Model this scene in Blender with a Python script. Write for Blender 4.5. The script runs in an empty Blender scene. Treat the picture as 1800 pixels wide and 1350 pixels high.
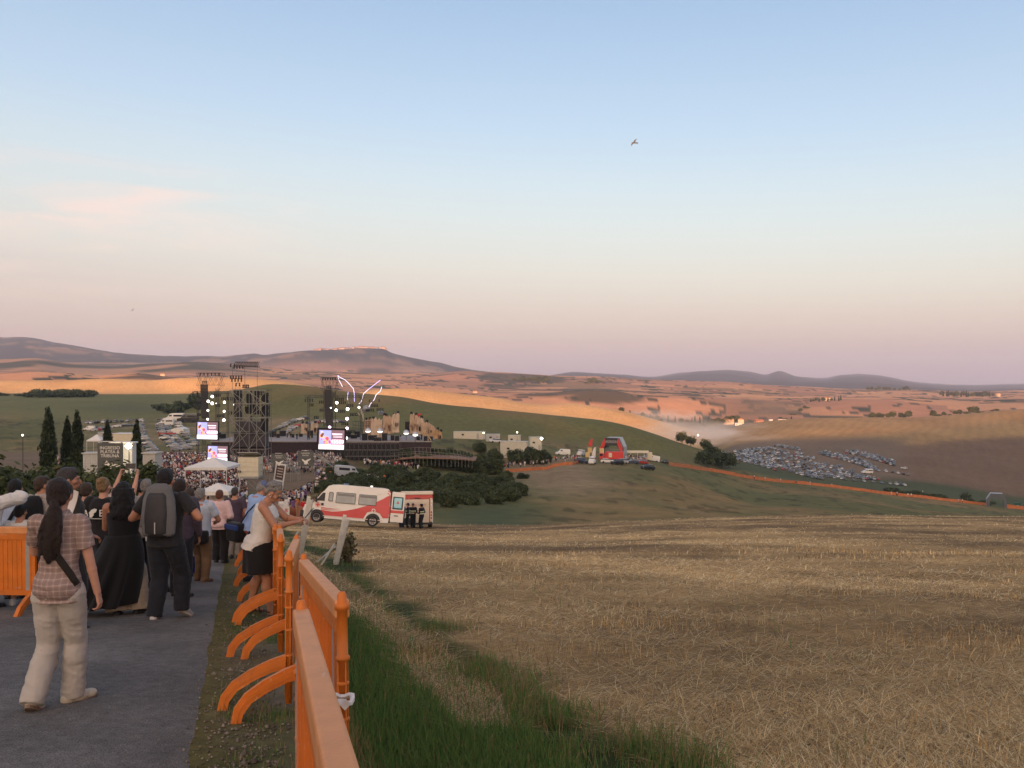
import bpy, bmesh, math, random
import numpy as np
from mathutils import Vector, Matrix, Euler, noise as mnoise
C = bpy.context
S = C.scene
COL = S.collection
rnd = random.Random(7)
R = math.radians
F = 1510.0          # focal length in photograph pixels (1800 px wide)
HX, HY = 900.0, 668.0
# ------------------------------------------------------------------ camera, sky, sun, exposure
cam_d = bpy.data.cameras.new('camera')
cam_d.sensor_fit = 'HORIZONTAL'
cam_d.sensor_width = 36.0
cam_d.lens = 36.0 * F / 1800.0
cam_d.shift_y = -7.0 / 1800.0
cam_d.clip_start = 0.1
cam_d.clip_end = 40000
cam = bpy.data.objects.new('camera', cam_d)
cam.rotation_euler = (R(90), 0, 0)
cam.location = (0, 0, 0)
COL.objects.link(cam)
S.camera = cam
SUN_EL = R(4.6)
SUN_TAN = math.tan(SUN_EL)
SUN_LAT = 0.15                       # sideways drift of the light per metre forward
sun_dir = Vector((SUN_LAT, 1.0, -SUN_TAN)).normalized()   # the way the light travels
sun_d = bpy.data.lights.new('sun', 'SUN')
sun_d.energy = 4.6
sun_d.angle = R(0.5)
sun_d.color = (1.0, 0.46, 0.22)
sun = bpy.data.objects.new('sun', sun_d)
sun.rotation_euler = sun_dir.to_track_quat('-Z', 'Y').to_euler()
COL.objects.link(sun)
def s2l(c):
 return tuple(((v/255.0)/12.92 if v/255.0 <= 0.04045 else ((v/255.0+0.055)/1.055)**2.4) for v in c)
def make_world():
 w = bpy.data.worlds.new('World')
 S.world = w
 w.use_nodes = True
 nt = w.node_tree
 nt.nodes.clear()
 N, L = nt.nodes.new, nt.links.new
 out = N('ShaderNodeOutputWorld')
 add = N('ShaderNodeAddShader')
 sky = N('ShaderNodeTexSky')
 sky.sky_type = 'NISHITA'
 sky.sun_disc = False
 sky.sun_elevation = SUN_EL
 to_sun = -sun_dir
 sky.sun_rotation = math.atan2(to_sun.x, to_sun.y)
 sky.dust_density = 2.0
 bg1 = N('ShaderNodeBackground'); bg1.inputs[1].default_value = 0.05
 L(sky.outputs[0], bg1.inputs[0])
 tc = N('ShaderNodeTexCoord')
 sep = N('ShaderNodeSeparateXYZ')
 L(tc.outputs['Generated'], sep.inputs[0])
 # gentle tilt: the left horizon is rosier and the band reaches higher there
 mx = N('ShaderNodeMath'); mx.operation = 'MULTIPLY_ADD'
 L(sep.outputs[0], mx.inputs[0]); mx.inputs[1].default_value = 0.05; L(sep.outputs[2], mx.inputs[2])
 ramp = N('ShaderNodeValToRGB')
 L(mx.outputs[0], ramp.inputs[0])
 el = ramp.color_ramp.elements
 stops = [(0.0, (189, 162, 165)), (0.04, (195, 170, 172)), (0.085, (202, 184, 183)), (0.125, (208, 200, 196)), (0.175, (205, 209, 210)), (0.22, (195, 208, 218)),
   (0.28, (176, 198, 222)), (0.40, (146, 174, 210)), (0.60, (138, 156, 186)), (1.0, (134, 142, 158))]
 el[0].position, el[0].color = stops[0][0], (*s2l(stops[0][1]), 1)
 el[1].position, el[1].color = stops[-1][0], (*s2l(stops[-1][1]), 1)
 for p, c in stops[1:-1]:
  e = el.new(p); e.color = (*s2l(c), 1)
 # thin streaked cloud on the lower left
 mp = N('ShaderNodeMapping'); mp.inputs['Scale'].default_value = (2.6, 1.4, 17.0); mp.inputs['Rotation'].default_value = (0, R(12), 0)
 L(tc.outputs['Generated'], mp.inputs[0])
 nz = N('ShaderNodeTexNoise'); nz.inputs['Scale'].default_value = 2.1; nz.inputs['Detail'].default_value = 7; nz.inputs['Roughness'].default_value = 0.55
 nz.inputs['Distortion'].default_value = 0.5
 L(mp.outputs[0], nz.inputs[0])
 cr = N('ShaderNodeMapRange'); cr.inputs[1].default_value = 0.44; cr.inputs[2].default_value = 0.66
 L(nz.outputs[0], cr.inputs[0])
 lx = N('ShaderNodeMapRange'); lx.inputs[1].default_value = -0.20; lx.inputs[2].default_value = -0.42
 L(sep.outputs[0], lx.inputs[0])
 hz = N('ShaderNodeMapRange'); hz.inputs[1].default_value = 0.232; hz.inputs[2].default_value = 0.20
 L(sep.outputs[2], hz.inputs[0])
 hl = N('ShaderNodeMapRange'); hl.inputs[1].default_value = 0.07; hl.inputs[2].default_value = 0.20
 L(sep.outputs[2], hl.inputs[0])
 m1 = N('ShaderNodeMath'); m1.operation = 'MULTIPLY'; L(cr.outputs[0], m1.inputs[0]); L(lx.outputs[0], m1.inputs[1])
 m2 = N('ShaderNodeMath'); m2.operation = 'MULTIPLY'; L(m1.outputs[0], m2.inputs[0]); L(hz.outputs[0], m2.inputs[1])
 m3 = N('ShaderNodeMath'); m3.operation = 'MULTIPLY'; L(m2.outputs[0], m3.inputs[0]); L(hl.outputs[0], m3.inputs[1])
 mix = N('ShaderNodeMixRGB'); L(m3.outputs[0], mix.inputs[0]); L(ramp.outputs[0], mix.inputs[1])
 mix.inputs[2].default_value = (*s2l((246, 208, 196)), 1)
 # the sunset side behind the photographer is brighter and warmer
 dot = N('ShaderNodeVectorMath'); dot.operation = 'DOT_PRODUCT'
 L(tc.outputs['Generated'], dot.inputs[0])
 h = Vector((to_sun.x, to_sun.y, 0.12)).normalized(); dot.inputs[1].default_value = h
 gl = N('ShaderNodeMapRange'); gl.inputs[1].default_value = 0.0; gl.inputs[2].default_value = 1.0; gl.inputs[3].default_value = 0.0; gl.inputs[4].default_value = 1.0
 L(dot.outputs['Value'], gl.inputs[0])
 pw = N('ShaderNodeMath'); pw.operation = 'POWER'; L(gl.outputs[0], pw.inputs[0]); pw.inputs[1].default_value = 2.2
 mixg = N('ShaderNodeMixRGB'); mixg.blend_type = 'ADD'; L(pw.outputs[0], mixg.inputs[0]); L(mix.outputs[0], mixg.inputs[1])
 mixg.inputs[2].default_value = (2.5, 1.5, 0.82, 1)
 bg2 = N('ShaderNodeBackground'); bg2.inputs[1].default_value = 0.48
 L(mixg.outputs[0], bg2.inputs[0])
 L(bg1.outputs[0], add.inputs[0]); L(bg2.outputs[0], add.inputs[1])
 L(add.outputs[0], out.inputs[0])
make_world()
S.view_settings.view_transform = 'Standard'
S.view_settings.look = 'None'
S.view_settings.exposure = 1.0
S.view_settings.gamma = 1.0
S.view_settings.use_curve_mapping = False
S.render.engine = 'CYCLES'
S.cycles.max_bounces = 6
S.cycles.diffuse_bounces = 3
S.cycles.glossy_bounces = 3
S.cycles.transmission_bounces = 4
S.cycles.transparent_max_bounces = 8
S.cycles.volume_bounces = 1
S.cycles.use_denoising = True
S.cycles.sample_clamp_indirect = 6.0
# ------------------------------------------------------------------ materials
MATS = {}
def mat(name, col, rough=0.7, var=0.15, scale=6.0, bump=0.0, bscale=40.0, metal=0.0, spec=0.4, emit=None, estr=0.0, sheen=0.0, objcol=False, trans=0.0):
 """A procedural material: base colour broken up by two noises, optional bump."""
 if name in MATS:
  return MATS[name]
 m = bpy.data.materials.new(name); m.use_nodes = True
 nt = m.node_tree; N, L = nt.nodes.new, nt.links.new
 b = nt.nodes['Principled BSDF']
 b.inputs['Roughness'].default_value = rough
 b.inputs['Metallic'].default_value = metal
 b.inputs['Specular IOR Level'].default_value = spec
 if trans: b.inputs['Transmission Weight'].default_value = trans
 tc = N('ShaderNodeTexCoord')
 n = N('ShaderNodeTexNoise'); n.inputs['Scale'].default_value = scale; n.inputs['Detail'].default_value = 5
 L(tc.outputs['Object'], n.inputs[0])
 mr = N('ShaderNodeMapRange'); mr.inputs[1].default_value = 0.25; mr.inputs[2].default_value = 0.75
 mr.inputs[3].default_value = 1 - var; mr.inputs[4].default_value = 1 + var
 L(n.outputs[0], mr.inputs[0])
 mul = N('ShaderNodeMixRGB'); mul.blend_type = 'MULTIPLY'; mul.inputs[0].default_value = 1
 mul.inputs[1].default_value = (*col, 1)
 if objcol:
  oi = N('ShaderNodeObjectInfo'); L(oi.outputs['Color'], mul.inputs[1])
 L(mr.outputs[0], mul.inputs[2])
 L(mul.outputs[0], b.inputs['Base Color'])
 if bump:
  n2 = N('ShaderNodeTexNoise'); n2.inputs['Scale'].default_value = bscale; n2.inputs['Detail'].default_value = 4
  L(tc.outputs['Object'], n2.inputs[0])
  bp = N('ShaderNodeBump'); bp.inputs['Strength'].default_value = bump; bp.inputs['Distance'].default_value = 0.02
  L(n2.outputs[0], bp.inputs['Height']); L(bp.outputs[0], b.inputs['Normal'])
 if sheen: b.inputs['Sheen Weight'].default_value = sheen
 if emit:
  b.inputs['Emission Color'].default_value = (*emit, 1); b.inputs['Emission Strength'].default_value = estr
 MATS[name] = m
 return m
# ------------------------------------------------------------------ mesh builder and scene helpers
class MB:
 def __init__(self):
  self.v = []; self.f = []; self.mi = []; self.slot = 0
 def add(self, vs, fs, slot=None):
  o = len(self.v); self.v += [tuple(p) for p in vs]
  s = self.slot if slot is None else slot
  for f in fs:
   self.f.append([o+i for i in f]); self.mi.append(s)
  return self
 def box(self, c, s, rot=None, taper=1.0, slot=None):
  """centre, full size; taper scales the top in x and y"""
  hx, hy, hz = s[0]/2, s[1]/2, s[2]/2
  vs = [(-hx,-hy,-hz),(hx,-hy,-hz),(hx,hy,-hz),(-hx,hy,-hz),(-hx*taper,-hy*taper,hz),(hx*taper,-hy*taper,hz),(hx*taper,hy*taper,hz),(-hx*taper,hy*taper,hz)]
  if rot is not None:
   m = Euler(rot).to_matrix() if not isinstance(rot, Matrix) else rot
   vs = [m @ Vector(p) for p in vs]
  vs = [(p[0]+c[0], p[1]+c[1], p[2]+c[2]) for p in vs]
  return self.add(vs, [(0,3,2,1),(4,5,6,7),(0,1,5,4),(1,2,6,5),(2,3,7,6),(3,0,4,7)], slot)
 def bbox(self, c, s, b=0.02, rot=None, slot=None):
  """box with bevelled edges"""
  bm = bmesh.new(); bmesh.ops.create_cube(bm, size=1.0)
  for v in bm.verts: v.co = Vector((v.co.x*s[0], v.co.y*s[1], v.co.z*s[2]))
  bmesh.ops.bevel(bm, geom=bm.edges[:], offset=b, segments=2, affect='EDGES', profile=0.5)
  m = Matrix.Identity(3) if rot is None else (rot if isinstance(rot, Matrix) else Euler(rot).to_matrix())
  bm.verts.index_update()
  vs = [tuple(m @ v.co + Vector(c)) for v in bm.verts]
  fs = [[v.index for v in f.verts] for f in bm.faces]
  bm.free()
  return self.add(vs, fs, slot)
 def bar(self, a, b, r, n=6, r2=None, slot=None, cap=True):
  a, b = Vector(a), Vector(b); d = b-a
  if d.length < 1e-6: return self
  r2 = r if r2 is None else r2
  q = d.to_track_quat('Z', 'Y').to_matrix()
  vs = []
  for p, rr in ((a, r), (b, r2)):
   for i in range(n):
    t = 2*math.pi*i/n + math.pi/n
    vs.append(p + q @ Vector((rr*math.cos(t), rr*math.sin(t), 0)))
  fs = [(i, (i+1)%n, n+(i+1)%n, n+i) for i in range(n)]
  if cap: fs += [tuple(range(n-1,-1,-1)), tuple(range(n, 2*n))]
  return self.add(vs, fs, slot)
 def path(self, pts, r, n=6, slot=None):
  """tube through points; r is a number or a list"""
  pts = [Vector(p) for p in pts]; k = len(pts)
  rs = r if isinstance(r, (list, tuple)) else [r]*k
  vs = []
  for i, p in enumerate(pts):
   d = (pts[min(i+1,k-1)]-pts[max(i-1,0)])
   q = d.to_track_quat('Z', 'Y').to_matrix()
   for j in range(n):
    t = 2*math.pi*j/n
    vs.append(p + q @ Vector((rs[i]*math.cos(t), rs[i]*math.sin(t), 0)))
  fs = []
  for i in range(k-1):
   for j in range(n):
    fs.append((i*n+j, i*n+(j+1)%n, (i+1)*n+(j+1)%n, (i+1)*n+j))
  fs += [tuple(range(n-1,-1,-1)), tuple(range((k-1)*n, k*n))]
  return self.add(vs, fs, slot)
 def lathe(self, prof, c=(0,0,0), n=12, slot=None, sy=1.0):
  """prof: list of (radius, z)"""
  vs = []; k = len(prof)
  for r_, z in prof:
   for j in range(n):
    t = 2*math.pi*j/n
    vs.append((c[0]+r_*math.cos(t), c[1]+sy*r_*math.sin(t), c[2]+z))
  fs = []
  for i in range(k-1):
   for j in range(n):
    fs.append((i*n+j, i*n+(j+1)%n, (i+1)*n+(j+1)%n, (i+1)*n+j))
  fs += [tuple(range(n-1,-1,-1)), tuple(range((k-1)*n, k*n))]
  return self.add(vs, fs, slot)
 def prism(self, poly, a, b, axis='y', slot=None):
  """poly of 2D points extruded from a to b along an axis"""
  n = len(poly)
  def mk(p, t):
   return (p[0], t, p[1]) if axis == 'y' else ((t, p[0], p[1]) if axis == 'x' else (p[0], p[1], t))
  vs = [mk(p, a) for p in poly] + [mk(p, b) for p in poly]
  fs = [tuple(range(n)), tuple(range(2*n-1, n-1, -1))]
  fs += [(i, n+i, n+(i+1)%n, (i+1)%n) for i in range(n)]
  return self.add(vs, fs, slot)
 def xform(self, M):
  self.v = [tuple(M @ Vector(p)) for p in self.v]; return self
 def mesh(self, name, mats, smooth=False):
  me = bpy.data.meshes.new(name)
  me.from_pydata(self.v, [], self.f)
  for m in (mats if isinstance(mats, (list, tuple)) else [mats]): me.materials.append(m)
  if len(me.materials) > 1: me.polygons.foreach_set('material_index', self.mi)
  bm = bmesh.new(); bm.from_mesh(me); bmesh.ops.recalc_face_normals(bm, faces=bm.faces[:]); bm.to_mesh(me); bm.free()
  if smooth: me.polygons.foreach_set('use_smooth', [True]*len(me.polygons))
  me.update()
  return me
 def build(self, name, mats, parent=None, smooth=False, loc=None, rz=0.0):
  return link(name, self.mesh(name, mats, smooth), parent, loc, rz)
def link(name, me, parent=None, loc=None, rz=0.0):
 o = bpy.data.objects.new(name, me); COL.objects.link(o)
 if parent is not None: o.parent = parent
 if loc is not None: o.location = loc
 if rz: o.rotation_euler = (0, 0, rz)
 return o
def tag(o, label=None, cat=None, group=None, kind=None):
 if label: o['label'] = label
 if cat: o['category'] = cat
 if group: o['group'] = group
 if kind: o['kind'] = kind
 return o
def thing(name, label, cat, loc, rz=0.0, group=None):
 o = bpy.data.objects.new(name, None); COL.objects.link(o)
 o.empty_display_size = 0.3
 o.location = loc; o.rotation_euler = (0, 0, rz)
 return tag(o, label, cat, group)
KIDS = {}
def copy_tree(o, parent=None, loc=None, rz=None, label=None, group=None, scale=None):
 c = o.copy(); COL.objects.link(c); c.parent = parent
 if loc is not None: c.location = loc
 if rz is not None: c.rotation_euler = (0, 0, rz)
 if label: c['label'] = label
 if group: c['group'] = group
 if scale is not None: c.scale = scale if isinstance(scale, (tuple, list)) else (scale,)*3
 for ch in list(o.children): copy_tree(ch, c)
 return c
def wpt(px, py, Y):
 return Vector(((px-HX)/F*Y, Y, -(py-HY)/F*Y))
# ------------------------------------------------------------------ numpy noise
def _h(ix, iy, seed):
 n = (ix.astype(np.int64)*374761393 + iy.astype(np.int64)*668265263 + seed*1442695041) & 0x7fffffff
 n = ((n ^ (n >> 13)) * 1274126177) & 0x7fffffff
 n = n ^ (n >> 16)
 return (n & 0xffff) / 65535.0
def vnoise(x, y, seed=0):
 ix, iy = np.floor(x), np.floor(y); fx, fy = x-ix, y-iy
 fx = fx*fx*(3-2*fx); fy = fy*fy*(3-2*fy)
 a, b = _h(ix, iy, seed), _h(ix+1, iy, seed); c, d = _h(ix, iy+1, seed), _h(ix+1, iy+1, seed)
 return (a*(1-fx)+b*fx)*(1-fy) + (c*(1-fx)+d*fx)*fy
def fbm(x, y, oct=4, seed=0):
 s = 0; a = 0.5
 for i in range(oct):
  s = s + a*vnoise(x, y, seed+i*17); x = x*2.03+5.1; y = y*2.03+1.7; a *= 0.5
 return s/(1-0.5**oct)
def sstep(a, b, x):
 t = np.clip((x-a)/(b-a), 0, 1); return t*t*(3-2*t)
# ------------------------------------------------------------------ terrain: a loft through ridge and valley lines
# each line: list of (photo column, distance Y, photo row it reaches)
LN = []
LN.append([(-400,1.0,None,-1.74),(2200,1.0,None,-1.74)])
LN.append([(-400,6,None,-2.33),(2200,6,None,-2.33)])
LN.append([(-400,10,None,-2.81),(2200,10,None,-2.81)])
LN.append([(-400,20,None,-4.20),(2200,20,None,-4.15)])
LN.append([(-400,40,932),(400,40,932),(760,40,943),(900,40,943),(1200,40,936),(1500,40,932),(1800,40,934),(2200,40,936)])
LN.append([(-400,72,905),(400,72,905),(560,72,914),(760,72,924),(900,73,925),(1050,74,918),(1200,75,912),(1500,75,906),(1800,74,908),(2200,74,914)])
LN.append([(-400,122,868),(450,122,871),(560,112,890),(700,108,908),(850,105,914),(1050,100,925),(1400,100,930),(2200,100,934)])
LN.append([(-400,155,848),(450,155,850),(560,152,850),(700,150,868),(850,150,878),(950,150,884),(1050,150,892),(1400,160,904),(1800,170,918),(2200,170,930)])
LN.append([(-400,205,815),(300,205,815),(450,205,820),(560,205,816),(700,215,822),(800,240,822),(880,288,811),(950,302,806),(1000,318,802),(1050,324,802),(1100,320,804),(1150,320,812),(1250,385,828),(1400,425,850),(1500,435,862),(1650,435,880),(1800,425,897),(2200,420,925)])
LN.append([(-400,335,788),(300,335,790),(450,325,786),(560,305,770),(700,305,778),(790,318,774),(860,320,776),(930,318,790),(1000,345,798),(1100,350,802),(1200,392,820),(1300,470,822),(1450,480,856),(1600,490,868),(1800,490,892),(2200,490,915)])
LN.append([(-400,540,738),(150,540,739),(340,540,736),(420,480,736),(520,430,734),(600,420,738),(700,400,758),(850,400,770),(1000,420,778),(1100,430,790),(1200,445,807),(1250,470,810),(1300,520,813),(1450,540,846),(1600,560,850),(1800,570,878),(2200,570,900)])
LN.append([(-400,800,700),(0,800,702),(200,800,704),(300,740,712),(350,660,706),(400,610,690),(440,580,681),(480,560,676),(530,550,678),(620,530,690),(700,520,697),(770,510,710),(860,500,720),(950,490,728),(1050,480,738),(1100,480,748),(1150,482,764),(1200,490,783),(1250,510,797),(1300,620,797),(1400,720,792),(1500,740,793),(1600,730,802),(1800,720,820),(2200,720,840)])
LN.append([(-400,900,695),(0,900,697),(200,900,697),(300,880,698),(400,800,692),(480,730,688),(620,700,704),(770,690,726),(860,680,735),(950,680,745),(1050,680,757),(1150,700,785),(1200,720,796),(1250,740,796),(1300,800,780),(1400,830,772),(1500,840,770),(1600,830,775),(1800,820,785),(2200,820,800)])
LN.append([(-400,1050,691),(0,1050,691),(200,1050,692),(300,1045,692),(400,1010,687),(480,985,684),(620,965,698),(770,960,715),(860,955,724),(950,950,732),(1050,945,745),(1150,980,768),(1250,1000,778),(1300,960,762),(1400,930,752),(1600,920,750),(1800,920,752),(2200,920,760)])
LN.append([(-400,1150,670),(0,1150,669),(100,1150,669),(190,1150,666),(260,1150,668),(330,1120,664),(400,1100,664),(480,1080,668),(540,1060,677),(620,1050,691),(665,1050,684),(720,1050,683),(780,1050,688),(830,1050,694),(880,1050,700),(920,1050,708),(960,1040,711),(1000,1040,709),(1050,1040,715),(1100,1050,724),(1150,1080,738),(1200,1110,752),(1250,1110,762),(1280,1090,757),(1320,1080,746),(1400,1060,737),(1450,1050,735),(1600,1050,734.5),(1700,1050,728),(1760,1050,722),(1800,1050,720),(2200,1050,712)])
LN.append([(-400,1350,675),(0,1350,675),(400,1350,674),(540,1330,684),(620,1300,699),(720,1300,692),(860,1300,708),(1000,1300,722),(1100,1300,732),(1200,1340,743),(1300,1350,742),(1400,1300,744),(1600,1300,742),(1800,1300,729),(2200,1300,720)])
LN.append([(-400,1700,654),(0,1700,655),(60,1700,652),(120,1700,655),(165,1700,661),(190,1700,659),(240,1700,655),(290,1700,661),(400,1700,669),(500,1700,673),(600,1700,680),(700,1700,686),(800,1700,691),(860,1650,693),(950,1600,692),(1040,1600,685),(1080,1600,687),(1120,1600,694),(1200,1620,697),(1280,1650,702),(1340,1680,703),(1420,1700,705),(1500,1700,702),(1560,1700,702),(1700,1700,708),(1800,1700,704),(2200,1700,700)])
LN.append([(-400,2150,657),(0,2150,657),(160,2150,661),(400,2150,664),(560,2150,668),(700,2100,676),(860,2100,684),(950,2100,686),(1050,2100,684),(1150,2100,688),(1280,2100,692),(1420,2100,696),(1560,2100,696),(1700,2100,699),(1800,2100,697),(2200,2100,694)])
LN.append([(-400,3000,634),(0,3000,634),(60,3000,631),(120,3000,640),(200,3000,645),(260,3000,640),(330,3000,636),(400,3000,641),(500,3000,650),(600,3000,654),(700,3000,657),(760,3000,656),(820,3000,652),(880,3000,656),(930,3000,658),(1000,3000,662),(1050,3000,663),(1120,3000,668),(1180,3000,670),(1260,3000,671),(1300,3000,673),(1340,3000,676),(1420,3000,680),(1460,3000,683),(1550,3000,686),(1620,3000,686),(1700,3000,690),(1800,3000,687),(2200,3000,684)])
LN.append([(-400,4200,640),(0,4200,640),(400,4200,645),(700,4200,660),(1000,4200,668),(1400,4300,682),(1800,4300,690),(2200,4300,690)])
LN.append([(-400,6800,604),(-100,6800,600),(0,6800,597),(40,6800,596),(90,6800,604),(140,6800,612),(200,6700,621),(260,6500,626),(330,6300,628),(380,6000,628),(430,5800,624),(447,5800,622),(465,5800,624),(500,5600,619),(545,5500,615),(600,5500,613),(640,5500,611),(672,5500,612),(690,5500,620),(730,5500,630),(770,5600,638),(800,5800,645),(850,6200,654),(900,7800,660),(950,9500,662),(1010,11500,655),(1050,12500,658),(1100,13500,661),(1140,13500,664),(1200,13500,657),(1240,13500,654),(1275,13500,653),(1320,13500,656),(1345,13500,660),(1370,13500,654),(1400,13500,662),(1450,13500,665),(1480,13500,660),(1510,13500,659),(1560,13500,663),(1600,13500,670),(1650,13500,675),(1700,13500,677),(1750,13500,676),(1800,13500,675),(2200,13500,672)])
LN.append([(-400,20000,660),(2200,20000,690)])
KN = len(LN)
def _pchip_slopes(x, y):
 """x, y: (..., K)"""
 h = np.diff(x, axis=-1); d = np.diff(y, axis=-1)/h
 m = np.zeros_like(y)
 w1 = 2*h[...,1:]+h[...,:-1]; w2 = h[...,1:]+2*h[...,:-1]
 d0, d1 = d[...,:-1], d[...,1:]
 with np.errstate(divide='ignore', invalid='ignore'):
  mm = (w1+w2)/(w1/d0+w2/d1)
 m[...,1:-1] = np.where(d0*d1 > 0, mm, 0.0)
 m[...,0] = d[...,0]; m[...,-1] = d[...,-1]
 return m
def _herm(x0, x1, y0, y1, m0, m1, x):
 h = x1-x0; t = np.clip((x-x0)/h, 0, 1)
 return (1+2*t)*(1-t)**2*y0 + t*(1-t)**2*h*m0 + t*t*(3-2*t)*y1 + t*t*(t-1)*h*m1
def _pch1(xs, ys, x):
 xs = np.array(xs, float); ys = np.array(ys, float)
 m = _pchip_slopes(xs, ys)
 x = np.clip(x, xs[0], xs[-1])
 i = np.clip(np.searchsorted(xs, x, side='right')-1, 0, len(xs)-2)
 return _herm(xs[i], xs[i+1], ys[i], ys[i+1], m[i], m[i+1], x)
_LG = np.linspace(-400, 2200, 1301)
_TY = np.zeros((1301, KN)); _TZ = np.zeros((1301, KN))
for k, ln in enumerate(LN):
 Ys = _pch1([p[0] for p in ln], [p[1] for p in ln], _LG)
 zs = [p[3] if p[2] is None else -(p[2]-HY)/F for p in ln]
 if ln[0][2] is None: Z_ = _pch1([p[0] for p in ln], zs, _LG)
 else: Z_ = _pch1([p[0] for p in ln], zs, _LG)*Ys
 _TY[:, k] = np.log(Ys); _TZ[:, k] = Z_
_TM = _pchip_slopes(_TY, _TZ)
def loft(px, Y):
 """height of the front terrain at photo column px and depth Y (arrays)"""
 g = np.clip((px+400)/2.0, 0, 1300); i0 = np.clip(np.floor(g).astype(int), 0, 1299); a = g-i0
 lY = np.log(np.maximum(Y, 1.0))
 r = 0
 for i, w in ((i0, 1-a), (i0+1, a)):
  ty = _TY[i]
  k = np.clip((ty <= lY[:, None]).sum(1)-1, 0, KN-2)
  n = np.arange(len(k))
  r = r + w*_herm(ty[n,k], ty[n,k+1], _TZ[i,k], _TZ[i,k+1], _TM[i,k], _TM[i,k+1], lY)
 return r
# height of the shadow edge behind us, as a function of w = x - SUN_LAT*y
_RW = [-1500,-700,-552,-300,-125,-40,60,180,290,500,900,2000]
_RH = [64,62,60,46,30,22,2,8,20,38,50,60]
RIDGE_D = 330.0
def fheight(x, y):
 x = np.asarray(x, float).ravel(); y = np.asarray(y, float).ravel()
 r = np.hypot(x, y); th = np.arctan2(x, y)
 tc = np.clip(th, -R(52), R(52))
 Yf = r*np.cos(tc); px = HX+F*np.tan(tc)
 zf = loft(px, Yf)
 # rolling relief far away
 far = sstep(900, 1500, Yf)*(1-sstep(3300, 4300, Yf))
 zf = zf + far*(fbm(x/300., y/380., 3, 5)-0.5)*13.0*np.clip(Yf/2000., 0.5, 1.3)
 far2 = sstep(4200, 5200, Yf)
 zf = zf + far2*(fbm(x/420., y/500., 5, 9)-0.5)*38
 mid = sstep(90, 160, Yf)*(1-sstep(900, 1200, Yf))
 zf = zf + mid*(fbm(x/38., y/45., 3, 3)-0.5)*1.3
 near = sstep(3.2, 6, r)*(1-sstep(60, 110, r))*sstep(2.2, 4.5, x+0.11+0.32*y)
 zf = zf + near*((fbm(x/5., y/5., 3, 2)-0.5)*0.28+(fbm(x/0.9, y/0.9, 2, 4)-0.5)*0.07)
 plane = -1.64-0.117*y
 zf = np.where(Yf < 1.2, np.minimum(plane, -1.6), zf)
 # behind the camera: unseen hill, its crest shaped to place the shadow line
 yb = np.maximum(-y, 0)
 w = x - SUN_LAT*y
 zr = _pch1(_RW, _RH, w) + SUN_TAN*RIDGE_D
 rise = sstep(15, RIDGE_D, yb)
 fall = sstep(RIDGE_D*1.1, RIDGE_D*3.5, yb)
 zb = (-1.64+0.06*np.minimum(yb, 60))*(1-rise) + zr*rise - fall*60
 wb = sstep(R(62), R(112), np.abs(th))
 z = zf*(1-wb)+zb*wb
 n = 1-sstep(4, 14, r)
 return z*(1-n)+plane*n
def gz(x, y):
 return float(fheight(np.array([x]), np.array([y]))[0])
def gp(px, Y, dz=0.0):
 x = (px-HX)/F*Y
 return Vector((x, Y, gz(x, Y)+dz))
def hexmix(a, b, t):
 return a*(1-t[:, None]) + b*t[:, None]
def arr(*c): return np.array(c, float)[None, :]
ROAD_W = 3.7
def edge_off(x, y):          # metres to the right of the road's right edge
 return x+0.11+0.32*y
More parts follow.
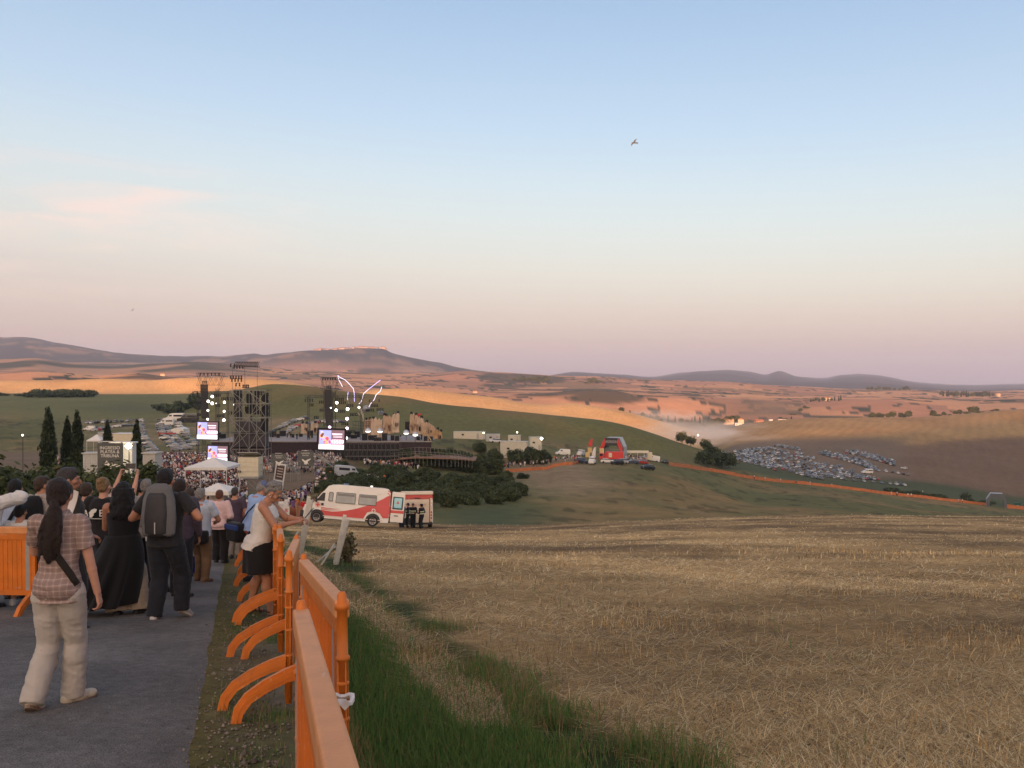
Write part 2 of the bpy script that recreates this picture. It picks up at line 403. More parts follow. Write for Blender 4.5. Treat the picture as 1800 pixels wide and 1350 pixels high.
def build_terrain():
 th = np.concatenate([np.linspace(-180, -42, 70, endpoint=False), np.linspace(-42, 42, 620), np.linspace(42, 180, 71)[1:-1]])
 th = np.radians(th)
 rr = np.concatenate([[0.6], np.geomspace(1.2, 21000, 480)])
 T, RR = np.meshgrid(th, rr)
 x = (RR*np.sin(T)).ravel(); y = (RR*np.cos(T)).ravel()
 z = fheight(x, y)
 nT, nR = len(th), len(rr)
 v = np.stack([x, y, z], 1)
 idx = np.arange(nT*nR).reshape(nR, nT)
 a = idx[:-1, :]; b = np.roll(idx, -1, axis=1)[:-1, :]; c = np.roll(idx, -1, axis=1)[1:, :]; d = idx[1:, :]
 f = np.stack([a.ravel(), b.ravel(), c.ravel(), d.ravel()], 1)
 # ---------------- ground cover colour
 front = y > 1.0
 Y = np.where(front, y, 1.0)
 px = np.clip(np.where(front, HX+F*x/Y, np.where(x > 0, 2200, -400)), -400, 2200)
 g = np.clip((px+400)/2, 0, 1300).astype(int)
 E = np.exp(_TY[g])                       # N x K distances of the lines
 py = HY-F*z/Y
 n1 = fbm(x/60., y/60., 4, 11); n2 = fbm(x/9., y/9., 4, 12); n3 = fbm(x/1.6, y/1.6, 4, 13); n4 = fbm(x/220., y/220., 3, 14)
 straw = arr(.52, .345, .155); straw_d = arr(.21, .135, .066); green = arr(.062, .085, .026); olive = arr(.118, .116, .043)
 dry = arr(.225, .15, .062); tan = arr(.27, .195, .11); ripe = arr(.56, .36, .165); plow = arr(.19, .115, .062)
 pink = arr(.44, .27, .165); wood = arr(.034, .042, .026); earth = arr(.155, .11, .07)
 col = np.repeat(olive, len(x), 0)
 e = edge_off(x, y)
 # near field
 stub = hexmix(straw_d, straw, np.clip((n2-.35)*2.2+(n3-.5)*1.2, 0, 1))
 near0 = None
 verge = hexmix(green*0.85, dry*1.0, np.clip((fbm(x/.7, y/.7, 3, 21)-.42)*3.0, 0, 1)*sstep(1.2, 0.0, e))
 swath = fbm(x*.11-y*.05, y*.55+x*.10, 4, 66)
 stub = stub*(.62+.85*np.clip(swath-.15, 0, .8))[:, None]
 gm = (1-sstep(2.3, 2.9, e+(n3-.5)*1.2))*sstep(.55, 1.0, e+(n3-.5)*.5)
 near = hexmix(stub, np.repeat(green*0.6, len(x), 0), gm)
 strip = sstep(1.45, 1.65, e-(n3-.5)*.5)*(1-sstep(1.9, 2.1, e-(n3-.5)*.5))*sstep(5, 6.5, y)
 near = hexmix(near, stub*0.85, strip*0.8)
 gravel = sstep(0.55, 0.1, e+(n3-.5)*.7)
 near = hexmix(near, arr(.17, .145, .11)*np.ones((len(x), 1)), gravel*0.85)
 vz = (1-sstep(.75, 1.1, e))*(e > -.3); vc = hexmix(arr(.165, .135, .09)*np.ones((len(x), 1)), np.repeat(green*.95, len(x), 0), np.clip((n3-.42)*4, 0, 1)*.8); near = hexmix(near, vc, vz)
 tz = (1-sstep(72, 82, Y+(n2-.5)*8)) if True else 0
 left = sstep(-0.2, 0.2, -e)                     # left of the road's right edge
 bank = hexmix(olive*0.8, dry, np.clip((n2-.45)*2.5, 0, 1))
 near = hexmix(near, bank, left)
 # middle slopes
 an = fbm(x/26., y/90., 4, 15)
 m = hexmix(olive, dry*1.05, np.clip((n1-.42)*1.6+(n2-.5)*1.4+(an-.5)*1.8, 0, 1))
 m = m*(1-.45*sstep(.60, .70, fbm(x/3.2, y/7., 3, 16)))[:, None]
 grass2 = arr(.072, .088, .038)*np.ones((len(x), 1))
 m = hexmix(m, grass2, np.exp(-((px-860)/110)**2)*(1-sstep(120, 165, Y))*sstep(75, 82, Y))
 dirt = np.exp(-((px-975+0.5*(Y-240))/75)**2)*sstep(150, 205, Y+(n2-.5)*40)*(1-sstep(292, 320, Y))
 m = hexmix(m, tan*0.95*(.75+.5*n2)[:, None], np.clip(dirt*1.3, 0, 1))
 trk = np.exp(-((py-(905+(px-1290)*0.18+8*np.sin(px/90)))/1.6)**2)*(px > 1090)*(px < 1300)
 m = hexmix(m, tan*.8, trk*.5)
 arena = (1-sstep(560, 660, px))*sstep(120, 150, Y)*(1-sstep(300, 340, Y))
 m = hexmix(m, earth*1.1, arena)
 lotl = (1-sstep(590, 640, px))*sstep(300, 330, Y)*(1-sstep(530, 560, Y))*sstep(90, 150, px)
 m = hexmix(m, hexmix(olive, tan, np.clip((n2-.3)*2, 0, 1)), lotl*.85)
 col = hexmix(near, m, 1-tz)
 # far side of the fence: valley green, car park earth
 k9, k10, k11, k12, k13, k14, k15, k16, k17, k18 = (E[:, i] for i in (9, 10, 11, 12, 13, 14, 15, 16, 17, 18))
 rightside = sstep(1225, 1290, px)
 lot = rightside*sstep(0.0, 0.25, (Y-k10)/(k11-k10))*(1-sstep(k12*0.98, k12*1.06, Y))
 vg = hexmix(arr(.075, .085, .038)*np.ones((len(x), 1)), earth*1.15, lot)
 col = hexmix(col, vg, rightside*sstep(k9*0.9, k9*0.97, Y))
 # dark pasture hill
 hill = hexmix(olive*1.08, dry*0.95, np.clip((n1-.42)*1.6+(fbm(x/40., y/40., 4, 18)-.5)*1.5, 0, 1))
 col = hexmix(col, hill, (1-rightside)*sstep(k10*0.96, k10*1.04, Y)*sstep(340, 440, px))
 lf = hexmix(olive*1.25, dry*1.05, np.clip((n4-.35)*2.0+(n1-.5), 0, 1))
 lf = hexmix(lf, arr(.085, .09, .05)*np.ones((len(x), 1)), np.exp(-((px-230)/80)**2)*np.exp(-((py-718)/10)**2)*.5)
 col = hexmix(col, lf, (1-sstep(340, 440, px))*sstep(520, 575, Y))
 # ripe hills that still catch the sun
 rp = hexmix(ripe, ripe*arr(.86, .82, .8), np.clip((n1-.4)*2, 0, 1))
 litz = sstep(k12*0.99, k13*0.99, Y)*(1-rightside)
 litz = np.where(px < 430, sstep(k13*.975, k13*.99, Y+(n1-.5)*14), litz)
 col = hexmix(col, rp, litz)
 # big harvested hill on the right, with a ploughed lower corner
 rb = hexmix(arr(.30, .185, .078)*np.ones((len(x), 1)), arr(.37, .235, .10)*np.ones((len(x), 1)), np.clip((n1-.3)*2, 0, 1))
 plw = sstep(-4, 6, py-(806-(px-1300)*0.086+(n1-.5)*12))*sstep(1350, 1500, px)
 rb = hexmix(rb, plow*0.85+n3[:, None]*.02, plw)
 hillr = rightside*sstep(k12*0.97, k12*1.05, Y)
 hillr = np.maximum(hillr, rightside*sstep(1430, 1600, px)*sstep(k10*1.0, k10*1.06, Y)*sstep(1560, 1620, px))
 col = hexmix(col, rb, hillr)
 # valley with trees and farms beyond, then a patchwork of fields
 beyond = sstep(k14*1.01, k14*1.08, Y)
 cs = np.random.RandomState(3)
 best = np.full(len(x), 1e18); second = np.full(len(x), 1e18); bi = np.zeros(len(x), int)
 sel = np.where((Y > 950) & (Y < 4600) & front)[0]
 NP = 210
 sx = cs.uniform(-3200, 3200, NP*4); sy = np.exp(cs.uniform(np.log(950), np.log(4600), NP*4))
 ok = np.abs(sx) < sy*0.75+100; sx, sy = sx[ok][:NP*2], sy[ok][:NP*2]
 qx = x[sel]+(n1[sel]-.5)*160; qy = y[sel]+(n4[sel]-.5)*300
 b1 = np.full(len(sel), 1e18); b2 = b1.copy(); ii = np.zeros(len(sel), int)
 for j in range(len(sx)):
  dd = ((qx-sx[j])/1.0)**2+((qy-sy[j])/1.15)**2
  nb = dd < b1
  b2 = np.where(nb, b1, np.minimum(b2, dd)); ii[nb] = j; b1 = np.where(nb, dd, b1)
 pal = np.array([[.46,.28,.165],[.40,.235,.15],[.50,.315,.175],[.33,.20,.135],[.43,.27,.16],[.27,.175,.125],[.47,.29,.18],[.37,.22,.15],[.30,.19,.13],[.21,.155,.095]])
 ci = cs.randint(0, len(pal), len(sx))
 pc = pal[ci[ii]]*np.array([1.12, .97, .88])[None]
 line = np.sqrt(b2)-np.sqrt(b1)
 hedge = (line < 14)*(cs.uniform(0, 1, len(sx))[ii] < .55)
 pc = np.where(hedge[:, None], wood*1.2, pc)
 wd = sstep(.64, .70, fbm(x[sel]/330., y[sel]/260., 4, 31))
 pc = hexmix(pc, np.repeat(wood, len(sel), 0), wd*.85)
 fc = np.repeat(pink, len(x), 0); fc[sel] = pc
 # the left distance is wooded hill country
 lw = (1-sstep(330, 520, px))*sstep(2150, 2500, Y)
 fw = sstep(.40, .52, fbm(x/420., y/300., 4, 41))
 fc = hexmix(fc, hexmix(pink*.8, wood*1.25, fw), lw)
 col = hexmix(col, fc, beyond)
 # valley floor between the two lit hills: scrub and pale fields
 vf = np.exp(-((px-1260)/120)**2)*sstep(1080, 1180, Y)*(1-sstep(1330, 1430, Y))
 col = hexmix(col, hexmix(arr(.16, .135, .075)*np.ones((len(x), 1)), arr(.07, .075, .04)*np.ones((len(x), 1)), np.clip((n1-.4)*3, 0, 1)), vf)
 # brown fallow in front of the farms on the right
 bf = np.exp(-((px-1350)/75)**2)*sstep(1380, 1450, Y)*(1-sstep(1600, 1680, Y))
 col = hexmix(col, arr(.2, .14, .09)*np.ones((len(x), 1)), bf*.9)
 # mountains: dark woods with pale clearings
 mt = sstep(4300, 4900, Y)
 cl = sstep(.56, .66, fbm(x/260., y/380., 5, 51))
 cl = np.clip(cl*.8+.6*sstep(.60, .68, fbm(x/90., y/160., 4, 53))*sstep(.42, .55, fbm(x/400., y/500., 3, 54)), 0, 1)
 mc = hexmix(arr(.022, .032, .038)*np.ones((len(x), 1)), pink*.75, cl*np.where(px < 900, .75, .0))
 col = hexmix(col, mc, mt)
 col = np.clip(col, 0.01, .9)
 me = bpy.data.meshes.new('terrain')
 me.vertices.add(len(v)); me.vertices.foreach_set('co', v.ravel().astype(np.float32))
 me.loops.add(f.size); me.loops.foreach_set('vertex_index', f[:, ::-1].ravel().astype(np.int32))
 me.polygons.add(len(f)); me.polygons.foreach_set('loop_start', np.arange(0, f.size, 4, dtype=np.int32)); me.polygons.foreach_set('loop_total', np.full(len(f), 4, np.int32))
 me.polygons.foreach_set('use_smooth', np.ones(len(f), bool))
 me.update(); me.validate()
 at = me.color_attributes.new('cover', 'FLOAT_COLOR', 'POINT')
 at.data.foreach_set('color', np.concatenate([col, np.ones((len(col), 1))], 1).ravel().astype(np.float32))
 st = me.attributes.new('furrow', 'FLOAT', 'POINT')
 st.data.foreach_set('value', (hillr*(1-beyond)*(1-plw*.6)).astype(np.float32))
 m = bpy.data.materials.new('ground_cover'); m.use_nodes = True
 nt = m.node_tree; N, L = nt.nodes.new, nt.links.new
 b = nt.nodes['Principled BSDF']; b.inputs['Roughness'].default_value = .95; b.inputs['Specular IOR Level'].default_value = .1
 ca = N('ShaderNodeVertexColor'); ca.layer_name = 'cover'
 geo = N('ShaderNodeNewGeometry')
 def nz(scale, det, lo, hi):
  t = N('ShaderNodeTexNoise'); t.inputs['Scale'].default_value = scale; t.inputs['Detail'].default_value = det; t.inputs['Roughness'].default_value = .65
  L(geo.outputs['Position'], t.inputs[0])
  r_ = N('ShaderNodeMapRange'); r_.inputs[1].default_value = .3; r_.inputs[2].default_value = .7; r_.inputs[3].default_value = lo; r_.inputs[4].default_value = hi
  L(t.outputs[0], r_.inputs[0]); return r_.outputs[0], t.outputs[0]
 a1, _ = nz(6.0, 8, .72, 1.28); a2, h2 = nz(.35, 8, .80, 1.2); a3, _ = nz(.02, 6, .88, 1.12)
 cur = ca.outputs[0]
 for q in (a1, a2, a3):
  mm = N('ShaderNodeMixRGB'); mm.blend_type = 'MULTIPLY'; mm.inputs[0].default_value = 1; L(cur, mm.inputs[1]); L(q, mm.inputs[2]); cur = mm.outputs[0]
 fa = N('ShaderNodeAttribute'); fa.attribute_name = 'furrow'
 mp = N('ShaderNodeMapping'); mp.inputs['Rotation'].default_value = (0, 0, R(28)); L(geo.outputs['Position'], mp.inputs[0])
 wv = N('ShaderNodeTexWave'); wv.inputs['Scale'].default_value = .028; wv.inputs['Distortion'].default_value = 7; wv.inputs['Detail'].default_value = 3; wv.inputs['Detail Scale'].default_value = .5
 L(mp.outputs[0], wv.inputs[0])
 wr = N('ShaderNodeMapRange'); wr.inputs[3].default_value = .93; wr.inputs[4].default_value = 1.05; L(wv.outputs['Fac'], wr.inputs[0])
 mm = N('ShaderNodeMixRGB'); mm.blend_type = 'MULTIPLY'; L(fa.outputs['Fac'], mm.inputs[0]); L(cur, mm.inputs[1]); L(wr.outputs[0], mm.inputs[2]); cur = mm.outputs[0]
 L(cur, b.inputs['Base Color'])
 bp = N('ShaderNodeBump'); bp.inputs['Strength'].default_value = .6; bp.inputs['Distance'].default_value = .06
 t = N('ShaderNodeTexNoise'); t.inputs['Scale'].default_value = 9; t.inputs['Detail'].default_value = 8; L(geo.outputs['Position'], t.inputs[0])
 L(t.outputs[0], bp.inputs['Height']); L(bp.outputs[0], b.inputs['Normal'])
 me.materials.append(m)
 o = link('terrain', me); tag(o, 'rolling harvested hills and dry slopes under the evening sky', 'terrain', kind='structure')
 return o
build_terrain()
# ------------------------------------------------------------------ the asphalt lane
def build_road():
 ys = np.concatenate([np.linspace(-25, 2, 28), np.linspace(2, 14, 150)[1:], np.geomspace(14, 150, 80)[1:]])
 us = np.linspace(0, 1, 15)
 vs = []; fs = []
 for y in ys:
  re = -0.11-0.32*y
  w = ROAD_W + (max(0, y-40)*0.012)
  xs = re - us*w
  xs[0] += (fbm(np.array([y*1.7]), np.array([.3]), 5, 71)[0]-.5)*.20
  xs[-1] -= (fbm(np.array([y*1.7]), np.array([7.3]), 3, 72)[0]-.5)*.22
  z = fheight(xs, np.full(15, y))
  lift = -0.018+0.062*np.sqrt(np.sin(np.pi*us)+1e-9)
  for a in range(15): vs.append((xs[a], y, z[a]+lift[a]))
 n = len(ys)
 for i in range(n-1):
  for a in range(14): fs.append((i*15+a, i*15+a+1, (i+1)*15+a+1, (i+1)*15+a))
 me = bpy.data.meshes.new('road'); me.from_pydata(vs, [], fs)
 bm = bmesh.new(); bm.from_mesh(me); bmesh.ops.recalc_face_normals(bm, faces=bm.faces[:])
 if bm.faces[0].normal.z < 0: bmesh.ops.reverse_faces(bm, faces=bm.faces[:])
 bm.to_mesh(me); bm.free()
 me.polygons.foreach_set('use_smooth', [True]*len(me.polygons))
 m = bpy.data.materials.new('worn_asphalt'); m.use_nodes = True
 nt = m.node_tree; N, L = nt.nodes.new, nt.links.new
 b = nt.nodes['Principled BSDF']; b.inputs['Roughness'].default_value = .85; b.inputs['Specular IOR Level'].default_value = .25
 geo = N('ShaderNodeNewGeometry')
 def tex(scale, det, lo, hi, a, c):
  t = N('ShaderNodeTexNoise'); t.inputs['Scale'].default_value = scale; t.inputs['Detail'].default_value = det
  L(geo.outputs['Position'], t.inputs[0])
  r_ = N('ShaderNodeMapRange'); r_.inputs[1].default_value = a; r_.inputs[2].default_value = c; r_.inputs[3].default_value = lo; r_.inputs[4].default_value = hi
  L(t.outputs[0], r_.inputs[0]); return r_.outputs[0]
 cur = None
 base = N('ShaderNodeRGB'); base.outputs[0].default_value = (.118, .113, .108, 1); cur = base.outputs[0]
 for q in (tex(120, 3, .38, 1.75, .3, .7), tex(1.1, 7, .74, 1.24, .3, .7), tex(11, 6, .80, 1.2, .3, .7)):
  mm = N('ShaderNodeMixRGB'); mm.blend_type = 'MULTIPLY'; mm.inputs[0].default_value = 1; L(cur, mm.inputs[1]); L(q, mm.inputs[2]); cur = mm.outputs[0]
 # pale scuffs
 mp = N('ShaderNodeMapping'); mp.inputs['Scale'].default_value = (.8, 2.4, 1); mp.inputs['Rotation'].default_value = (0, 0, R(-17)); L(geo.outputs['Position'], mp.inputs[0])
 t = N('ShaderNodeTexNoise'); t.inputs['Scale'].default_value = 1.7; t.inputs['Detail'].default_value = 7; t.inputs['Roughness'].default_value = .7; L(mp.outputs[0], t.inputs[0])
 r_ = N('ShaderNodeMapRange'); r_.inputs[1].default_value = .66; r_.inputs[2].default_value = .78; r_.inputs[4].default_value = .55; L(t.outputs[0], r_.inputs[0])
 mm = N('ShaderNodeMixRGB'); L(r_.outputs[0], mm.inputs[0]); L(cur, mm.inputs[1]); mm.inputs[2].default_value = (.2, .19, .18, 1)
 L(mm.outputs[0], b.inputs['Base Color'])
 bp = N('ShaderNodeBump'); bp.inputs['Strength'].default_value = .5; bp.inputs['Distance'].default_value = .006
 t2 = N('ShaderNodeTexNoise'); t2.inputs['Scale'].default_value = 150; L(geo.outputs['Position'], t2.inputs[0])
 L(t2.outputs[0], bp.inputs['Height']); L(bp.outputs[0], b.inputs['Normal'])
 me.materials.append(m)
 tag(link('road', me), 'narrow grey asphalt lane running downhill to the arena', 'road', kind='structure')
build_road()
# ------------------------------------------------------------------ the open-air stage
STEEL = mat('scaffold_steel', (.24, .24, .23), .45, .15, 4, metal=.5)
STEEL_D = mat('dark_truss', (.06, .06, .065), .5, .15, 4, metal=.3)
BLACK = mat('black_cloth', (.014, .014, .016), .8, .2, 3)
LAMP = mat('lamp_glow', (.9, .9, .9), .4, emit=(1.0, .93, .85), estr=3.2)
LAMP_P = mat('lamp_glow_pink', (.9, .9, .9), .4, emit=(1.0, .66, .92), estr=3.2)
WHITE = mat('white_paint', (.62, .61, .58), .5, .08, 3)
CREAM = mat('cream_panel', (.58, .53, .40), .6, .08, 2, .1, 20)
SCREEN_W = mat('screen_white', (.5, .5, .5), .3, 0.0, emit=(1.0, .93, .97), estr=.62)
def frame_at(px, Y, pybase=None):
 P = gp(px, Y)
 return P
def px2m(Y): return Y/F
def zat(py, Y): return -(py-HY)/F*Y
def lattice(b, a, c, w, n, r=.035, horiz=True):
 """square lattice truss from a to c"""
 a, c = Vector(a), Vector(c); d = (c-a).normalized()
 s = Vector((0, 1, 0)) if abs(d.y) < .9 else Vector((1, 0, 0)); u = d.cross(s).normalized(); s = u.cross(d)
 cs = [(u*i+s*j)*w/2 for i, j in ((-1,-1),(1,-1),(1,1),(-1,1))]
 for q in cs: b.bar(a+q, c+q, r, 4)
 for k in range(n):
  p0 = a+(c-a)*k/n; p1 = a+(c-a)*(k+1)/n
  for i in range(4):
   q0, q1 = cs[i], cs[(i+1) % 4]
   b.bar(p0+q0, p1+q1 if k % 2 else p0+q1, r*.6, 3, cap=False); b.bar(p0+q1 if k % 2 == 0 else p0+q0, p1+q0 if k % 2 == 0 else p1+q1, r*.6, 3, cap=False)
def lamp_cluster(px, py, Y, n, label, spread=.5, group='moving lights on the stage rig'):
 """black moving-head lamps hung in a bunch"""
 P = wpt(px, py, Y); t = thing('stage_light_bank', label, 'stage lights', P, group=group)
 b = MB(); b.bar((-spread*1.25, 0, .25), (spread*1.25, 0, .25), .05, 5); b.build('bar', STEEL_D, t)
 for i in range(n):
  x = -spread+2*spread*i/max(1, n-1)
  b = MB(); b.box((x, 0, .02), (.28, .3, .26)); b.bar((x, 0, .22), (x, 0, -.1), .06, 5)
  b.lathe([(.10, -.32), (.19, -.30), (.17, .0), (.08, .08)], (x, -.05+.1*(i % 2), -.22), 8)
  b.build('lamp_head', BLACK, t)
 return t
def line_array(px, py0, py1, Y, w, label):
 z0, z1 = zat(py0, Y), zat(py1, Y); n = max(8, int((z0-z1)/.42)); P = wpt(px, py1, Y)
 t = thing('line_array_speaker', label, 'loudspeaker', P, group='hanging line array loudspeakers')
 hh = (z0-z1)/n
 b = MB()
 for i in range(n):
  f = i/(n-1); z = hh*(i+.5)
  curve = .9*(1-f)**3
  b.bbox((curve*.4, -curve*.2, z), (w, w*.55, hh*.94), .02, (R(-14)*(1-f)**2, 0, 0))
 b.build('cabinet', mat('speaker_black', (.02, .02, .022), .6, .2, 3), t)
 b = MB(); b.bar((-w*.3, 0, z0-z1), (-w*.3, 0, z0-z1+1.2), .03, 4); b.bar((w*.3, 0, z0-z1), (w*.3, 0, z0-z1+1.2), .03, 4); b.box((0, 0, z0-z1+.12), (w*1.05, w*.5, .12))
 b.build('rigging', STEEL_D, t)
 return t
# ---- central scaffold tower
def central_tower():
 Y = 200.0; k = px2m(Y)
 P = gp(436, Y); t = thing('scaffold_tower', 'big square scaffold tower with diagonal braces in the middle of the audience', 'scaffold tower', P)
 zg = P.z
 X0, X1 = -32*k, 31*k
 lv = [zat(q, Y)-zg for q in (814, 790, 762, 735, 710, 686)]; lv[0] = -.2
 xs = [X0, X0+(X1-X0)*.27, X0+(X1-X0)*.54, X0+(X1-X0)*.75, X1]
 ys = [0, 2.3, 4.6]
 b = MB()
 for x in xs:
  for y in ys:
   b.bar((x, y, lv[0]), (x, y, lv[-1]), .075, 5)
 b.build('standard', STEEL, t)
 b = MB()
 for z in lv[1:]:
  for y in ys: b.bar((X0, y, z), (X1, y, z), .06, 4)
  for x in xs: b.bar((x, 0, z), (x, 4.6, z), .06, 4)
 b.build('ledger', STEEL, t)
 b = MB()
 for i in range(len(lv)-1):
  for j in range(0, 4):
   a, c = (xs[j], xs[j+1]) if (i+j) % 2 else (xs[j+1], xs[j])
   b.bar((a, -.05, lv[i]), (c, -.05, lv[i+1]), .065, 4)
   b.bar((c, 4.65, lv[i]), (a, 4.65, lv[i+1]), .06, 4)
 mid = (X0+X1)/2
 for i in range(len(lv)-1):
  w = .5*(X1-X0)*.98
  b.bar((mid, -.14, lv[i]), (mid+(w if i % 2 else -w), -.14, lv[i+1]), .075, 4); b.bar((mid, -.14, lv[i+1]), (mid+(-w if i % 2 else w), -.14, lv[i]), .075, 4)
 for x in xs: b.bar((x, -.14, lv[-1]), (x, 4.65, lv[-1]), .06, 4)
 b.build('brace', STEEL, t)
 b = MB()
 for z in (lv[1], lv[2]): b.box((mid, 2.3, z+.1), (X1-X0, 4.4, .12))
 b.build('platform', mat('plywood_dark', (.05, .045, .04), .8), t)
 b = MB(); b.box((mid+.2, 2.4, (lv[1]+lv[2])/2+.3), ((X1-X0)*.86, 3.6, (lv[2]-lv[1])*.85)); b.box((mid-.3, 2.6, lv[2]+1.6), ((X1-X0)*.7, 3.0, 2.2))
 b.build('control_cabin', mat('dark_cabin', (.045, .042, .05), .7, .4, .8), t)
 rr = random.Random(4); b = MB()
 for i in range(1, len(lv)-1):
  for j in range(4):
   if rr.random() < .62:
    w_ = xs[j+1]-xs[j]; h_ = lv[i+1]-lv[i]; b.box(((xs[j]+xs[j+1])/2, 3.2+rr.uniform(-.8, .6), lv[i]+h_*rr.uniform(.35, .6)), (w_*rr.uniform(.5, .95), .3, h_*rr.uniform(.4, .95)))
 b.box((mid, 2.5, lv[1]+.3), (X1-X0, 3, .3)); b.box((mid, 2.9, (lv[1]+lv[5])/2), (.5, .2, lv[5]-lv[1])); b.build('drape', BLACK, t)
 # masts and the truss frame on top
 zt = zat(645, Y)-zg; b = MB()
 for q in (406, 428, 450):
  x = (q-436)*k; b.bar((x, 1.0, lv[-1]), (x, 1.0, zt+.4), .045, 4)
 b.build('mast', STEEL_D, t)
 b = MB()
 x0, x1 = (412-436)*k, (454-436)*k; z0, z1 = zat(645, Y)-zg, zat(636, Y)-zg
 for y in (.4, 1.6):
  b.bar((x0, y, z0), (x1, y, z0), .07, 4); b.bar((x0, y, z1), (x1*.9, y, z1), .07, 4)
  n = 9
  for i in range(n):
   xa = x0+(x1*.93-x0)*i/n; xb = x0+(x1*.93-x0)*(i+1)/n
   b.bar((xa, y, z0), (xb, y, z1), .05, 3); b.bar((xa, y, z1), (xb, y, z0), .05, 3); b.bar((xa, y, z0), (xa, y, z1), .05, 3)
 for i in range(6):
  xa = x0+(x1-x0)*i/5; b.bar((xa, .4, z1), (xa, 1.6, z1), .05, 3); b.bar((xa, .4, z0), (xa, 1.6, z0), .05, 3)
 b.build('roof_truss', STEEL_D, t)
 lamp_cluster(409, 641, Y+1, 2, 'black lamp pair at the left end of the highest truss', .45)
 lamp_cluster(419, 644, Y+1, 4, 'row of black lamps hung under the highest truss', 1.0)
 lamp_cluster(415, 662, Y+1, 5, 'thick bunch of black lamps halfway up the tower mast', 1.25)
 lamp_cluster(416, 667, Y+1.5, 4, 'lower bunch of black lamps under the thick one on the tower mast', 1.1)
 lamp_cluster(418, 675, Y+1, 2, 'two black lamps on top of the big tower', .4)
 lamp_cluster(432, 678, Y+1, 4, 'pale lensed lamps on the top edge of the big tower', .6)
 line_array(418, 686, 737, Y+5.5, 1.75, 'hanging line array seen through the big scaffold tower')
 for i, py in enumerate((692, 704, 715, 726, 737)):
  lamp_cluster(470, py, Y+.5, 2, 'single black lamp on the right edge of the big tower, number %s from the top' % ('one', 'two', 'three', 'four', 'five')[i], .12)
 lamp_cluster(461, 690, Y+.5, 4, 'dark lamp box at the upper right corner of the big tower', .7)
 for px, py, lb in [(409, 700, 'dark lamps on the upper left bay of the big tower'), (440, 713, 'lamp row across the right bays of the big tower'), (458, 724, 'dark lamps low on the right bays of the big tower'), (411, 725, 'dark lamps low on the left bays of the big tower')]:
  lamp_cluster(px, py, Y+3, 5, lb, 1.1)
central_tower()
def wing_tower(px0, px1, py_top, Y, label, arr_px, arr_top, arr_bot, truss_py, tx0, tx1):
 P = gp((px0+px1)/2, Y); k = px2m(Y); zg = P.z; c = (px0+px1)/2
 t = thing('truss_tower', label, 'truss tower', P)
 x0, x1 = (px0-c)*k, (px1-c)*k; zt = zat(py_top, Y)-zg
 b = MB()
 for x in (x0*.5, x1*.5):
  lattice(b, (x, .8, -.2), (x, .8, zt*.82), .8, 16, .05)
 b.build('mast', STEEL_D, t)
 b = MB(); zz = zt*.86
 for y in (0, 1.6):
  for i in range(5):
   xa = x0+(x1-x0)*i/5; xb = x0+(x1-x0)*(i+1)/5
   b.bar((xa, y, zt), (xb, y, zt), .05, 3); b.bar((xa, y, zz), (xb, y, zz), .05, 3)
   b.bar((xa, y, zt), (xb, y, zz), .035, 3); b.bar((xb, y, zt), (xa, y, zz), .035, 3)
  b.bar((x0, y, zt), (x0*.4, y, zt*.72), .04, 3); b.bar((x1, y, zt), (x1*.4, y, zt*.72), .04, 3)
  b.bar((x0, y, zz), (x1*.6, y, zt*.62), .035, 3); b.bar((x1, y, zz), (x0*.6, y, zt*.62), .035, 3)
 for i in range(6):
  xa = x0+(x1-x0)*i/5; b.bar((xa, 0, zt), (xa, 1.6, zt), .04, 3)
 b.build('head_frame', STEEL_D, t)
 z = zat(truss_py, Y)-zg
 b = MB(); lattice(b, ((tx0-c)*k, .8, z), ((tx1-c)*k, .8, z), .7, 22, .06)
 b.build('cross_truss', STEEL_D, t)
 for q in ((tx0+6), (tx1-6)):
  b = MB(); lattice(b, ((q-c)*k, .8, -.2), ((q-c)*k, .8, z), .5, 14, .04); b.build('leg', STEEL_D, t)
 lamp_cluster(c, py_top+1, Y, 6, 'row of lamps on top of the '+label[:34], (x1-x0)*.35)
 lamp_cluster(arr_px+1, arr_top-5, Y, 3, 'lamps just above the hanging speaker of the '+label[:26], .5)
 line_array(arr_px, arr_top, arr_bot, Y-1.5, 1.85, 'hanging black line array on the '+label[:34])
 return t
wing_tower(345, 392, 656, 250, 'left truss tower beside the big scaffold', 359, 676, 735, 690, 340, 405)
wing_tower(563, 594, 664, 240, 'right truss tower by the blue neon outline', 577, 685, 748, 697, 535, 640)
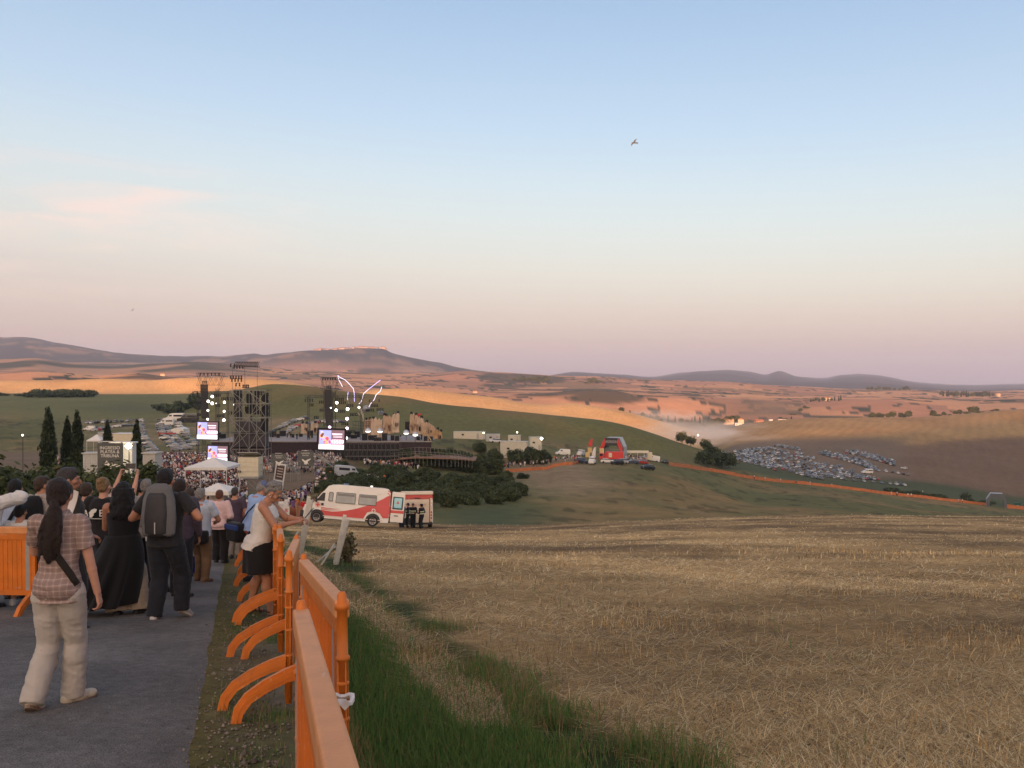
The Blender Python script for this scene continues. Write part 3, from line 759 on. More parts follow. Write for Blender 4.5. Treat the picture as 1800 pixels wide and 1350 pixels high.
for px, py, n, sp, lb in [(543, 703, 4, 1.0, 'lamp bunch under the far left end of the right truss'), (547, 711, 3, .5, 'lamps hanging low at the left end of the right truss'), (565, 706, 3, .5, 'lamps left of the right hanging speaker'), (566, 720, 3, .5, 'low lamps left of the right hanging speaker'),
      (597, 701, 5, 1.0, 'lamp row right of the right hanging speaker'), (602, 707, 4, .8, 'second lamp row right of the right hanging speaker'), (600, 722, 4, .8, 'lamps between the bright spots on the right rig'), (652, 704, 2, .4, 'small lamp pair at the right end of the rig'), (667, 703, 1, .1, 'lone lamp past the right end of the rig'),
      (650, 720, 5, 1.0, 'dark lamps above the stage ruin at centre'), (668, 719, 4, .8, 'dark lamps at the right above the stage ruin'), (343, 690, 2, .6, 'lamps at the left tip of the left truss'), (349, 707, 3, .5, 'lamps left of the left hanging speaker'), (382, 694, 4, .8, 'lamps on the right arm of the left truss'),
      (350, 728, 3, .4, 'lamps standing left of the left screen top'), (615, 712, 4, .8, 'dark lamps under the right truss by the bright spots'), (622, 728, 5, .9, 'thick dark lamp bunch left of the curved sculpture'), (606, 744, 4, .8, 'low dark lamps above the largest screen'), (618, 758, 5, .9, 'dark lamps right of the largest screen'), (658, 712, 5, .9, 'dark lamps crowding the right end of the rig'), (556, 733, 3, .5, 'lowest lamps left of the right hanging speaker'), (395, 700, 4, .8, 'dark lamps between the left rig and the big tower'), (388, 730, 5, .9, 'low dark lamps above the left screen'), (383, 712, 3, .5, 'lamps on the middle of the left rig')]:
 lamp_cluster(px, py, 243, n, lb, sp)
# ---- lit spots
spots = [(592,708,1.0,0),(591,721,1.0,0),(611,719,1.1,0),(581.5,717,.5,0),(610,736,1.1,1),(579.5,751,.95,1),(610,753,1.0,1),(609,770,.9,0),
  (373,697,1.0,0),(366,705.5,1.0,0),(373,709,1.05,0),(394.5,707,.9,0),(365.5,721.5,.8,0),(394,723,.8,0),(365,737,.75,0),(393.5,738.5,1.05,0),
  (411,711,.5,0),(439.5,719,.45,0),(451.7,719,.6,0),(445,721,.5,0),(443,724,.5,0),(631,716,.8,0),(460,740,.5,0),(466,743,.5,0),(380,709,.3,0)]
for i, (px, py, s, p) in enumerate(spots):
 side = 'right' if px > 540 else ('left' if px < 400 else 'big scaffold')
 hgt = 'upper' if py < 712 else ('middle' if py < 730 else 'lower')
 P = wpt(px, py, 236 if side != 'big scaffold' else 206)
 t = thing('lit_spotlight', 'bright %s spotlight at the %s of the %s stage rig' % ('pinkish' if p else 'white', hgt, side), 'spotlight', P, group='lit spotlights on the %s rig, %s part' % (side, hgt))
 b = MB(); b.lathe([(.02, -.30), (.36*s, -.26), (.42*s, 0), (.39*s, .05)], n=12); b.xform(Matrix.Rotation(R(90), 4, 'X')); b.v = [(v[0], v[1]+.12, v[2]) for v in b.v]; b.build('housing', BLACK, t)
 b = MB(); b.lathe([(.38*s, -.02), (.34*s, .03), (.25*s, .07), (.02, .09)], n=12); b.xform(Matrix.Rotation(R(90), 4, 'X')); b.build('lens', LAMP_P if p else LAMP, t)
 b = MB(); b.bar((0, .2, 0), (0, .25, 1.1*s), .04, 4); b.build('bracket', STEEL_D, t)
# ---- neon outlines of two big leaves
NEON = mat('neon_tube', (.7, .7, .9), .3, emit=(.55, .42, 1.0), estr=.9)
NEON2 = mat('neon_tube_white', (.8, .7, .7), .3, emit=(.95, .8, 1.0), estr=.8)
TUBE = mat('unlit_tube', (.35, .33, .33), .4)
Yn = 244
def neon(label, segs, base):
 t = thing('neon_leaf_outline', label, 'neon outline', wpt(base[0], base[1], Yn))
 for pts, m in segs:
  b = MB(); b.path([wpt(x, y, Yn)-t.location for x, y in pts], .075, 5); b.build('tube', m, t)
neon('left neon leaf outline glowing blue and violet above the stage', [([(594,660),(595,667),(598,672),(602,680)], NEON2), ([(602,680),(609,684),(612,689)], TUBE), ([(612,689),(611,697),(611,703)], NEON), ([(611,703),(614,712)], TUBE),
 ([(594,660),(597,663)], NEON), ([(597,663),(607,668),(613,674)], NEON2), ([(613,674),(621,683),(622.5,690)], NEON2), ([(622.5,690),(623,706)], NEON)], (618, 714))
neon('right neon leaf outline leaning outward, violet to white', [([(669,668),(656,678),(648,684)], NEON), ([(648,684),(639,692),(637,700)], NEON2), ([(637,700),(635,706),(631,710)], NEON2), ([(669,668),(671,672),(671.5,678)], TUBE), ([(671,680),(669,687),(661,694)], NEON2), ([(661,694),(658,702),(652,709),(648,716)], NEON2)], (640, 714))
# ---- big screens with the donation number
def text_mesh(txt, size, mats, ext=.01, align='CENTER'):
 cu = bpy.data.curves.new('lettering', 'FONT'); cu.body = txt; cu.size = size; cu.extrude = ext; cu.align_x = align; cu.align_y = 'CENTER'; cu.resolution_u = 3
 o = bpy.data.objects.new('lettering', cu); COL.objects.link(o)
 dg = C.evaluated_depsgraph_get(); me = bpy.data.meshes.new_from_object(o.evaluated_get(dg));
 bpy.data.objects.remove(o); bpy.data.curves.remove(cu)
 me.materials.clear(); me.materials.append(mats); return me
def emi(name, c, s=.55): return mat(name, tuple(.4*v for v in c), .4, 0, emit=c, estr=s)
def screen(px0, px1, py0, py1, Y, label, dark, rz=0, rx=0, border=.5, bottom=0):
 k = px2m(Y); w = (px1-px0)*k; h = (py1-py0)*k; P = wpt((px0+px1)/2, py1, Y)
 t = thing('video_screen', label, 'video screen', P, rz)
 t.rotation_euler = (0, rx, rz)
 b = MB(); b.box((0, .35, h/2-bottom/2), (w+border, .6, h+border+bottom)); b.build('housing', BLACK, t)
 if bottom == 0:
  b = MB()
  for q in (-w*.42, w*.42): b.bar((q, .4, 0), (q, .4, -3.0), .08, 5)
  b.build('support', STEEL_D, t)
 b = MB(); b.box((0, .02, h/2), (w, .04, h)); b.build('panel', emi('screen_ground', (.26, .15, .18), .5), t)
 y = -.012
 b = MB(); b.box((0, y, h*.125), (w, .02, h*.25)); b.build('white_band', SCREEN_W, t)
 # picture in the upper left
 rr = random.Random(5)
 b = MB(); b.box((-w*.245, y, h*.62), (w*.46, .02, h*.72)); b.build('picture', emi('screen_sky', (.42, .45, 1.0), .6), t)
 cols = [emi('screen_orange', (1.0, .45, .22), .65), emi('screen_red', (.95, .10, .18), .6), emi('screen_pink', (1.0, .18, .38), .6), emi('screen_peach', (1.0, .62, .40), .7), emi('screen_brown', (.22, .08, .07), .5)]
 b = MB(); b.slot = 0
 for i in range(30):
  cx = -w*.46+rr.uniform(.01, .42)*w; cz = h*(.28+.66*rr.uniform(0, 1)*(.95 if cx < -w*.2 else .6))
  r_ = rr.uniform(.035, .08)*w; n = 7; a0 = rr.uniform(0, 6)
  slot = rr.choice([0, 3, 0, 3, 4]) if cz > h*.6 else rr.choice([1, 2, 1, 0, 4])
  pts = []
  for j in range(n):
   rj = r_*rr.uniform(.7, 1.1); pts.append((max(-w*.475, min(-w*.015, cx+rj*math.cos(a0+j*6.28/n))), max(h*.265, min(h*.975, cz+rj*math.sin(a0+j*6.28/n)))))
  b.prism(pts, y-.012-.002*i, y-.011-.002*i, 'y', slot)
 b.build('picture_figures', cols, t)
 b = MB(); n = 16; rr_ = h*.13
 pts = [(w*.06+rr_*.9*math.cos(a), h*.40+rr_*math.sin(a)) for a in np.linspace(math.pi/2, 3*math.pi/2, 8)]+[(w*.40+rr_*.9*math.cos(a), h*.40+rr_*math.sin(a)) for a in np.linspace(-math.pi/2, math.pi/2, 8)]
 b.prism(pts, y-.03, y-.02); b.build('number_pill', emi('screen_pill', (1.0, .42, .62), .6), t)
 def tx(s, size, x, z, m):
  me = text_mesh(s, size, m, .004); o = link('lettering', me, t, (x, y-.05, z)); o.rotation_euler = (R(90), 0, 0)
 tx('45580', h*.27, w*.235, h*.40, emi('screen_text', (1, .97, .98), .9))
 b = MB()
 b.box((w*.22, y-.03, h*.80), (w*.40, .01, h*.055)); b.box((w*.24, y-.03, h*.70), (w*.36, .01, h*.025)); b.box((w*.24, y-.03, h*.635), (w*.34, .01, h*.022))
 b.build('caption_lines', emi('screen_caption', (1, .82, .95), .8), t)
 b = MB(); b.prism([(w*.33, h*.09), (w*.345, h*.10), (w*.37, h*.16), (w*.355, h*.165)], y-.03, y-.02); b.build('small_mark', emi('screen_dark', (.1, .1, .12), .3), t)
 return t
screen(346, 382, 742, 772, 236, 'video screen showing 45580 left of the big scaffold tower', 1, R(0), R(1.5))
screen(364, 400, 784, 812, 190, 'lower video screen with 45580 half hidden by the white canopy', 1, R(-4), R(1.5))
screen(560, 604, 756, 790, 226, 'largest video screen with 45580 in front of the right truss tower', 1, R(5), R(2), 1.0, 2.0)
# ---- stage decks
DECK = mat('stage_floor', (.27, .24, .235), .7, .1, 1)
def deck():
 Y = 236; k = px2m(Y); zt = zat(775, Y); P = gp(520, Y); zg = P.z
 t = thing('stage_deck', 'long pale stage floor behind the audience with dark skirting', 'stage', (P.x, Y, zg))
 x0, x1 = (372-520)*k, (760-520)*k; h = zt-zg
 b = MB(); b.bbox(((x0+x1)/2, 11, h-.12), (x1-x0, 24, .24), .03); b.build('floor', DECK, t)
 b = MB(); b.box(((x0+x1)/2, -.75, h/2-.3), (x1-x0-.4, .2, h-.1)); b.build('skirt', mat('skirt_dark', (.03, .018, .022), .8, .3, 2), t)
 b = MB()
 for i in range(44): b.bar((x0+.5+(x1-x0-1)*i/43, .2, -.4), (x0+.5+(x1-x0-1)*i/43, .2, h-.25), .06, 4)
 b.build('post', STEEL_D, t)
 return t, h+zg
_, ZD = deck()
def right_wing():
 Y0, Y1 = 222, 236;
 P = gp(770, 226); zg = P.z; t = thing('stage_ramp', 'railed ramp of the stage wing above the green hedge', 'ramp', P)
 pts = []
 top = [(686, 808, 226), (730, 804, 225), (800, 806, 224), (836, 809, 226)]
 up = [(686, 797), (730, 793.5), (800, 797.5), (836, 805)]
 b = MB()
 vs = []
 for (px, py, Y) in top:
  q = wpt(px, py, Y)-P; vs += [q, q+Vector((0, 9, .2)), q+Vector((0, 9, .0)), q+Vector((0, 0, -.25))]
 n = len(top); fs = []
 for i in range(n-1):
  for j in range(4): fs.append((i*4+j, i*4+(j+1) % 4, (i+1)*4+(j+1) % 4, (i+1)*4+j))
 fs += [(0, 1, 2, 3), tuple(4*(n-1)+j for j in (3, 2, 1, 0))]
 b.add(vs, fs); b.build('walkway', mat('rusty_deck_edge', (.20, .115, .07), .8, .3, 1), t)
 b = MB(); r_ = MB()
 for i in range(3):
  for s in range(10 if i == 1 else 6):
   f = s/(10 if i == 1 else 6)
   a = wpt(*[top[i][0]*(1-f)+top[i+1][0]*f, top[i][1]*(1-f)+top[i+1][1]*f, top[i][2]])-P
   c = wpt(*[top[i][0]*(1-f)+top[i+1][0]*f, up[i][1]*(1-f)+up[i+1][1]*f, top[i][2]])-P
   b.bar(a, c, .05, 4); b.bar(a-Vector((0, 0, 2.2)), a, .05, 4)
   a2 = a+Vector((0, 9, 0)); b.bar(a2, c+Vector((0, 9, .4)), .05, 4)
  a = wpt(top[i][0], up[i][1], top[i][2])-P; c = wpt(top[i+1][0], up[i+1][1], top[i+1][2])-P
  for q in (0, .55): r_.bar(a-Vector((0, 0, q)), c-Vector((0, 0, q)), .04, 4)
  r_.bar(a+Vector((0, 9, .4)), c+Vector((0, 9, .4)), .04, 4)
 b.build('post', STEEL, t); r_.build('handrail', STEEL, t)
 b = MB()
 for i in range(26):
  f = i/25; q = wpt(735+f*92, 796+f*7, 231)-P; b.bbox(q, (.5, .45, .42), .05)
 b.build('footlights', BLACK, t)
right_wing()
def substructure():
 P = gp(640, 224); zg = P.z; t = thing('stage_substructure', 'dark scaffold base under the right part of the stage', 'scaffolding', P)
 b = MB(); z1 = zat(778, 224)-zg
 k = px2m(224)
 for i in range(13):
  x = (606-640+i*8)*k
  for y in (0, 3): b.bar((x, y, -.5), (x, y, z1), .07, 4)
  if i < 12:
   b.bar((x, 0, 0), (x+8*k, 0, z1*.6), .05, 3); b.bar((x+8*k, 0, z1*.2), (x, 0, z1*.9), .05, 3)
 b.build('standard', STEEL_D, t)
 b = MB()
 for z in (z1*.3, z1*.62, z1*.99):
  for y in (0, 3): b.bar((-34*k, y, z), (62*k, y, z), .06, 4)
 b.build('ledger', STEEL, t)
 b = MB(); b.box((14*k, 2.2, z1*.45), (92*k, .2, z1*.8)); b.build('backing', BLACK, t)
substructure()
# ---- stage set: broken plaster walls
RUIN = mat('plaster_ruin', (.40, .29, .205), .9, .30, .55, .6, 2.5)
RUIN2 = mat('plaster_ruin_pale', (.47, .37, .28), .9, .30, .6, .6, 2.5)
def ruin(px0, px1, prof, base, Y, label, m=RUIN, depth=1.4):
 """prof: list of (fraction across, photo row) of the broken top edge"""
 k = px2m(Y); P = wpt((px0+px1)/2, base, Y); w = (px1-px0)*k
 t = thing('stage_ruin', label, 'stage set wall', P)
 rr = random.Random(int(px0))
 b = MB()
 n = 0
 for i in range(len(prof)-1):
  f0, y0 = prof[i]; f1, y1 = prof[i+1]
  h = zat((y0+y1)/2, Y)-P.z
  x0, x1 = -w/2+w*f0, -w/2+w*f1
  lay = max(2, int(h/1.1))
  for q in range(lay):
   z0, z1 = h*q/lay, h*(q+1)/lay
   b.bbox(((x0+x1)/2+rr.uniform(-.08, .08), rr.uniform(-.12, .12), (z0+z1)/2), (x1-x0+.05, depth*rr.uniform(.85, 1.1), z1-z0+.02), .05, (0, R(rr.uniform(-1.5, 1.5)), R(rr.uniform(-4, 4))))
  b.box(((x0+x1)/2+rr.uniform(-.2, .2)*(x1-x0), 0, h+.15), ((x1-x0)*.5, depth*.6, .5), (0, R(rr.uniform(-12, 12)), 0), .6)
 b.build('wall', m, t)
 # dark slabs on the wall face: shade of openings in their colour
 b = MB()
 for i in range(3):
  f = rr.uniform(.12, .88); hh = rr.uniform(.25, .6)*(zat(max(p[1] for p in prof), Y)-P.z)
  b.box((-w/2+w*f, -depth*.62, hh), (.35*rr.uniform(.7, 1.6), .12, 1.1*rr.uniform(.6, 1.4)))
 b.build('shade_slab', mat('ruin_opening_shade', (.16, .10, .075), .9, .2, 2), t)
 for i in range(2):
  b = MB(); f = rr.uniform(.1, .9); j = min(len(prof)-2, int(f*(len(prof)-1)))
  h = zat((prof[j][1]+prof[j+1][1])/2, Y)-P.z
  b.lathe([(.3, 0), (.38, .2), (.32, .6), (.1, .7)], (-w/2+w*f, 0, h+.2), 8); b.build('top_lamp', BLACK, t)
 return t
ruin(640, 656, [(0,738),(.3,741),(.6,736),(1,739)], 792, 246, 'low broken plaster wall left of the stage ruin', RUIN)
ruin(653, 673, [(0,741),(.25,734),(.5,737),(.8,739),(1,740)], 794, 244, 'plaster wall with a jagged top behind the silver domes', RUIN2)
ruin(674, 692, [(0,733),(.25,730),(.45,735),(.75,731),(1,737)], 762, 243, 'toothed plaster wall left of the tall square pillar', RUIN)
ruin(689, 702, [(0,733),(.25,729),(.6,727.5),(1,728)], 760, 242, 'tall square plaster pillar at the centre of the ruin', RUIN2)
ruin(721, 733, [(0,730),(.3,728),(.7,729.5),(1,732)], 762, 242, 'tall plaster pillar right of the black speaker block', RUIN)
ruin(732, 744, [(0,731),(.3,736),(.6,733),(1,739)], 763, 242, 'leaning plaster wall under the red figure', RUIN2)
ruin(743, 763, [(0,742),(.2,744),(.45,743),(.7,748),(1,750)], 768, 240, 'stepped plaster wall sloping down to the right', RUIN)
ruin(762, 777, [(0,752),(.3,757),(.6,756),(1,764)], 771, 238, 'lowest plaster block at the right end of the ruin', mat('plaster_ochre', (.42, .27, .14), .9, .3, .6, .6, 2.5))
for px, py0, py1, Y, lb in [(536, 746, 762, 250, 'cream flat standing behind the stage left of the right speaker'), (553, 745, 760, 250, 'cream cloth flat near the right hanging speaker')]:
 ruin(px-6, px+6, [(0,py0),(.5,py0-1),(1,py0+1)], py1, Y, lb, RUIN2, .8)
def plank():
 P = wpt(752, 772, 236); b = MB(); b.box((0, 0, 1.1), (.28, .2, 3.4), (0, R(-33), 0)); b.box((-.5, .3, 1.0), (.22, .2, 3.0), (0, R(-30), 0))
 tag(b.build('timber_prop', mat('pale_timber', (.45, .33, .17), .8), loc=P), 'two pale timbers leaning on the stepped ruin wall', 'timber')
plank()
def block_speaker():
 P = wpt(717, 761, 243); t = thing('speaker_stack', 'tall black speaker block between the two ruin halves', 'loudspeaker', P)
 for i in range(3):
  b = MB(); b.bbox((0, 0, .55+i*1.07), (1.45, 1.0, 1.04), .04); b.build('cabinet', BLACK, t)
block_speaker()
def red_statue():
 # red banner-like figure above the ruin
 P = wpt(737, 733, 243); b = MB()
 b.path([(-.3, 0, -.5), (-.2, 0, .3), (.1, 0, .8), (.25, 0, 1.0)], [.28, .42, .3, .1], 8); b.path([(0, 0, .6), (.5, 0, .9), (.8, 0, .4)], [.15, .16, .06], 6); b.path([(-.1, 0, .5), (-.6, 0, .7), (-.5, 0, 1.1)], [.14, .13, .05], 6)
 tag(b.build('red_figure', mat('red_cloth', (.50, .05, .04), .7, .3, 3), smooth=True, loc=P), 'red draped figure perched on top of the ruin', 'stage figure')
red_statue()
SILVER = mat('silver_dome', (.55, .55, .58), .28, .1, 3, metal=.6)
for px, py, lb in [(647, 757.5, 'silver dome lamp leftmost of the four, under the jagged wall'), (668, 758, 'silver dome lamp below the toothed wall'), (714, 761, 'big silver dome lamp below the black speaker block'), (730, 764, 'smaller silver dome lamp rightmost of the four')]:
 P = wpt(px, py, 232); t = thing('dome_lamp', lb, 'dome lamp', P, group='silver dome lamps along the stage')
 b = MB(); b.lathe([(.8, 0), (.78, .25), (.62, .55), (.35, .78), (.02, .85)], n=16); b.build('dome', SILVER, t, True)
 b = MB(); b.lathe([(.1, -.42), (.55, -.3), (.74, -.02)], n=16); b.build('glow', mat('dome_glow', (.8, .8, .8), .4, emit=(1, .95, .88), estr=1.6), t, True)
 b = MB(); b.bar((0, 0, -.4), (0, 0, -2.2), .08, 6); b.build('stand', STEEL_D, t)
def horse_rig():
 # pale sculpture of curved tubes under the neon leaves
 P = wpt(630, 745, 244); t = thing('stage_sculpture', 'pale sculpture of curved bands under the neon leaves', 'sculpture', P)
 b = MB(); b.path([(-.4, 0, 4.6), (.3, 0, 4.4), (.9, 0, 3.4), (1.3, 0, 2.2), (1.3, 0, .6)], [.12, .3, .34, .28, .22], 8); b.path([(-.6, 0, 2.6), (0, 0, 3.0), (.5, 0, 2.4)], [.1, .2, .1], 7); b.build('band', mat('ivory', (.6, .55, .46), .6, .2, 2), t, True)
 b = MB(); b.lathe([(.1, 0), (.7, .2), (1.1, .9), (.9, 1.7), (.2, 2.1)], (2.2, .5, 3.2), 10); b.lathe([(.1, 0), (.6, .3), (.8, 1), (.2, 1.5)], (6.2, .8, 2.3), 10)
 b.build('tangle', mat('silver_mesh', (.3, .32, .35), .4, .6, 1.2, .8, 3, metal=.4), t)
 b = MB()
 for i in range(7): b.bar((-1.6+i*.75, .6, -2), (-1.6+i*.75, .6, .8), .07, 4)
 b.box((.6, .6, -.6), (5, .1, .12)); b.box((.6, .6, .7), (5, .1, .12)); b.build('stand_frame', STEEL_D, t)
horse_rig()
def cases():
 rr = random.Random(12)
 for i, (px, Y) in enumerate([(480, 252), (489, 249), (497, 256), (514, 250), (529, 254), (545, 249), (596, 252), (603, 247), (613, 251), (622, 246), (628, 252), (641, 238), (655, 239), (664, 236), (676, 237), (690, 238), (698, 236), (735, 239), (748, 236), (757, 237), (384, 250), (392, 246), (356, 252)]):
  w, d_, h = rr.uniform(.9, 2.2), rr.uniform(.8, 1.4), rr.uniform(.8, 2.4); t = thing('equipment_case', 'black equipment case standing on the stage floor', 'equipment case', ((px-900)/F*Y, Y, ZD), R(rr.uniform(-20, 20)), 'black equipment cases on the stage')
  b = MB(); b.bbox((0, 0, h*.45), (w, d_, h*.9), .05); b.build('box', BLACK, t)
  b = MB(); b.bbox((0, 0, h*.95), (w*1.02, d_*1.02, h*.1), .03); b.build('lid', STEEL_D, t)
cases()
# ---- cabins and containers
def cabin(px0, px1, py0, py1, Y, label, m, depth=2.5, rz=0, roof=None, door=True, flat=False):
 k = px2m(Y); w = (px1-px0)*k; h = (py1-py0)*k; P = wpt((px0+px1)/2, py1, Y)
 g = gz(P.x, P.y); h2 = P.z+h-g; P.z = g
 t = thing('site_cabin', label, 'cabin', P, rz)
 b = MB(); b.bbox((0, depth/2, h2/2-.1), (w, depth, h2+.2), .04);
 n = max(3, int(w/.5))
 for i in range(n): b.box((-w/2+w*(i+.5)/n, -.02, h2/2), (.06, .05, h2*.9))
 b.build('wall', m, t)
 b = MB(); b.bbox((0, depth/2, h2+.07), (w+.25, depth+.25, .16), .03); b.build('roof', roof or m, t)
 if door:
  b = MB(); b.box((w*.28, -.05, min(1.05, h2*.42)), (.85, .06, min(2.0, h2*.8))); b.build('door', mat('cabin_door', (.32, .31, .28), .6), t)
  b = MB(); b.box((-w*.2, -.05, h2*.62), (.9, .06, .6)); b.build('window', mat('dark_glass', (.02, .025, .03), .1, .1, 3, spec=.8), t)
 return t
OFFW = mat('offwhite_wall', (.50, .48, .40), .7, .1, 1.5, .1, 10)
cabin(797, 852, 759.5, 775, 330, 'long low white cabin row behind the stage ruin', OFFW, 3, R(-4))
cabin(855, 879, 764, 777, 320, 'grey white container right of the long cabin row', mat('grey_container', (.40, .40, .38), .6, .1, 1), 3, R(8))
cabin(893, 914, 766, 778, 325, 'small cream cabin above the square one', OFFW, 3, R(-8))
cabin(879, 926, 777, 794, 296, 'large square cream cabin among the bushes', OFFW, 4, R(-10))
cabin(932, 953, 769, 783, 318, 'cream cabin with a floodlight on its right corner', OFFW, 3, R(10))
cabin(198, 236, 763, 780, 225, 'cream ticket cabin with an overhanging roof behind the cypress', CREAM, 4, R(0), WHITE)
cabin(172, 183, 761, 782, 228, 'narrow grey cabin left of the cypress', mat('grey_cabin', (.36, .37, .36), .6), 3, 0, None, False)
cabin(194, 232, 780, 822, 84, 'white container right behind the entrance sign under the floodlight', mat('white_container', (.46, .46, .47), .55, .08, 1), 1.0, R(0), WHITE, False)
cabin(250, 273, 798, 832, 92, 'plain pale panel hut right of the slim cypress', mat('pale_panel', (.44, .42, .38), .7), 1.5, R(-6), None, False)
cabin(146, 171, 798, 813, 100, 'low pale grey counter left of the entrance sign', mat('pale_counter', (.42, .42, .40), .7), 1.5, R(4), None, False)
def flood(px, py, Y, r, label, e=8.0, pole=True, light=False):
 P = wpt(px, py, Y); t = thing('floodlight', label, 'floodlight', P)
 b = MB(); b.lathe([(.02, -r*.9), (r*.6, -r*.6), (r, 0), (r*.6, r*.6), (.02, r*.9)], n=12); b.build('lamp', mat('flood_glow_%g' % e, (.9, .85, .8), .4, 0, emit=(1, .86, .62), estr=e), t, True)
 if pole:
  g = gz(P.x, P.y); b = MB(); b.bar((0, .1, g-P.z-.1), (0, .1, -r*.5), .05, 5); b.build('pole', STEEL_D, t)
 if light:
  ld = bpy.data.lights.new('flood_lamp', 'POINT'); ld.energy = light; ld.color = (1, .82, .45); ld.shadow_soft_size = .3
  lo = bpy.data.objects.new('flood_lamp', ld); COL.objects.link(lo); lo.parent = t; lo.location = (0, -r*1.5, 0)
 return t
flood(226, 784, 82, .30, 'glaring floodlight between the entrance sign and the slim cypress', 14, True, 260)
flood(39.5, 765, 120, .13, 'small round lamp on a pole at the far left', 5)
flood(952, 771, 312, .55, 'bright floodlight on the corner of the cream cabin', 9)
flood(909, 760, 318, .30, 'small lamp above the small cream cabin', 4)
flood(850, 761, 322, .28, 'small lamp at the right end of the long white cabin row', 5)
flood(1227, 765, 640, .6, 'lone lamp in the dust beyond the car park', 4)
# ---- entrance signs with the white winged horse
SIGN = mat('sign_grey', (.085, .09, .088), .6, .2, 1)
def horse_poly():
 return [(-.42,-.32),(-.40,-.06),(-.46,.08),(-.52,.10),(-.50,.22),(-.42,.34),(-.36,.44),(-.34,.38),(-.26,.30),(-.16,.18),(-.06,.12),(.04,.20),(.10,.14),(.30,.14),(.62,.10),(.74,.04),(.60,-.04),(.36,-.10),(.16,-.12),(.04,-.22),(-.08,-.32),(-.12,-.22),(-.22,-.18),(-.28,-.38),(-.34,-.30),(-.38,-.42)]
def sign(px0, px1, py0, py1, Y, label, lines, rz=0, bird=False):
 k = px2m(Y); w = (px1-px0)*k; P = wpt((px0+px1)/2, py1, Y); ztop = zat(py0, Y); g = gz(P.x, P.y); h = ztop-P.z
 t = thing('entrance_sign', label, 'sign', P, rz)
 b = MB(); b.bbox((0, .1, h/2), (w, .16, h), .02); b.build('board', SIGN, t)
 for q in (-w*.42, w*.42):
  b = MB(); b.bar((q, .24, g-P.z-.2), (q, .24, h+.1), .06, 6); b.build('post', STEEL, t)
 for s, sz, z in lines:
  me = text_mesh(s, sz*h, mat('sign_white', (.72, .70, .64), .6, .05), .006)
  o = link('lettering', me, t, (0, .012, z*h)); o.rotation_euler = (R(90), 0, 0)
 b = MB(); sc = w*.50
 pl = horse_poly() if not bird else [(-.55,.30),(-.40,.26),(-.22,.12),(-.05,.10),(.12,.22),(.50,.34),(.62,.36),(.44,.18),(.22,.02),(.16,-.10),(.30,-.40),(.14,-.26),(.02,-.34),(-.04,-.46),(-.14,-.28),(-.30,-.40),(-.24,-.16),(-.34,-.02),(-.50,.12)]
 b.prism([(x*sc+.05*w, h*(.20 if not bird else .33)+z*sc) for x, z in pl], .0, .022)
 if not bird: b.lathe([(.01, -.07), (.05, -.04), (.055, .02), (.01, .07)], (.10*w, .01, h*.20+.24*sc), 8)
 b.build('white_emblem', mat('sign_white', (.72, .70, .64), .6, .05), t)
 b = MB(); b.box((0, -.25, h+.16), (w*.45, .14, .07)); b.bar((0, .1, h), (0, -.25, h+.16), .02, 4); b.build('sign_lamp', WHITE, t)
 return t
sign(171, 215, 779, 829, 75, 'grey entrance sign reading INGRESSO PLATEA & TRIBUNA with a white winged rider', [('INGRESSO', .155, .83), ('PLATEA &', .155, .69), ('TRIBUNA', .155, .55)])
sign(477, 503, 798, 822, 176, 'left grey gate sign with a white winged horse by the steps', [('INGRESSO', .12, .86), ('PLATEA', .12, .72)], R(0), True)
sign(523, 551, 793, 820, 180, 'right grey gate sign with a white winged horse below the large screen', [('INGRESSO', .12, .86), ('PLATEA', .12, .72)], R(0), True)
def canopy(px0, px1, py_tip, py_eave, py_base, Y, label, ridge=False, legs=True, m=None, cat='canopy'):
 k = px2m(Y); w = (px1-px0)*k; P = wpt((px0+px1)/2, py_eave, Y); g = gz(P.x, P.y); z0 = P.z; P.z = g; he = z0-g; ht = (py_eave-py_tip)*k
 t = thing('canopy_tent', label, cat, P)
 b = MB(); a = w/2
 vs = [(-a, 0, he), (a, 0, he), (a, w, he), (-a, w, he), (0, w/2, he+ht), (-a*.45, w*.275, he+ht*.50), (a*.45, w*.275, he+ht*.50), (a*.45, w*.725, he+ht*.50), (-a*.45, w*.725, he+ht*.50)]
 fs = [(0, 1, 6, 5), (1, 2, 7, 6), (2, 3, 8, 7), (3, 0, 5, 8), (5, 6, 4), (6, 7, 4), (7, 8, 4), (8, 5, 4)]
 b.add(vs, fs); vs2 = [(x, y, z-.12 if i < 4 else z-.02) for i, (x, y, z) in enumerate(vs)]
 b.add(vs2, [tuple(reversed(f)) for f in fs])
 for (x0, y0), (x1, y1) in (((-a, 0), (a, 0)), ((a, 0), (a, w)), ((a, w), (-a, w)), ((-a, w), (-a, 0))):
  b.add([(x0, y0, he), (x1, y1, he), (x1, y1, he-.28), (x0, y0, he-.28)], [(0, 1, 2, 3)])
 b.build('roof', m or mat('white_canvas', (.66, .64, .60), .8, .06, 2, .15, 6), t)
 if legs:
  for x, y in ((-a*.97, .05), (a*.97, .05), (a*.97, w-.05), (-a*.97, w-.05)):
   q = MB(); q.bar((x, y, -.3), (x, y, he), .04, 5); q.build('leg', WHITE, t)
 return t
canopy(324, 399, 807, 822, 850, 96, 'wide white canopy over the middle of the audience')
canopy(345, 402, 852, 864, 890, 63, 'lower white canopy over the food stall beside the lane')
canopy(152, 177, 764, 774, 786, 205, 'small white gazebo left of the cypress')
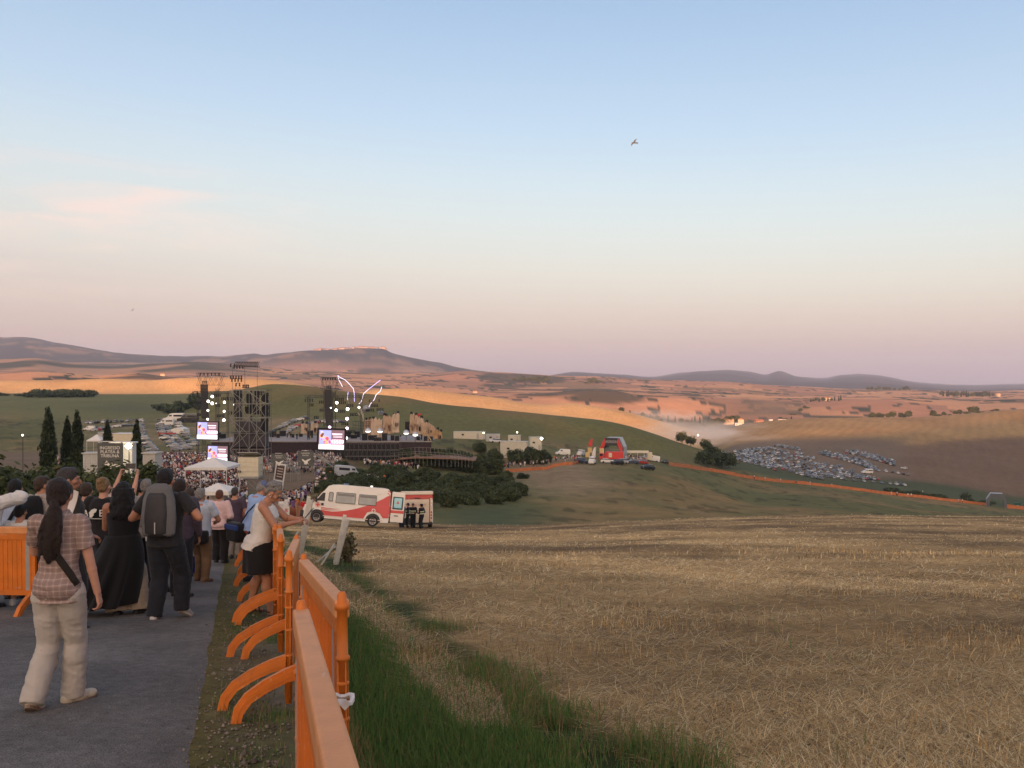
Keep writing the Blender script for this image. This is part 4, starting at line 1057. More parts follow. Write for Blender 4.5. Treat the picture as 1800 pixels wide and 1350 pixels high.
def stall():
 P = gp(374, 63.8); t = thing('food_stall', 'beige stall with a pale counter under the lower white canopy', 'stall', P)
 w = 2.1
 b = MB(); b.bbox((0, .9, .55), (w, 1.4, 1.1), .03); b.build('counter', mat('stall_beige', (.44, .33, .24), .7, .35, 2.5), t)
 b = MB(); b.bbox((0, 1.3, 1.55), (w, .06, .9), .01); b.build('back_panel', mat('stall_back', (.47, .40, .34), .6, .3, 3), t)
 b = MB(); b.bbox((0, .35, 1.16), (w+.1, .5, .08), .02); b.build('shelf', WHITE, t)
stall()
def booth():
 Y = 112; k = px2m(Y); P = wpt(436, 838, Y); g = gz(P.x, P.y)
 t = thing('beige_booth', 'beige panelled booth on scaffold legs left of the white totem', 'booth', P)
 w, h = 36*k, (838-804)*k
 for i in range(4):
  b = MB(); b.bbox((0, 1, h*(i+.5)/4), (w, 2, h/4-.02), .015); b.build('panel', CREAM, t)
 b = MB();
 for i in range(26): b.box((-w/2+w*(i+.5)/26, .9, h+.35), (w/26*.7, 2.3, .06), (R(-16), 0, 0))
 b.box((0, .9, h+.31), (w*1.02, 2.3, .05), (R(-16), 0, 0)); b.build('roof', mat('corrugated_roof', (.34, .34, .32), .6, .1, 3), t)
 b = MB(); b.bbox((0, .9, -.12), (w*1.04, 2.3, .2), .02); b.build('floor', mat('grey_floor', (.30, .30, .28), .7), t)
 for x in (-w*.45, w*.45):
  for y in (.1, 1.8):
   q = MB(); q.bar((x, y, g-P.z-.5), (x, y, -.1), .05, 5); q.build('leg', STEEL, t)
 for q in (.1, -.2):
  b = MB(); b.bar((w*q, 0, -.2), (w*(q+1), .1, -2.8), .05, 4); b.build('brace', STEEL, t)
 b = MB(); b.lathe([(.1, 0), (.17, .1), (.17, .3), (.05, .4)], (-w*.40, -.15, .5), 8); b.build('wall_lamp', BLACK, t)
booth()
def scaffold_stair(px0, px1, py0, py1, Y, label, steps=True):
 k = px2m(Y); P = wpt((px0+px1)/2, py1, Y); w = (px1-px0)*k; h = (py1-py0)*k; g = gz(P.x, P.y)
 t = thing('scaffold_stair', label, 'scaffold stairs', P)
 b = MB()
 n = max(2, int(w/1.3))
 for i in range(n+1):
  x = -w/2+w*i/n
  for y in (0, 1.5): b.bar((x, y, g-P.z-.3), (x, y, h), .05, 4)
 b.build('standard', STEEL, t)
 b = MB()
 for z in (.1, h*.5, h):
  for y in (0, 1.5): b.bar((-w/2, y, z), (w/2, y, z), .045, 4)
 b.build('ledger', STEEL, t)
 if steps:
  b = MB()
  for i in range(12): b.box((-w/2+w*(i+.5)/12, .75, h*(1-(i+.5)/12)), (w/12*1.2, 1.4, .06))
  b.build('step', STEEL, t)
  b = MB()
  for y in (0, 1.5): b.bar((-w/2, y, h+.9), (w/2, y, .9), .045, 4); b.bar((-w/2, y, h+.4), (w/2, y, .4), .04, 4)
  b.build('handrail', STEEL, t)
 return t
scaffold_stair(456, 474, 816, 842, 113, 'square scaffold frame attached to the beige booth', False)
scaffold_stair(497, 524, 812, 834, 160, 'long scaffold stairs below the left gate sign')
scaffold_stair(553, 585, 800, 822, 172, 'scaffold stairs running down from the large screen')
def totem():
 Y = 118; P = gp(485, Y); k = px2m(Y); t = thing('info_totem', 'tilted white totem frame with dark notice panels', 'info board', P); t.rotation_euler = (0, R(9), R(-8))
 h = zat(814, Y)-P.z; w = 17*k
 b = MB()
 for x in (-w/2, w/2): b.box((x, 0, h/2), (.16, .16, h))
 for z in (h-.1, h*.52, h*.36, h*.12): b.box((0, 0, z), (w, .14, .18))
 b.build('frame', WHITE, t)
 b = MB(); b.box((0, .02, h*.75), (w*.86, .06, h*.36)); b.build('notice', mat('notice_brown', (.07, .045, .04), .5, .3, 4), t)
 b = MB()
 for i in range(4): b.box((0, -.03, h*(.86-.075*i)), (w*.62, .03, h*.03))
 b.build('notice_lines', mat('notice_lines', (.45, .36, .33), .6), t)
 b = MB(); b.box((0, .02, h*.25), (w*.8, .06, h*.16)); b.build('lower_panel', mat('notice_green', (.04, .07, .06), .5), t)
totem()
def bin_(px, Y, w, h, label, m):
 P = gp(px, Y); t = thing('wheeled_bin', label, 'bin', P)
 b = MB(); b.box((0, .4, h*.5+.1), (w*.86, .7, h*.84), None, 1.14); b.build('body', m, t)
 b = MB(); b.bbox((0, .4, h+.02), (w*1.04, .9, .10), .03); b.build('lid', m, t)
 b = MB(); b.lathe([(.26, -.01), (.25, .0), (.01, .01)], n=12); b.xform(Matrix.Rotation(R(90), 4, 'X')); b.v = [(v[0], v[1]-.04, v[2]+h*.55) for v in b.v]; b.build('white_mark', WHITE, t)
bin_(161, 62, 1.1, 1.5, 'green wheeled bin with a white mark left of the entrance sign', mat('bin_green', (.02, .09, .05), .5, .1, 3))
bin_(1789, 432, 3.2, 3.2, 'green bin cut by the right edge near the grey arch', mat('bin_green', (.02, .09, .05), .5, .1, 3))
def table(px, Y, w, label):
 P = gp(px, Y); t = thing('folding_table', label, 'table', P)
 b = MB(); b.bbox((0, 0, .95), (w, .8, .07), .02); b.build('table_top', WHITE, t)
 b = MB(); b.box((0, -.38, .6), (w*.98, .03, .65)); b.build('cloth', mat('blue_grey_cloth', (.33, .36, .38), .8), t)
 for x in (-w*.45, w*.45):
  b = MB(); b.bar((x, 0, 0), (x, 0, .92), .03, 5); b.build('leg', STEEL, t)
table(112, 78, 1.5, 'small white table between the cypresses')
table(137, 80, 1.2, 'white topped table behind the touching cypresses')
# ---- inflatable arches, red truck stand, flags at the queue
def arch(px0, px1, py0, py1, Y, label, cf, cs, text, rz, accents=None, depth=5.0):
 k = px2m(Y); w = (px1-px0)*k; P = gp((px0+px1)/2, Y); h = zat(py0, Y)-P.z
 t = thing('arch_tent', label, 'arch tent', P, rz)
 prof = [(-w/2, 0), (-w/2, h*.55), (-w*.30, h), (w*.30, h), (w/2, h*.55), (w/2, 0)]
 inn = [(-w*.36, 0), (-w*.36, h*.48), (-w*.24, h*.64), (w*.24, h*.64), (w*.36, h*.48), (w*.36, 0)]
 for nm, y0, y1, m in (('front_band', 0, depth*.30, cf), ('roof_shell', depth*.30, depth, cs)):
  b = MB(); n = len(prof)
  vs = []
  for y in (y0, y1):
   for p in prof: vs.append((p[0], y, p[1]))
   for p in inn: vs.append((p[0], y, p[1]))
  fs = []
  for i in range(n-1):
   fs.append((i, i+1, 2*n+i+1, 2*n+i)); fs.append((n+i, 3*n+i, 3*n+i+1, n+i+1))
   fs.append((i, n+i, n+i+1, i+1)); fs.append((2*n+i, 2*n+i+1, 3*n+i+1, 3*n+i))
  fs += [(0, 2*n, 3*n, n), (n-1, 2*n-1, 4*n-1, 3*n-1)]
  b.add(vs, fs); b.build(nm, m, t)
 if text:
  me = text_mesh(text, h*.17, mat('arch_text', (.45, .43, .42), .6, .05), .01); o = link('lettering', me, t, (0, -.03, h*.82)); o.rotation_euler = (R(90), 0, 0)
 if accents:
  b = MB()
  for s in (-1, 1):
   b.prism([(s*w*.51, h*.30), (s*w*.51, h*.56), (s*w*.31, h*1.0), (s*w*.27, h*.74), (s*w*.37, h*.48), (s*w*.37, h*.30)], -.05, .3)
  b.build('side_panel', accents, t)
 return t
ARD = mat('arch_dark', (.035, .035, .04), .5, .2, 1); ARG = mat('arch_grey', (.34, .36, .37), .4, .3, .5)
REDP = mat('red_panel', (.55, .045, .04), .5, .12, 1)
arch(1055, 1094, 770, 803, 312, 'red and black arch stand with a dark banner above the queue', ARD, ARG, 'INGRESSO', R(-22), REDP, 7.0)
arch(1737, 1768, 868, 896, 425, 'small grey arch tent beside the orange fence at the far right', mat('arch_slate', (.09, .10, .11), .5, .2, 1), ARG, None, R(-24), None, 5.0)
def red_truck():
 P = gp(1080, 296); t = thing('red_stand_truck', 'bright red box trailer with a cream door in front of the arch stand', 'trailer', P, R(-6))
 b = MB(); b.bbox((0, 0, 2.0), (6.2, 2.4, 2.5), .06); b.build('box', REDP, t)
 b = MB(); b.bbox((-1.4, -1.23, 2.15), (1.1, .06, 1.5), .02); b.build('door', CREAM, t)
 b = MB(); b.bbox((-4.3, 0, 1.7), (1.9, 2.2, 2.0), .12); b.build('cab', REDP, t)
 b = MB(); b.bbox((-4.5, -1.12, 2.15), (1.0, .05, .8), .02); b.build('cab_window', mat('dark_glass', (.02, .025, .03), .1), t)
 for x in (-4.2, 1.4, 2.4):
  b = MB(); b.lathe([(.45, -.12), (.5, -.1), (.5, .1), (.45, .12)], n=14); b.xform(Matrix.Rotation(R(90), 4, 'X')); b.v = [(v[0]+x, v[1]-1.05, v[2]+.5) for v in b.v]; b.build('wheel', mat('tyre', (.02, .02, .02), .8), t)
 b = MB()
 for i in range(5): b.bar((-2.6+i*1.3, -1.1, 3.25), (-2.6+i*1.3, -1.1, 4.1), .03, 4)
 b.bar((-2.6, -1.1, 4.1), (2.6, -1.1, 4.1), .03, 4); b.build('roof_rail', STEEL, t)
red_truck()
def feather(px, py0, py1, Y, label, m, lean):
 P = gp(px, Y); h = zat(py0, Y)-P.z; t = thing('feather_flag', label, 'flag', P, R(lean))
 b = MB(); b.bar((0, 0, 0), (0, 0, h), .04, 5); b.build('pole', STEEL_D, t)
 z0 = zat(py1, Y)-P.z
 b = MB(); pts = [(0, z0), (.15, h), (-.5, h*.97), (-1.1, h-(h-z0)*.35), (-1.5, z0+.3)]; b.prism(pts, -.02, .02); b.build('flag_cloth', m, t)
feather(1041, 771, 785, 308, 'red feather flag left of the arch stand', REDP, 10)
feather(1047, 786, 806, 303, 'white feather flag in front of the queue', WHITE, 0)
def gantry():
 P = gp(1120, 320); t = thing('long_marquee', 'long cream marquee right of the arch stand', 'marquee', P, R(-5))
 w = 8.2
 b = MB(); b.prism([(-1.5, 2.5), (0, 3.3), (1.5, 2.5), (0, 3.15)], -w*.62, w*.52, 'x'); b.build('roof', mat('cream_canvas', (.60, .52, .36), .7, .08, 1), t)
 for x in (-w*.6, -w*.3, 0, w*.3, w*.5):
  b = MB(); b.box((x, -1.45, 1.25), (.14, .1, 2.5)); b.build('post', CREAM, t)
 b = MB(); b.box((w*.56, 0, 1.3), (1.8, 2.6, 2.6)); b.build('end_room', CREAM, t)
gantry()
for px, py0, py1, Y, lb in [(1037, 787, 797, 318, 'upper cream board behind the queue'), (1033, 795, 806, 305, 'lower cream board in the queue'), (1058, 788, 800, 306, 'cream board at the foot of the arch stand')]:
 k = px2m(Y); P = gp(px, Y); h = zat(py0, Y)-P.z; t = thing('notice_board', lb, 'notice board', P)
 b = MB(); b.bbox((0, 0, h-.9), (1.6, .08, 1.8), .02); b.build('board', mat('cream_board', (.58, .42, .20), .7, .1, 2), t)
 for x in (-.7, .7):
  b = MB(); b.bar((x, .08, -.2), (x, .08, h), .04, 4); b.build('leg', STEEL, t)
# ---- far farms and the hill town
TERRA = mat('terracotta', (.30, .14, .08), .8, .2, .2); PLAST = mat('farm_plaster', (.50, .40, .30), .8, .15, .2)
def house(px, Y, w, d, h, label, wall=PLAST, roof=TERRA, group=None, rz=None):
 P = gp(px, Y, -.5 if Y < 5000 else -5); t = thing('farm_house', label, 'house', P, R(rnd.uniform(-40, 40)) if rz is None else rz, group)
 b = MB(); b.box((0, 0, h/2), (w, d, h)); b.build('wall', wall, t)
 b = MB(); b.prism([(-d/2-.4, h), (d/2+.4, h), (0, h+d*.28)], -w/2-.4, w/2+.4, 'x'); b.build('roof', roof, t)
 for i in range(max(2, int(w/3.5))):
  b = MB(); b.box((-w/2+w*(i+.5)/max(2, int(w/3.5)), -d/2-.03, h*.6), (1.0, .08, 1.3)); b.build('window', mat('dark_glass', (.02, .025, .03), .1), t)
 return t
house(1281, 1270, 12, 9, 8, 'ochre farmhouse among the valley trees', PLAST, TERRA, None, R(25))
house(1302, 1265, 10, 8, 7, 'second farmhouse with a pointed gable among the valley trees', PLAST, TERRA, None, R(80))
house(1334, 1290, 12, 8, 4, 'low reddish barn right of the farm trees', mat('red_barn', (.36, .19, .13), .8), TERRA, None, R(10))
house(1355, 1300, 5, 5, 4.5, 'tiny white shed left of the long white one', WHITE, WHITE, None, 0)
house(1375, 1300, 11, 6, 4.2, 'long white shed on the plain by the farm', mat('white_shed', (.75, .72, .68), .7), mat('white_shed_roof', (.7, .6, .52), .7), None, 0)
house(1298, 1190, 9, 4, 2.6, 'low white greenhouse below the farm trees', WHITE, WHITE, None, R(-14))
house(1755, 2250, 7, 6, 8, 'small pale house beside the spiky wood', PLAST, TERRA, None, R(20))
house(835, 1800, 8, 6, 4, 'tiny pale farmhouse on the rosy slope', PLAST, TERRA, None, R(20))
house(286, 1700, 8, 6, 5, 'pale farmhouse on the far ridge left of the stage', PLAST, TERRA, None, R(12))
house(1455, 1650, 10, 8, 6, 'small farm building on the wooded knoll', PLAST, TERRA, None, R(35))
for i in range(30):
 px = 556+i*4.2+rnd.uniform(-2, 2)
 house(px, 5450+rnd.uniform(-60, 40), rnd.uniform(14, 34), 14, rnd.uniform(9, 17), 'pale building of the hill town on the distant summit', mat('town_wall', (.40, .29, .24), .8, .2, .05), mat('town_roof', (.26, .16, .13), .8), 'buildings of the distant hill town', R(rnd.uniform(-15, 15)))
def mast():
 P = gp(1031, 2440); t = thing('lattice_mast', 'thin lattice mast on the far skyline', 'mast', P)
 b = MB(); lattice(b, (0, 0, 0), (0, 0, 24), 1.6, 10, .22); b.build('tower', STEEL_D, t)
 b = MB(); b.box((0, 0, 20), (7, .3, .3)); b.build('arm', STEEL_D, t)
mast()
# ------------------------------------------------------------------ blades, leaves, trees
def attr_mat(name, rough=.8, spec=.15, trans=0.0, var=.0):
 if name in MATS: return MATS[name]
 m = bpy.data.materials.new(name); m.use_nodes = True
 nt = m.node_tree; N, L = nt.nodes.new, nt.links.new
 b = nt.nodes['Principled BSDF']; b.inputs['Roughness'].default_value = rough; b.inputs['Specular IOR Level'].default_value = spec
 ca = N('ShaderNodeVertexColor'); ca.layer_name = 'tint'
 cur = ca.outputs[0]
 if var:
  oi = N('ShaderNodeObjectInfo')
  hs = N('ShaderNodeHueSaturation')
  r1 = N('ShaderNodeMapRange'); r1.inputs[3].default_value = 1-var; r1.inputs[4].default_value = 1+var; L(oi.outputs['Random'], r1.inputs[0])
  L(r1.outputs[0], hs.inputs['Value']); L(cur, hs.inputs['Color']); cur = hs.outputs[0]
 L(cur, b.inputs['Base Color'])
 if trans:
  tr = N('ShaderNodeBsdfTranslucent'); L(cur, tr.inputs[0])
  mx = N('ShaderNodeMixShader'); mx.inputs[0].default_value = trans
  L(b.outputs[0], mx.inputs[1]); L(tr.outputs[0], mx.inputs[2])
  L(mx.outputs[0], nt.nodes['Material Output'].inputs['Surface'])
 MATS[name] = m
 return m
def np_mesh(name, v, nper, tint, m, faces_per):
 """v (N, nper, 3) ; faces_per: list of local index tuples (all quads or all tris)"""
 n = len(v); fl = np.array(faces_per)
 f = (np.arange(n)[:, None, None]*nper + fl[None]).reshape(-1, fl.shape[1])
 me = bpy.data.meshes.new(name)
 me.vertices.add(n*nper); me.vertices.foreach_set('co', v.reshape(-1).astype(np.float32))
 me.loops.add(f.size); me.loops.foreach_set('vertex_index', f.ravel().astype(np.int32))
 k = fl.shape[1]
 me.polygons.add(len(f)); me.polygons.foreach_set('loop_start', np.arange(0, f.size, k, dtype=np.int32)); me.polygons.foreach_set('loop_total', np.full(len(f), k, np.int32))
 me.update()
 at = me.color_attributes.new('tint', 'FLOAT_COLOR', 'POINT')
 t = np.repeat(np.concatenate([tint, np.ones((n, 1))], 1)[:, None, :], nper, 1)
 at.data.foreach_set('color', t.reshape(-1).astype(np.float32))
 me.materials.append(m)
 return me
def blades(name, x, y, length, lean, width, tint, m, seed=0, az=None, flat=None):
 rs = np.random.RandomState(seed); n = len(x)
 z = fheight(x, y)
 az = rs.uniform(0, 2*np.pi, n) if az is None else az
 d = np.stack([np.cos(az), np.sin(az), np.zeros(n)], 1)
 up = np.array([0, 0, 1.0])[None]
 base = np.stack([x, y, z-0.004], 1)
 ln = length[:, None]; le = lean[:, None]
 # bent blade: base, middle, tip
 mid = base + up*ln*.55*np.cos(le*.6) + d*ln*.55*np.sin(le*.6)
 tip = mid + up*ln*.5*np.cos(le*1.25) + d*ln*.5*np.sin(le*1.25)
 if flat is not None:
  fm = flat[:, None]; k1 = rs.uniform(.004, .03, n)[:, None]; k2 = rs.uniform(.004, .06, n)[:, None]
  mid = np.where(fm, base+d*ln*.5+up*k1, mid); tip = np.where(fm, base+d*ln*(.95)+up*k2*rs.uniform(.2, 1, n)[:, None], tip)
 tip[:, 2] = np.maximum(tip[:, 2], z+.008)
 mid[:, 2] = np.maximum(mid[:, 2], z+.012)
 sa = az+np.pi/2+rs.uniform(-.8, .8, n)
 s = np.stack([np.cos(sa), np.sin(sa), np.zeros(n)], 1)*width[:, None]*.5
 v = np.stack([base-s, base+s, mid+s*.8, mid-s*.8, tip+s*.2, tip-s*.2], 1)
 return np_mesh(name, v, 6, tint, m, [(0, 1, 2, 3), (3, 2, 4, 5)])
def build_ground_plants():
 rs = np.random.RandomState(11)
 gm = attr_mat('grass_blade', .7, .2, .25); sm = attr_mat('straw_blade', .75, .2, .1)
 # ---- straw and stubble over the harvested field
 n = 330000
 inv = rs.uniform(1/82., 1/3.9, n); Y = 1/inv
 u = rs.uniform(-.33, .66, n); x = u*Y
 e = edge_off(x, Y)
 pn = fbm(x/1.6, Y/1.6, 3, 13); big = fbm(x/9., Y/9., 3, 12); row = fbm(x/2.6+Y*.12, Y/.9, 3, 61)
 lim = 2.7-(pn-.5)*1.3
 sw = fbm(x*.11-Y*.05, Y*.55+x*.10, 4, 66); dens = sstep(-.3, .5, e-lim)*np.clip(.25+(big-.35)*1.6+(sw-.4)*2.0, .16, 1)
 strip = (e > 1.5+(pn-.5)*.5)*(e < 2.0+(pn-.5)*.5)*(Y > 5.6)
 keep = (rs.uniform(0, 1, n) < np.maximum(dens, strip*.75)) & (e > .9) & (Y < 80)
 x, Y, pn, row, big = x[keep], Y[keep], pn[keep], row[keep], big[keep]; n = len(x)
 stand = rs.uniform(0, 1, n) < np.clip((row-.56)*2.2, .02, .42)*np.where(Y > 25, .6, 1)
 lean = np.where(stand, rs.uniform(.05, .7, n), rs.uniform(1.25, 1.62, n))
 ln = np.where(stand, rs.uniform(.05, .13, n), rs.uniform(.10, .36, n)*(1+np.clip(Y-20, 0, 60)*.012))
 wd = np.maximum(.0035, Y*.00052)*rs.uniform(.7, 1.3, n)
 c0 = np.array([.71, .47, .185]); c1 = np.array([.38, .245, .105]); c2 = np.array([.92, .74, .42]); c3 = np.array([.15, .10, .06])
 t = rs.uniform(0, 1, n)[:, None]; k = rs.uniform(0, 1, n)
 tint = c0*(1-t)+c1*t
 tint = np.where((k < .26)[:, None], c2*(.8+.3*t), tint); tint = np.where((k > .82)[:, None], c3, tint)
 sw2 = fbm(x*.11-Y*.05, Y*.55+x*.10, 4, 66); tint = tint*np.clip(.30+.8*np.clip(big-.2, 0, .6)+1.0*np.clip(sw2-.25, 0, .6), .52, 1.2)[:, None]
 az = np.where(rs.uniform(0, 1, n) < .5, rs.normal(.35, .7, n)+np.where(rs.uniform(0, 1, n) < .5, 0, np.pi), rs.uniform(0, 2*np.pi, n))
 tag(link('stubble', blades('stubble', x, Y, ln, lean, wd, tint, sm, 3, az, ~stand)), 'cut straw and standing stubble on the field', 'stubble', kind='stuff')
 # ---- green grass along the barriers and in the ditch
 n = 300000
 inv = rs.uniform(1/60., 1/2.6, n); Y = 1/inv
 u = rs.uniform(-.42, .42, n); x = u*Y; e = edge_off(x, Y)
 pn = fbm(x/1.6, Y/1.6, 3, 13); cl = fbm(x/.55, Y/.55, 3, 33)
 lim = 2.55-(pn-.5)*1.0
 strip = (e > 1.55+(pn-.5)*.5)*(e < 1.95+(pn-.5)*.5)*(Y > 5.6)
 d = sstep(.35, .8, e+(cl-.5)*1.2)*(1-sstep(-.2, .35, e-lim))
 d = d*np.where(strip, .22, 1)*np.where((e > 2.0), np.clip((cl-.44)*6, .10, 1), 1)
 d = np.maximum(d, .55*sstep(.0, .3, e+(cl-.5)*.5)*np.clip((cl-.34)*3, .1, 1)*(e < 1))
 d = np.maximum(d, .012*(e > 3)*(fbm(x/2.2, Y/2.2, 2, 77) > .62))
 keep = rs.uniform(0, 1, n) < d
 x, Y, e, cl = x[keep], Y[keep], e[keep], cl[keep]; n = len(x)
 tall = (e > 2.0)*(cl > .54)*(e < 4)
 ln = rs.uniform(.05, .13, n)*np.where(tall, rs.uniform(.8, 1.5, n), 1)*np.where((e > 2.5) & (cl > .68), 1.5, 1)*np.where(e < .7, .6, 1)
 lean = np.abs(rs.normal(.45, .35, n)); lean = np.where(tall, np.abs(rs.normal(.5, .4, n)), lean)
 wd = np.maximum(.005, Y*.00038)*rs.uniform(.7, 1.4, n)
 a = np.array([.062, .145, .034]); b = np.array([.13, .20, .055]); dr = np.array([.27, .2, .095])
 t = rs.uniform(0, 1, n)[:, None]; tint = a*(1-t)+b*t
 tint = np.where((rs.uniform(0, 1, n) < np.where(e < .9, .4, np.where(e > 2.0, .34, .06)))[:, None], dr*(.6+.5*t), tint)
 tag(link('grass', blades('grass', x, Y, ln, lean, wd, tint, gm, 4)), 'green grass beside the orange barriers with tall tufts at the field edge', 'grass', kind='stuff')
 # ---- weeds on the left bank
 n = 60000
 Y = 1/rs.uniform(1/60., 1/9., n); e = -ROAD_W-rs.uniform(0.1, 9, n); x = e-.11-.32*Y
 keep = (x/Y > -.75); x, Y = x[keep], Y[keep]; n = len(x)
 ln = rs.uniform(.12, .4, n); lean = np.abs(rs.normal(.4, .3, n)); wd = np.maximum(.008, Y*.0005)*np.ones(n)
 t = rs.uniform(0, 1, n)[:, None]; tint = a*(1-t)+b*t; tint = np.where((rs.uniform(0, 1, n) < .25)[:, None], dr*.8, tint)
 tag(link('bank_weeds', blades('bank_weeds', x, Y, ln, lean, wd, tint, gm, 5)), 'rough weeds on the bank left of the lane', 'weeds', kind='stuff')
build_ground_plants()
def build_gravel():
 rs = np.random.RandomState(5); n = 2200; Y = 1/rs.uniform(1/16., 1/3., n); e = rs.normal(.12, .16, n); x = e-.11-.32*Y; z = fheight(x, Y)
 s = rs.uniform(.004, .016, n)*np.where(rs.uniform(0, 1, n) < .04, 2.2, 1)
 dirs = np.array([[1, 0, 0], [-.9, .2, 0], [0, 1, .1], [.1, -1, 0], [0, 0, .75], [0, 0, -.6]])
 v = np.stack([x, Y, z+.006], 1)[:, None, :]+dirs[None]*s[:, None, None]*rs.uniform(.6, 1.3, (n, 6, 1))
 t = np.array([.17, .15, .125])[None]*rs.uniform(.5, 1.5, n)[:, None]
 tag(link('gravel', np_mesh('gravel', v, 6, t, attr_mat('pebble', .9), [(0, 2, 4), (2, 1, 4), (1, 3, 4), (3, 0, 4), (2, 0, 5), (1, 2, 5), (3, 1, 5), (0, 3, 5)])), 'loose gravel along the crumbled road edge', 'gravel', kind='stuff')
build_gravel()
def leaf_mesh(name, blobs, n, size, seed, tints, stretch=1.0, updir=0.0, shell=.55, m=None):
 """n leaf quads spread through ellipsoid blobs [(cx,cy,cz, rx,ry,rz)], denser to the outside"""
 rs = np.random.RandomState(seed)
 B = np.array(blobs, float); vol = B[:, 3]*B[:, 4]+B[:, 4]*B[:, 5]; pick = rs.choice(len(B), n, p=vol/vol.sum())
 d = rs.normal(0, 1, (n, 3)); d /= np.linalg.norm(d, axis=1)[:, None]
 r = shell+(1-shell)*rs.uniform(0, 1, n)**.7
 r = r*(1+rs.normal(0, .07, n))
 p = B[pick, :3]+d*B[pick, 3:]*r[:, None]
 nrm = d*.6+rs.normal(0, .6, (n, 3)); nrm[:, 2] += .35; nrm /= np.linalg.norm(nrm, axis=1)[:, None]
 t1 = np.cross(nrm, rs.normal(0, 1, (n, 3))+np.array([0, 0, updir*4]));
 t1 = np.cross(t1, nrm) if updir else t1
 t1 /= np.linalg.norm(t1, axis=1)[:, None]+1e-9
 t2 = np.cross(nrm, t1)
 s = size*rs.uniform(.6, 1.4, n)[:, None]
 v = np.stack([p-t1*s*stretch, p+t2*s*.5, p+t1*s*stretch, p-t2*s*.5], 1)
 k = rs.uniform(0, 1, n)[:, None]; T = np.array(tints, float)
 # light and dark clumps: tint follows a coarse random value per clump of the crown
 cl = vnoise(p[:, 0]/(size*5)+seed*3.1, p[:, 2]/(size*5)+p[:, 1]/(size*4), seed)[:, None]
 tint = T[0]*(1-cl)+T[1]*cl; tint = tint*(.75+.5*k)
 return np_mesh(name, v, 4, tint, m or attr_mat('leaves', .65, .25, .2, .12), [(0, 1, 2, 3)])
BARK = mat('bark', (.10, .075, .055), .9, .3, 8, .5, 30)
def trunk_mesh(name, h, r, limbs, seed):
 rr = random.Random(seed); b = MB()
 pts = [(0, 0, -.3)];
 for i in range(1, 5): pts.append((rr.uniform(-.06, .06)*h*.3, rr.uniform(-.06, .06)*h*.3, h*i/4))
 b.path(pts, [r*(1.15-.2*i) for i in range(5)], 7)
 for i in range(limbs):
  t = rr.uniform(.4, .95); a = rr.uniform(0, 6.28); z = h*t; L_ = h*rr.uniform(.35, .6)
  b.path([(0, 0, z), (math.cos(a)*L_*.5, math.sin(a)*L_*.5, z+L_*.35), (math.cos(a)*L_*.9, math.sin(a)*L_*.9, z+L_*.8)], [r*.45, r*.3, r*.1], 5)
 return b.mesh(name, BARK, True)
GREEN_D = [(.034, .048, .018), (.084, .104, .040)]
GREEN_M = [(.04, .055, .018), (.085, .10, .035)]
GREEN_C = [(.018, .028, .013), (.04, .055, .022)]
def cypress(px, Y, top, base, label, w=1.0, seed=1):
 """column cypress; top and base are photograph rows that give its height"""
 P = gp(px, Y); h = (base-top)/F*Y
 zb = -(base-HY)/F*Y
 P.z = min(P.z, zb+.3); h = -(top-HY)/F*Y - P.z
 t = thing('cypress_tree', label, 'tree', P, group='cypresses by the arena entrance')
 rad = w*1.16
 bl = []
 rr = random.Random(seed)
 for i in range(26):
  f = i/25; prof = (math.sin(min(1, f*1.7+.25)*math.pi/2))*(1-f**3.2)**.72
  bl.append((rr.uniform(-.1, .1)*rad, rr.uniform(-.1, .1)*rad, .5+f*(h-.9), rad*prof*rr.uniform(.85, 1.08)+.05, rad*prof+.05, h*.055+.25))
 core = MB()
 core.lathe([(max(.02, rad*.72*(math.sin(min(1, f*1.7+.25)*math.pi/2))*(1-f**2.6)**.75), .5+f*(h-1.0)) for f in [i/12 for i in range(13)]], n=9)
 o = link('crown', leaf_mesh('cypress_crown', bl, 5200, .17, seed, GREEN_C, 1.5, 1.0, .62), t)
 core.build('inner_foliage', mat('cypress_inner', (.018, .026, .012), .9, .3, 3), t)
 link('trunk', trunk_mesh('cypress_trunk', 1.2, .16, 0, seed), t)
 return t
cypress(85, 118, 714, 838, 'tall dark cypress standing alone at the far left by the bushes', .98, 1)
cypress(118, 122, 732, 838, 'shorter cypress pressed against a taller one on its right', .78, 2)
cypress(135, 120, 719, 838, 'tall cypress on the right of the touching pair', .80, 3)
cypress(189, 150, 737, 800, 'cypress behind the entrance sign in front of the cream cabin', .90, 4)
cypress(240, 112, 736, 842, 'slim ragged cypress beside the lit floodlight and white panel', .62, 5)
def shrub_mesh(seed, w, h, n, size, tints, name='shrub_leaves', k=9):
 rr = random.Random(seed); bl = []
 for i in range(k):
  a = rr.uniform(0, 6.28); q = rr.uniform(0, .62)*w
  zz = rr.uniform(.25, .72)*h*(1-.35*q/w)
  s = rr.uniform(.28, .5)
  bl.append((q*math.cos(a), q*math.sin(a), zz, w*s, w*s, h*s*.75))
 bl.append((0, 0, h*.3, w*.7, w*.7, h*.34))
 return leaf_mesh(name, bl, n, size, seed, tints, 1.0, 0, .35)
def shrub(px, Y, w, h, label, seed, n=3800, size=.13, tints=GREEN_M, group=None, name='leafy_shrub', dz=0):
 P = gp(px, Y, dz)
 t = thing(name, label, 'shrub', P, rnd.uniform(0, 6.28), group)
 link('foliage', shrub_mesh(seed, w, h, n, size, tints), t)
 b = MB(); rr = random.Random(seed)
 for i in range(6):
  a = rr.uniform(0, 6.28); b.path([(0, 0, -.2), (math.cos(a)*w*.25, math.sin(a)*w*.25, h*.3), (math.cos(a)*w*.5, math.sin(a)*w*.5, h*.65)], [.05, .035, .012], 5)
 b.build('stem', BARK, t, True)
 return t
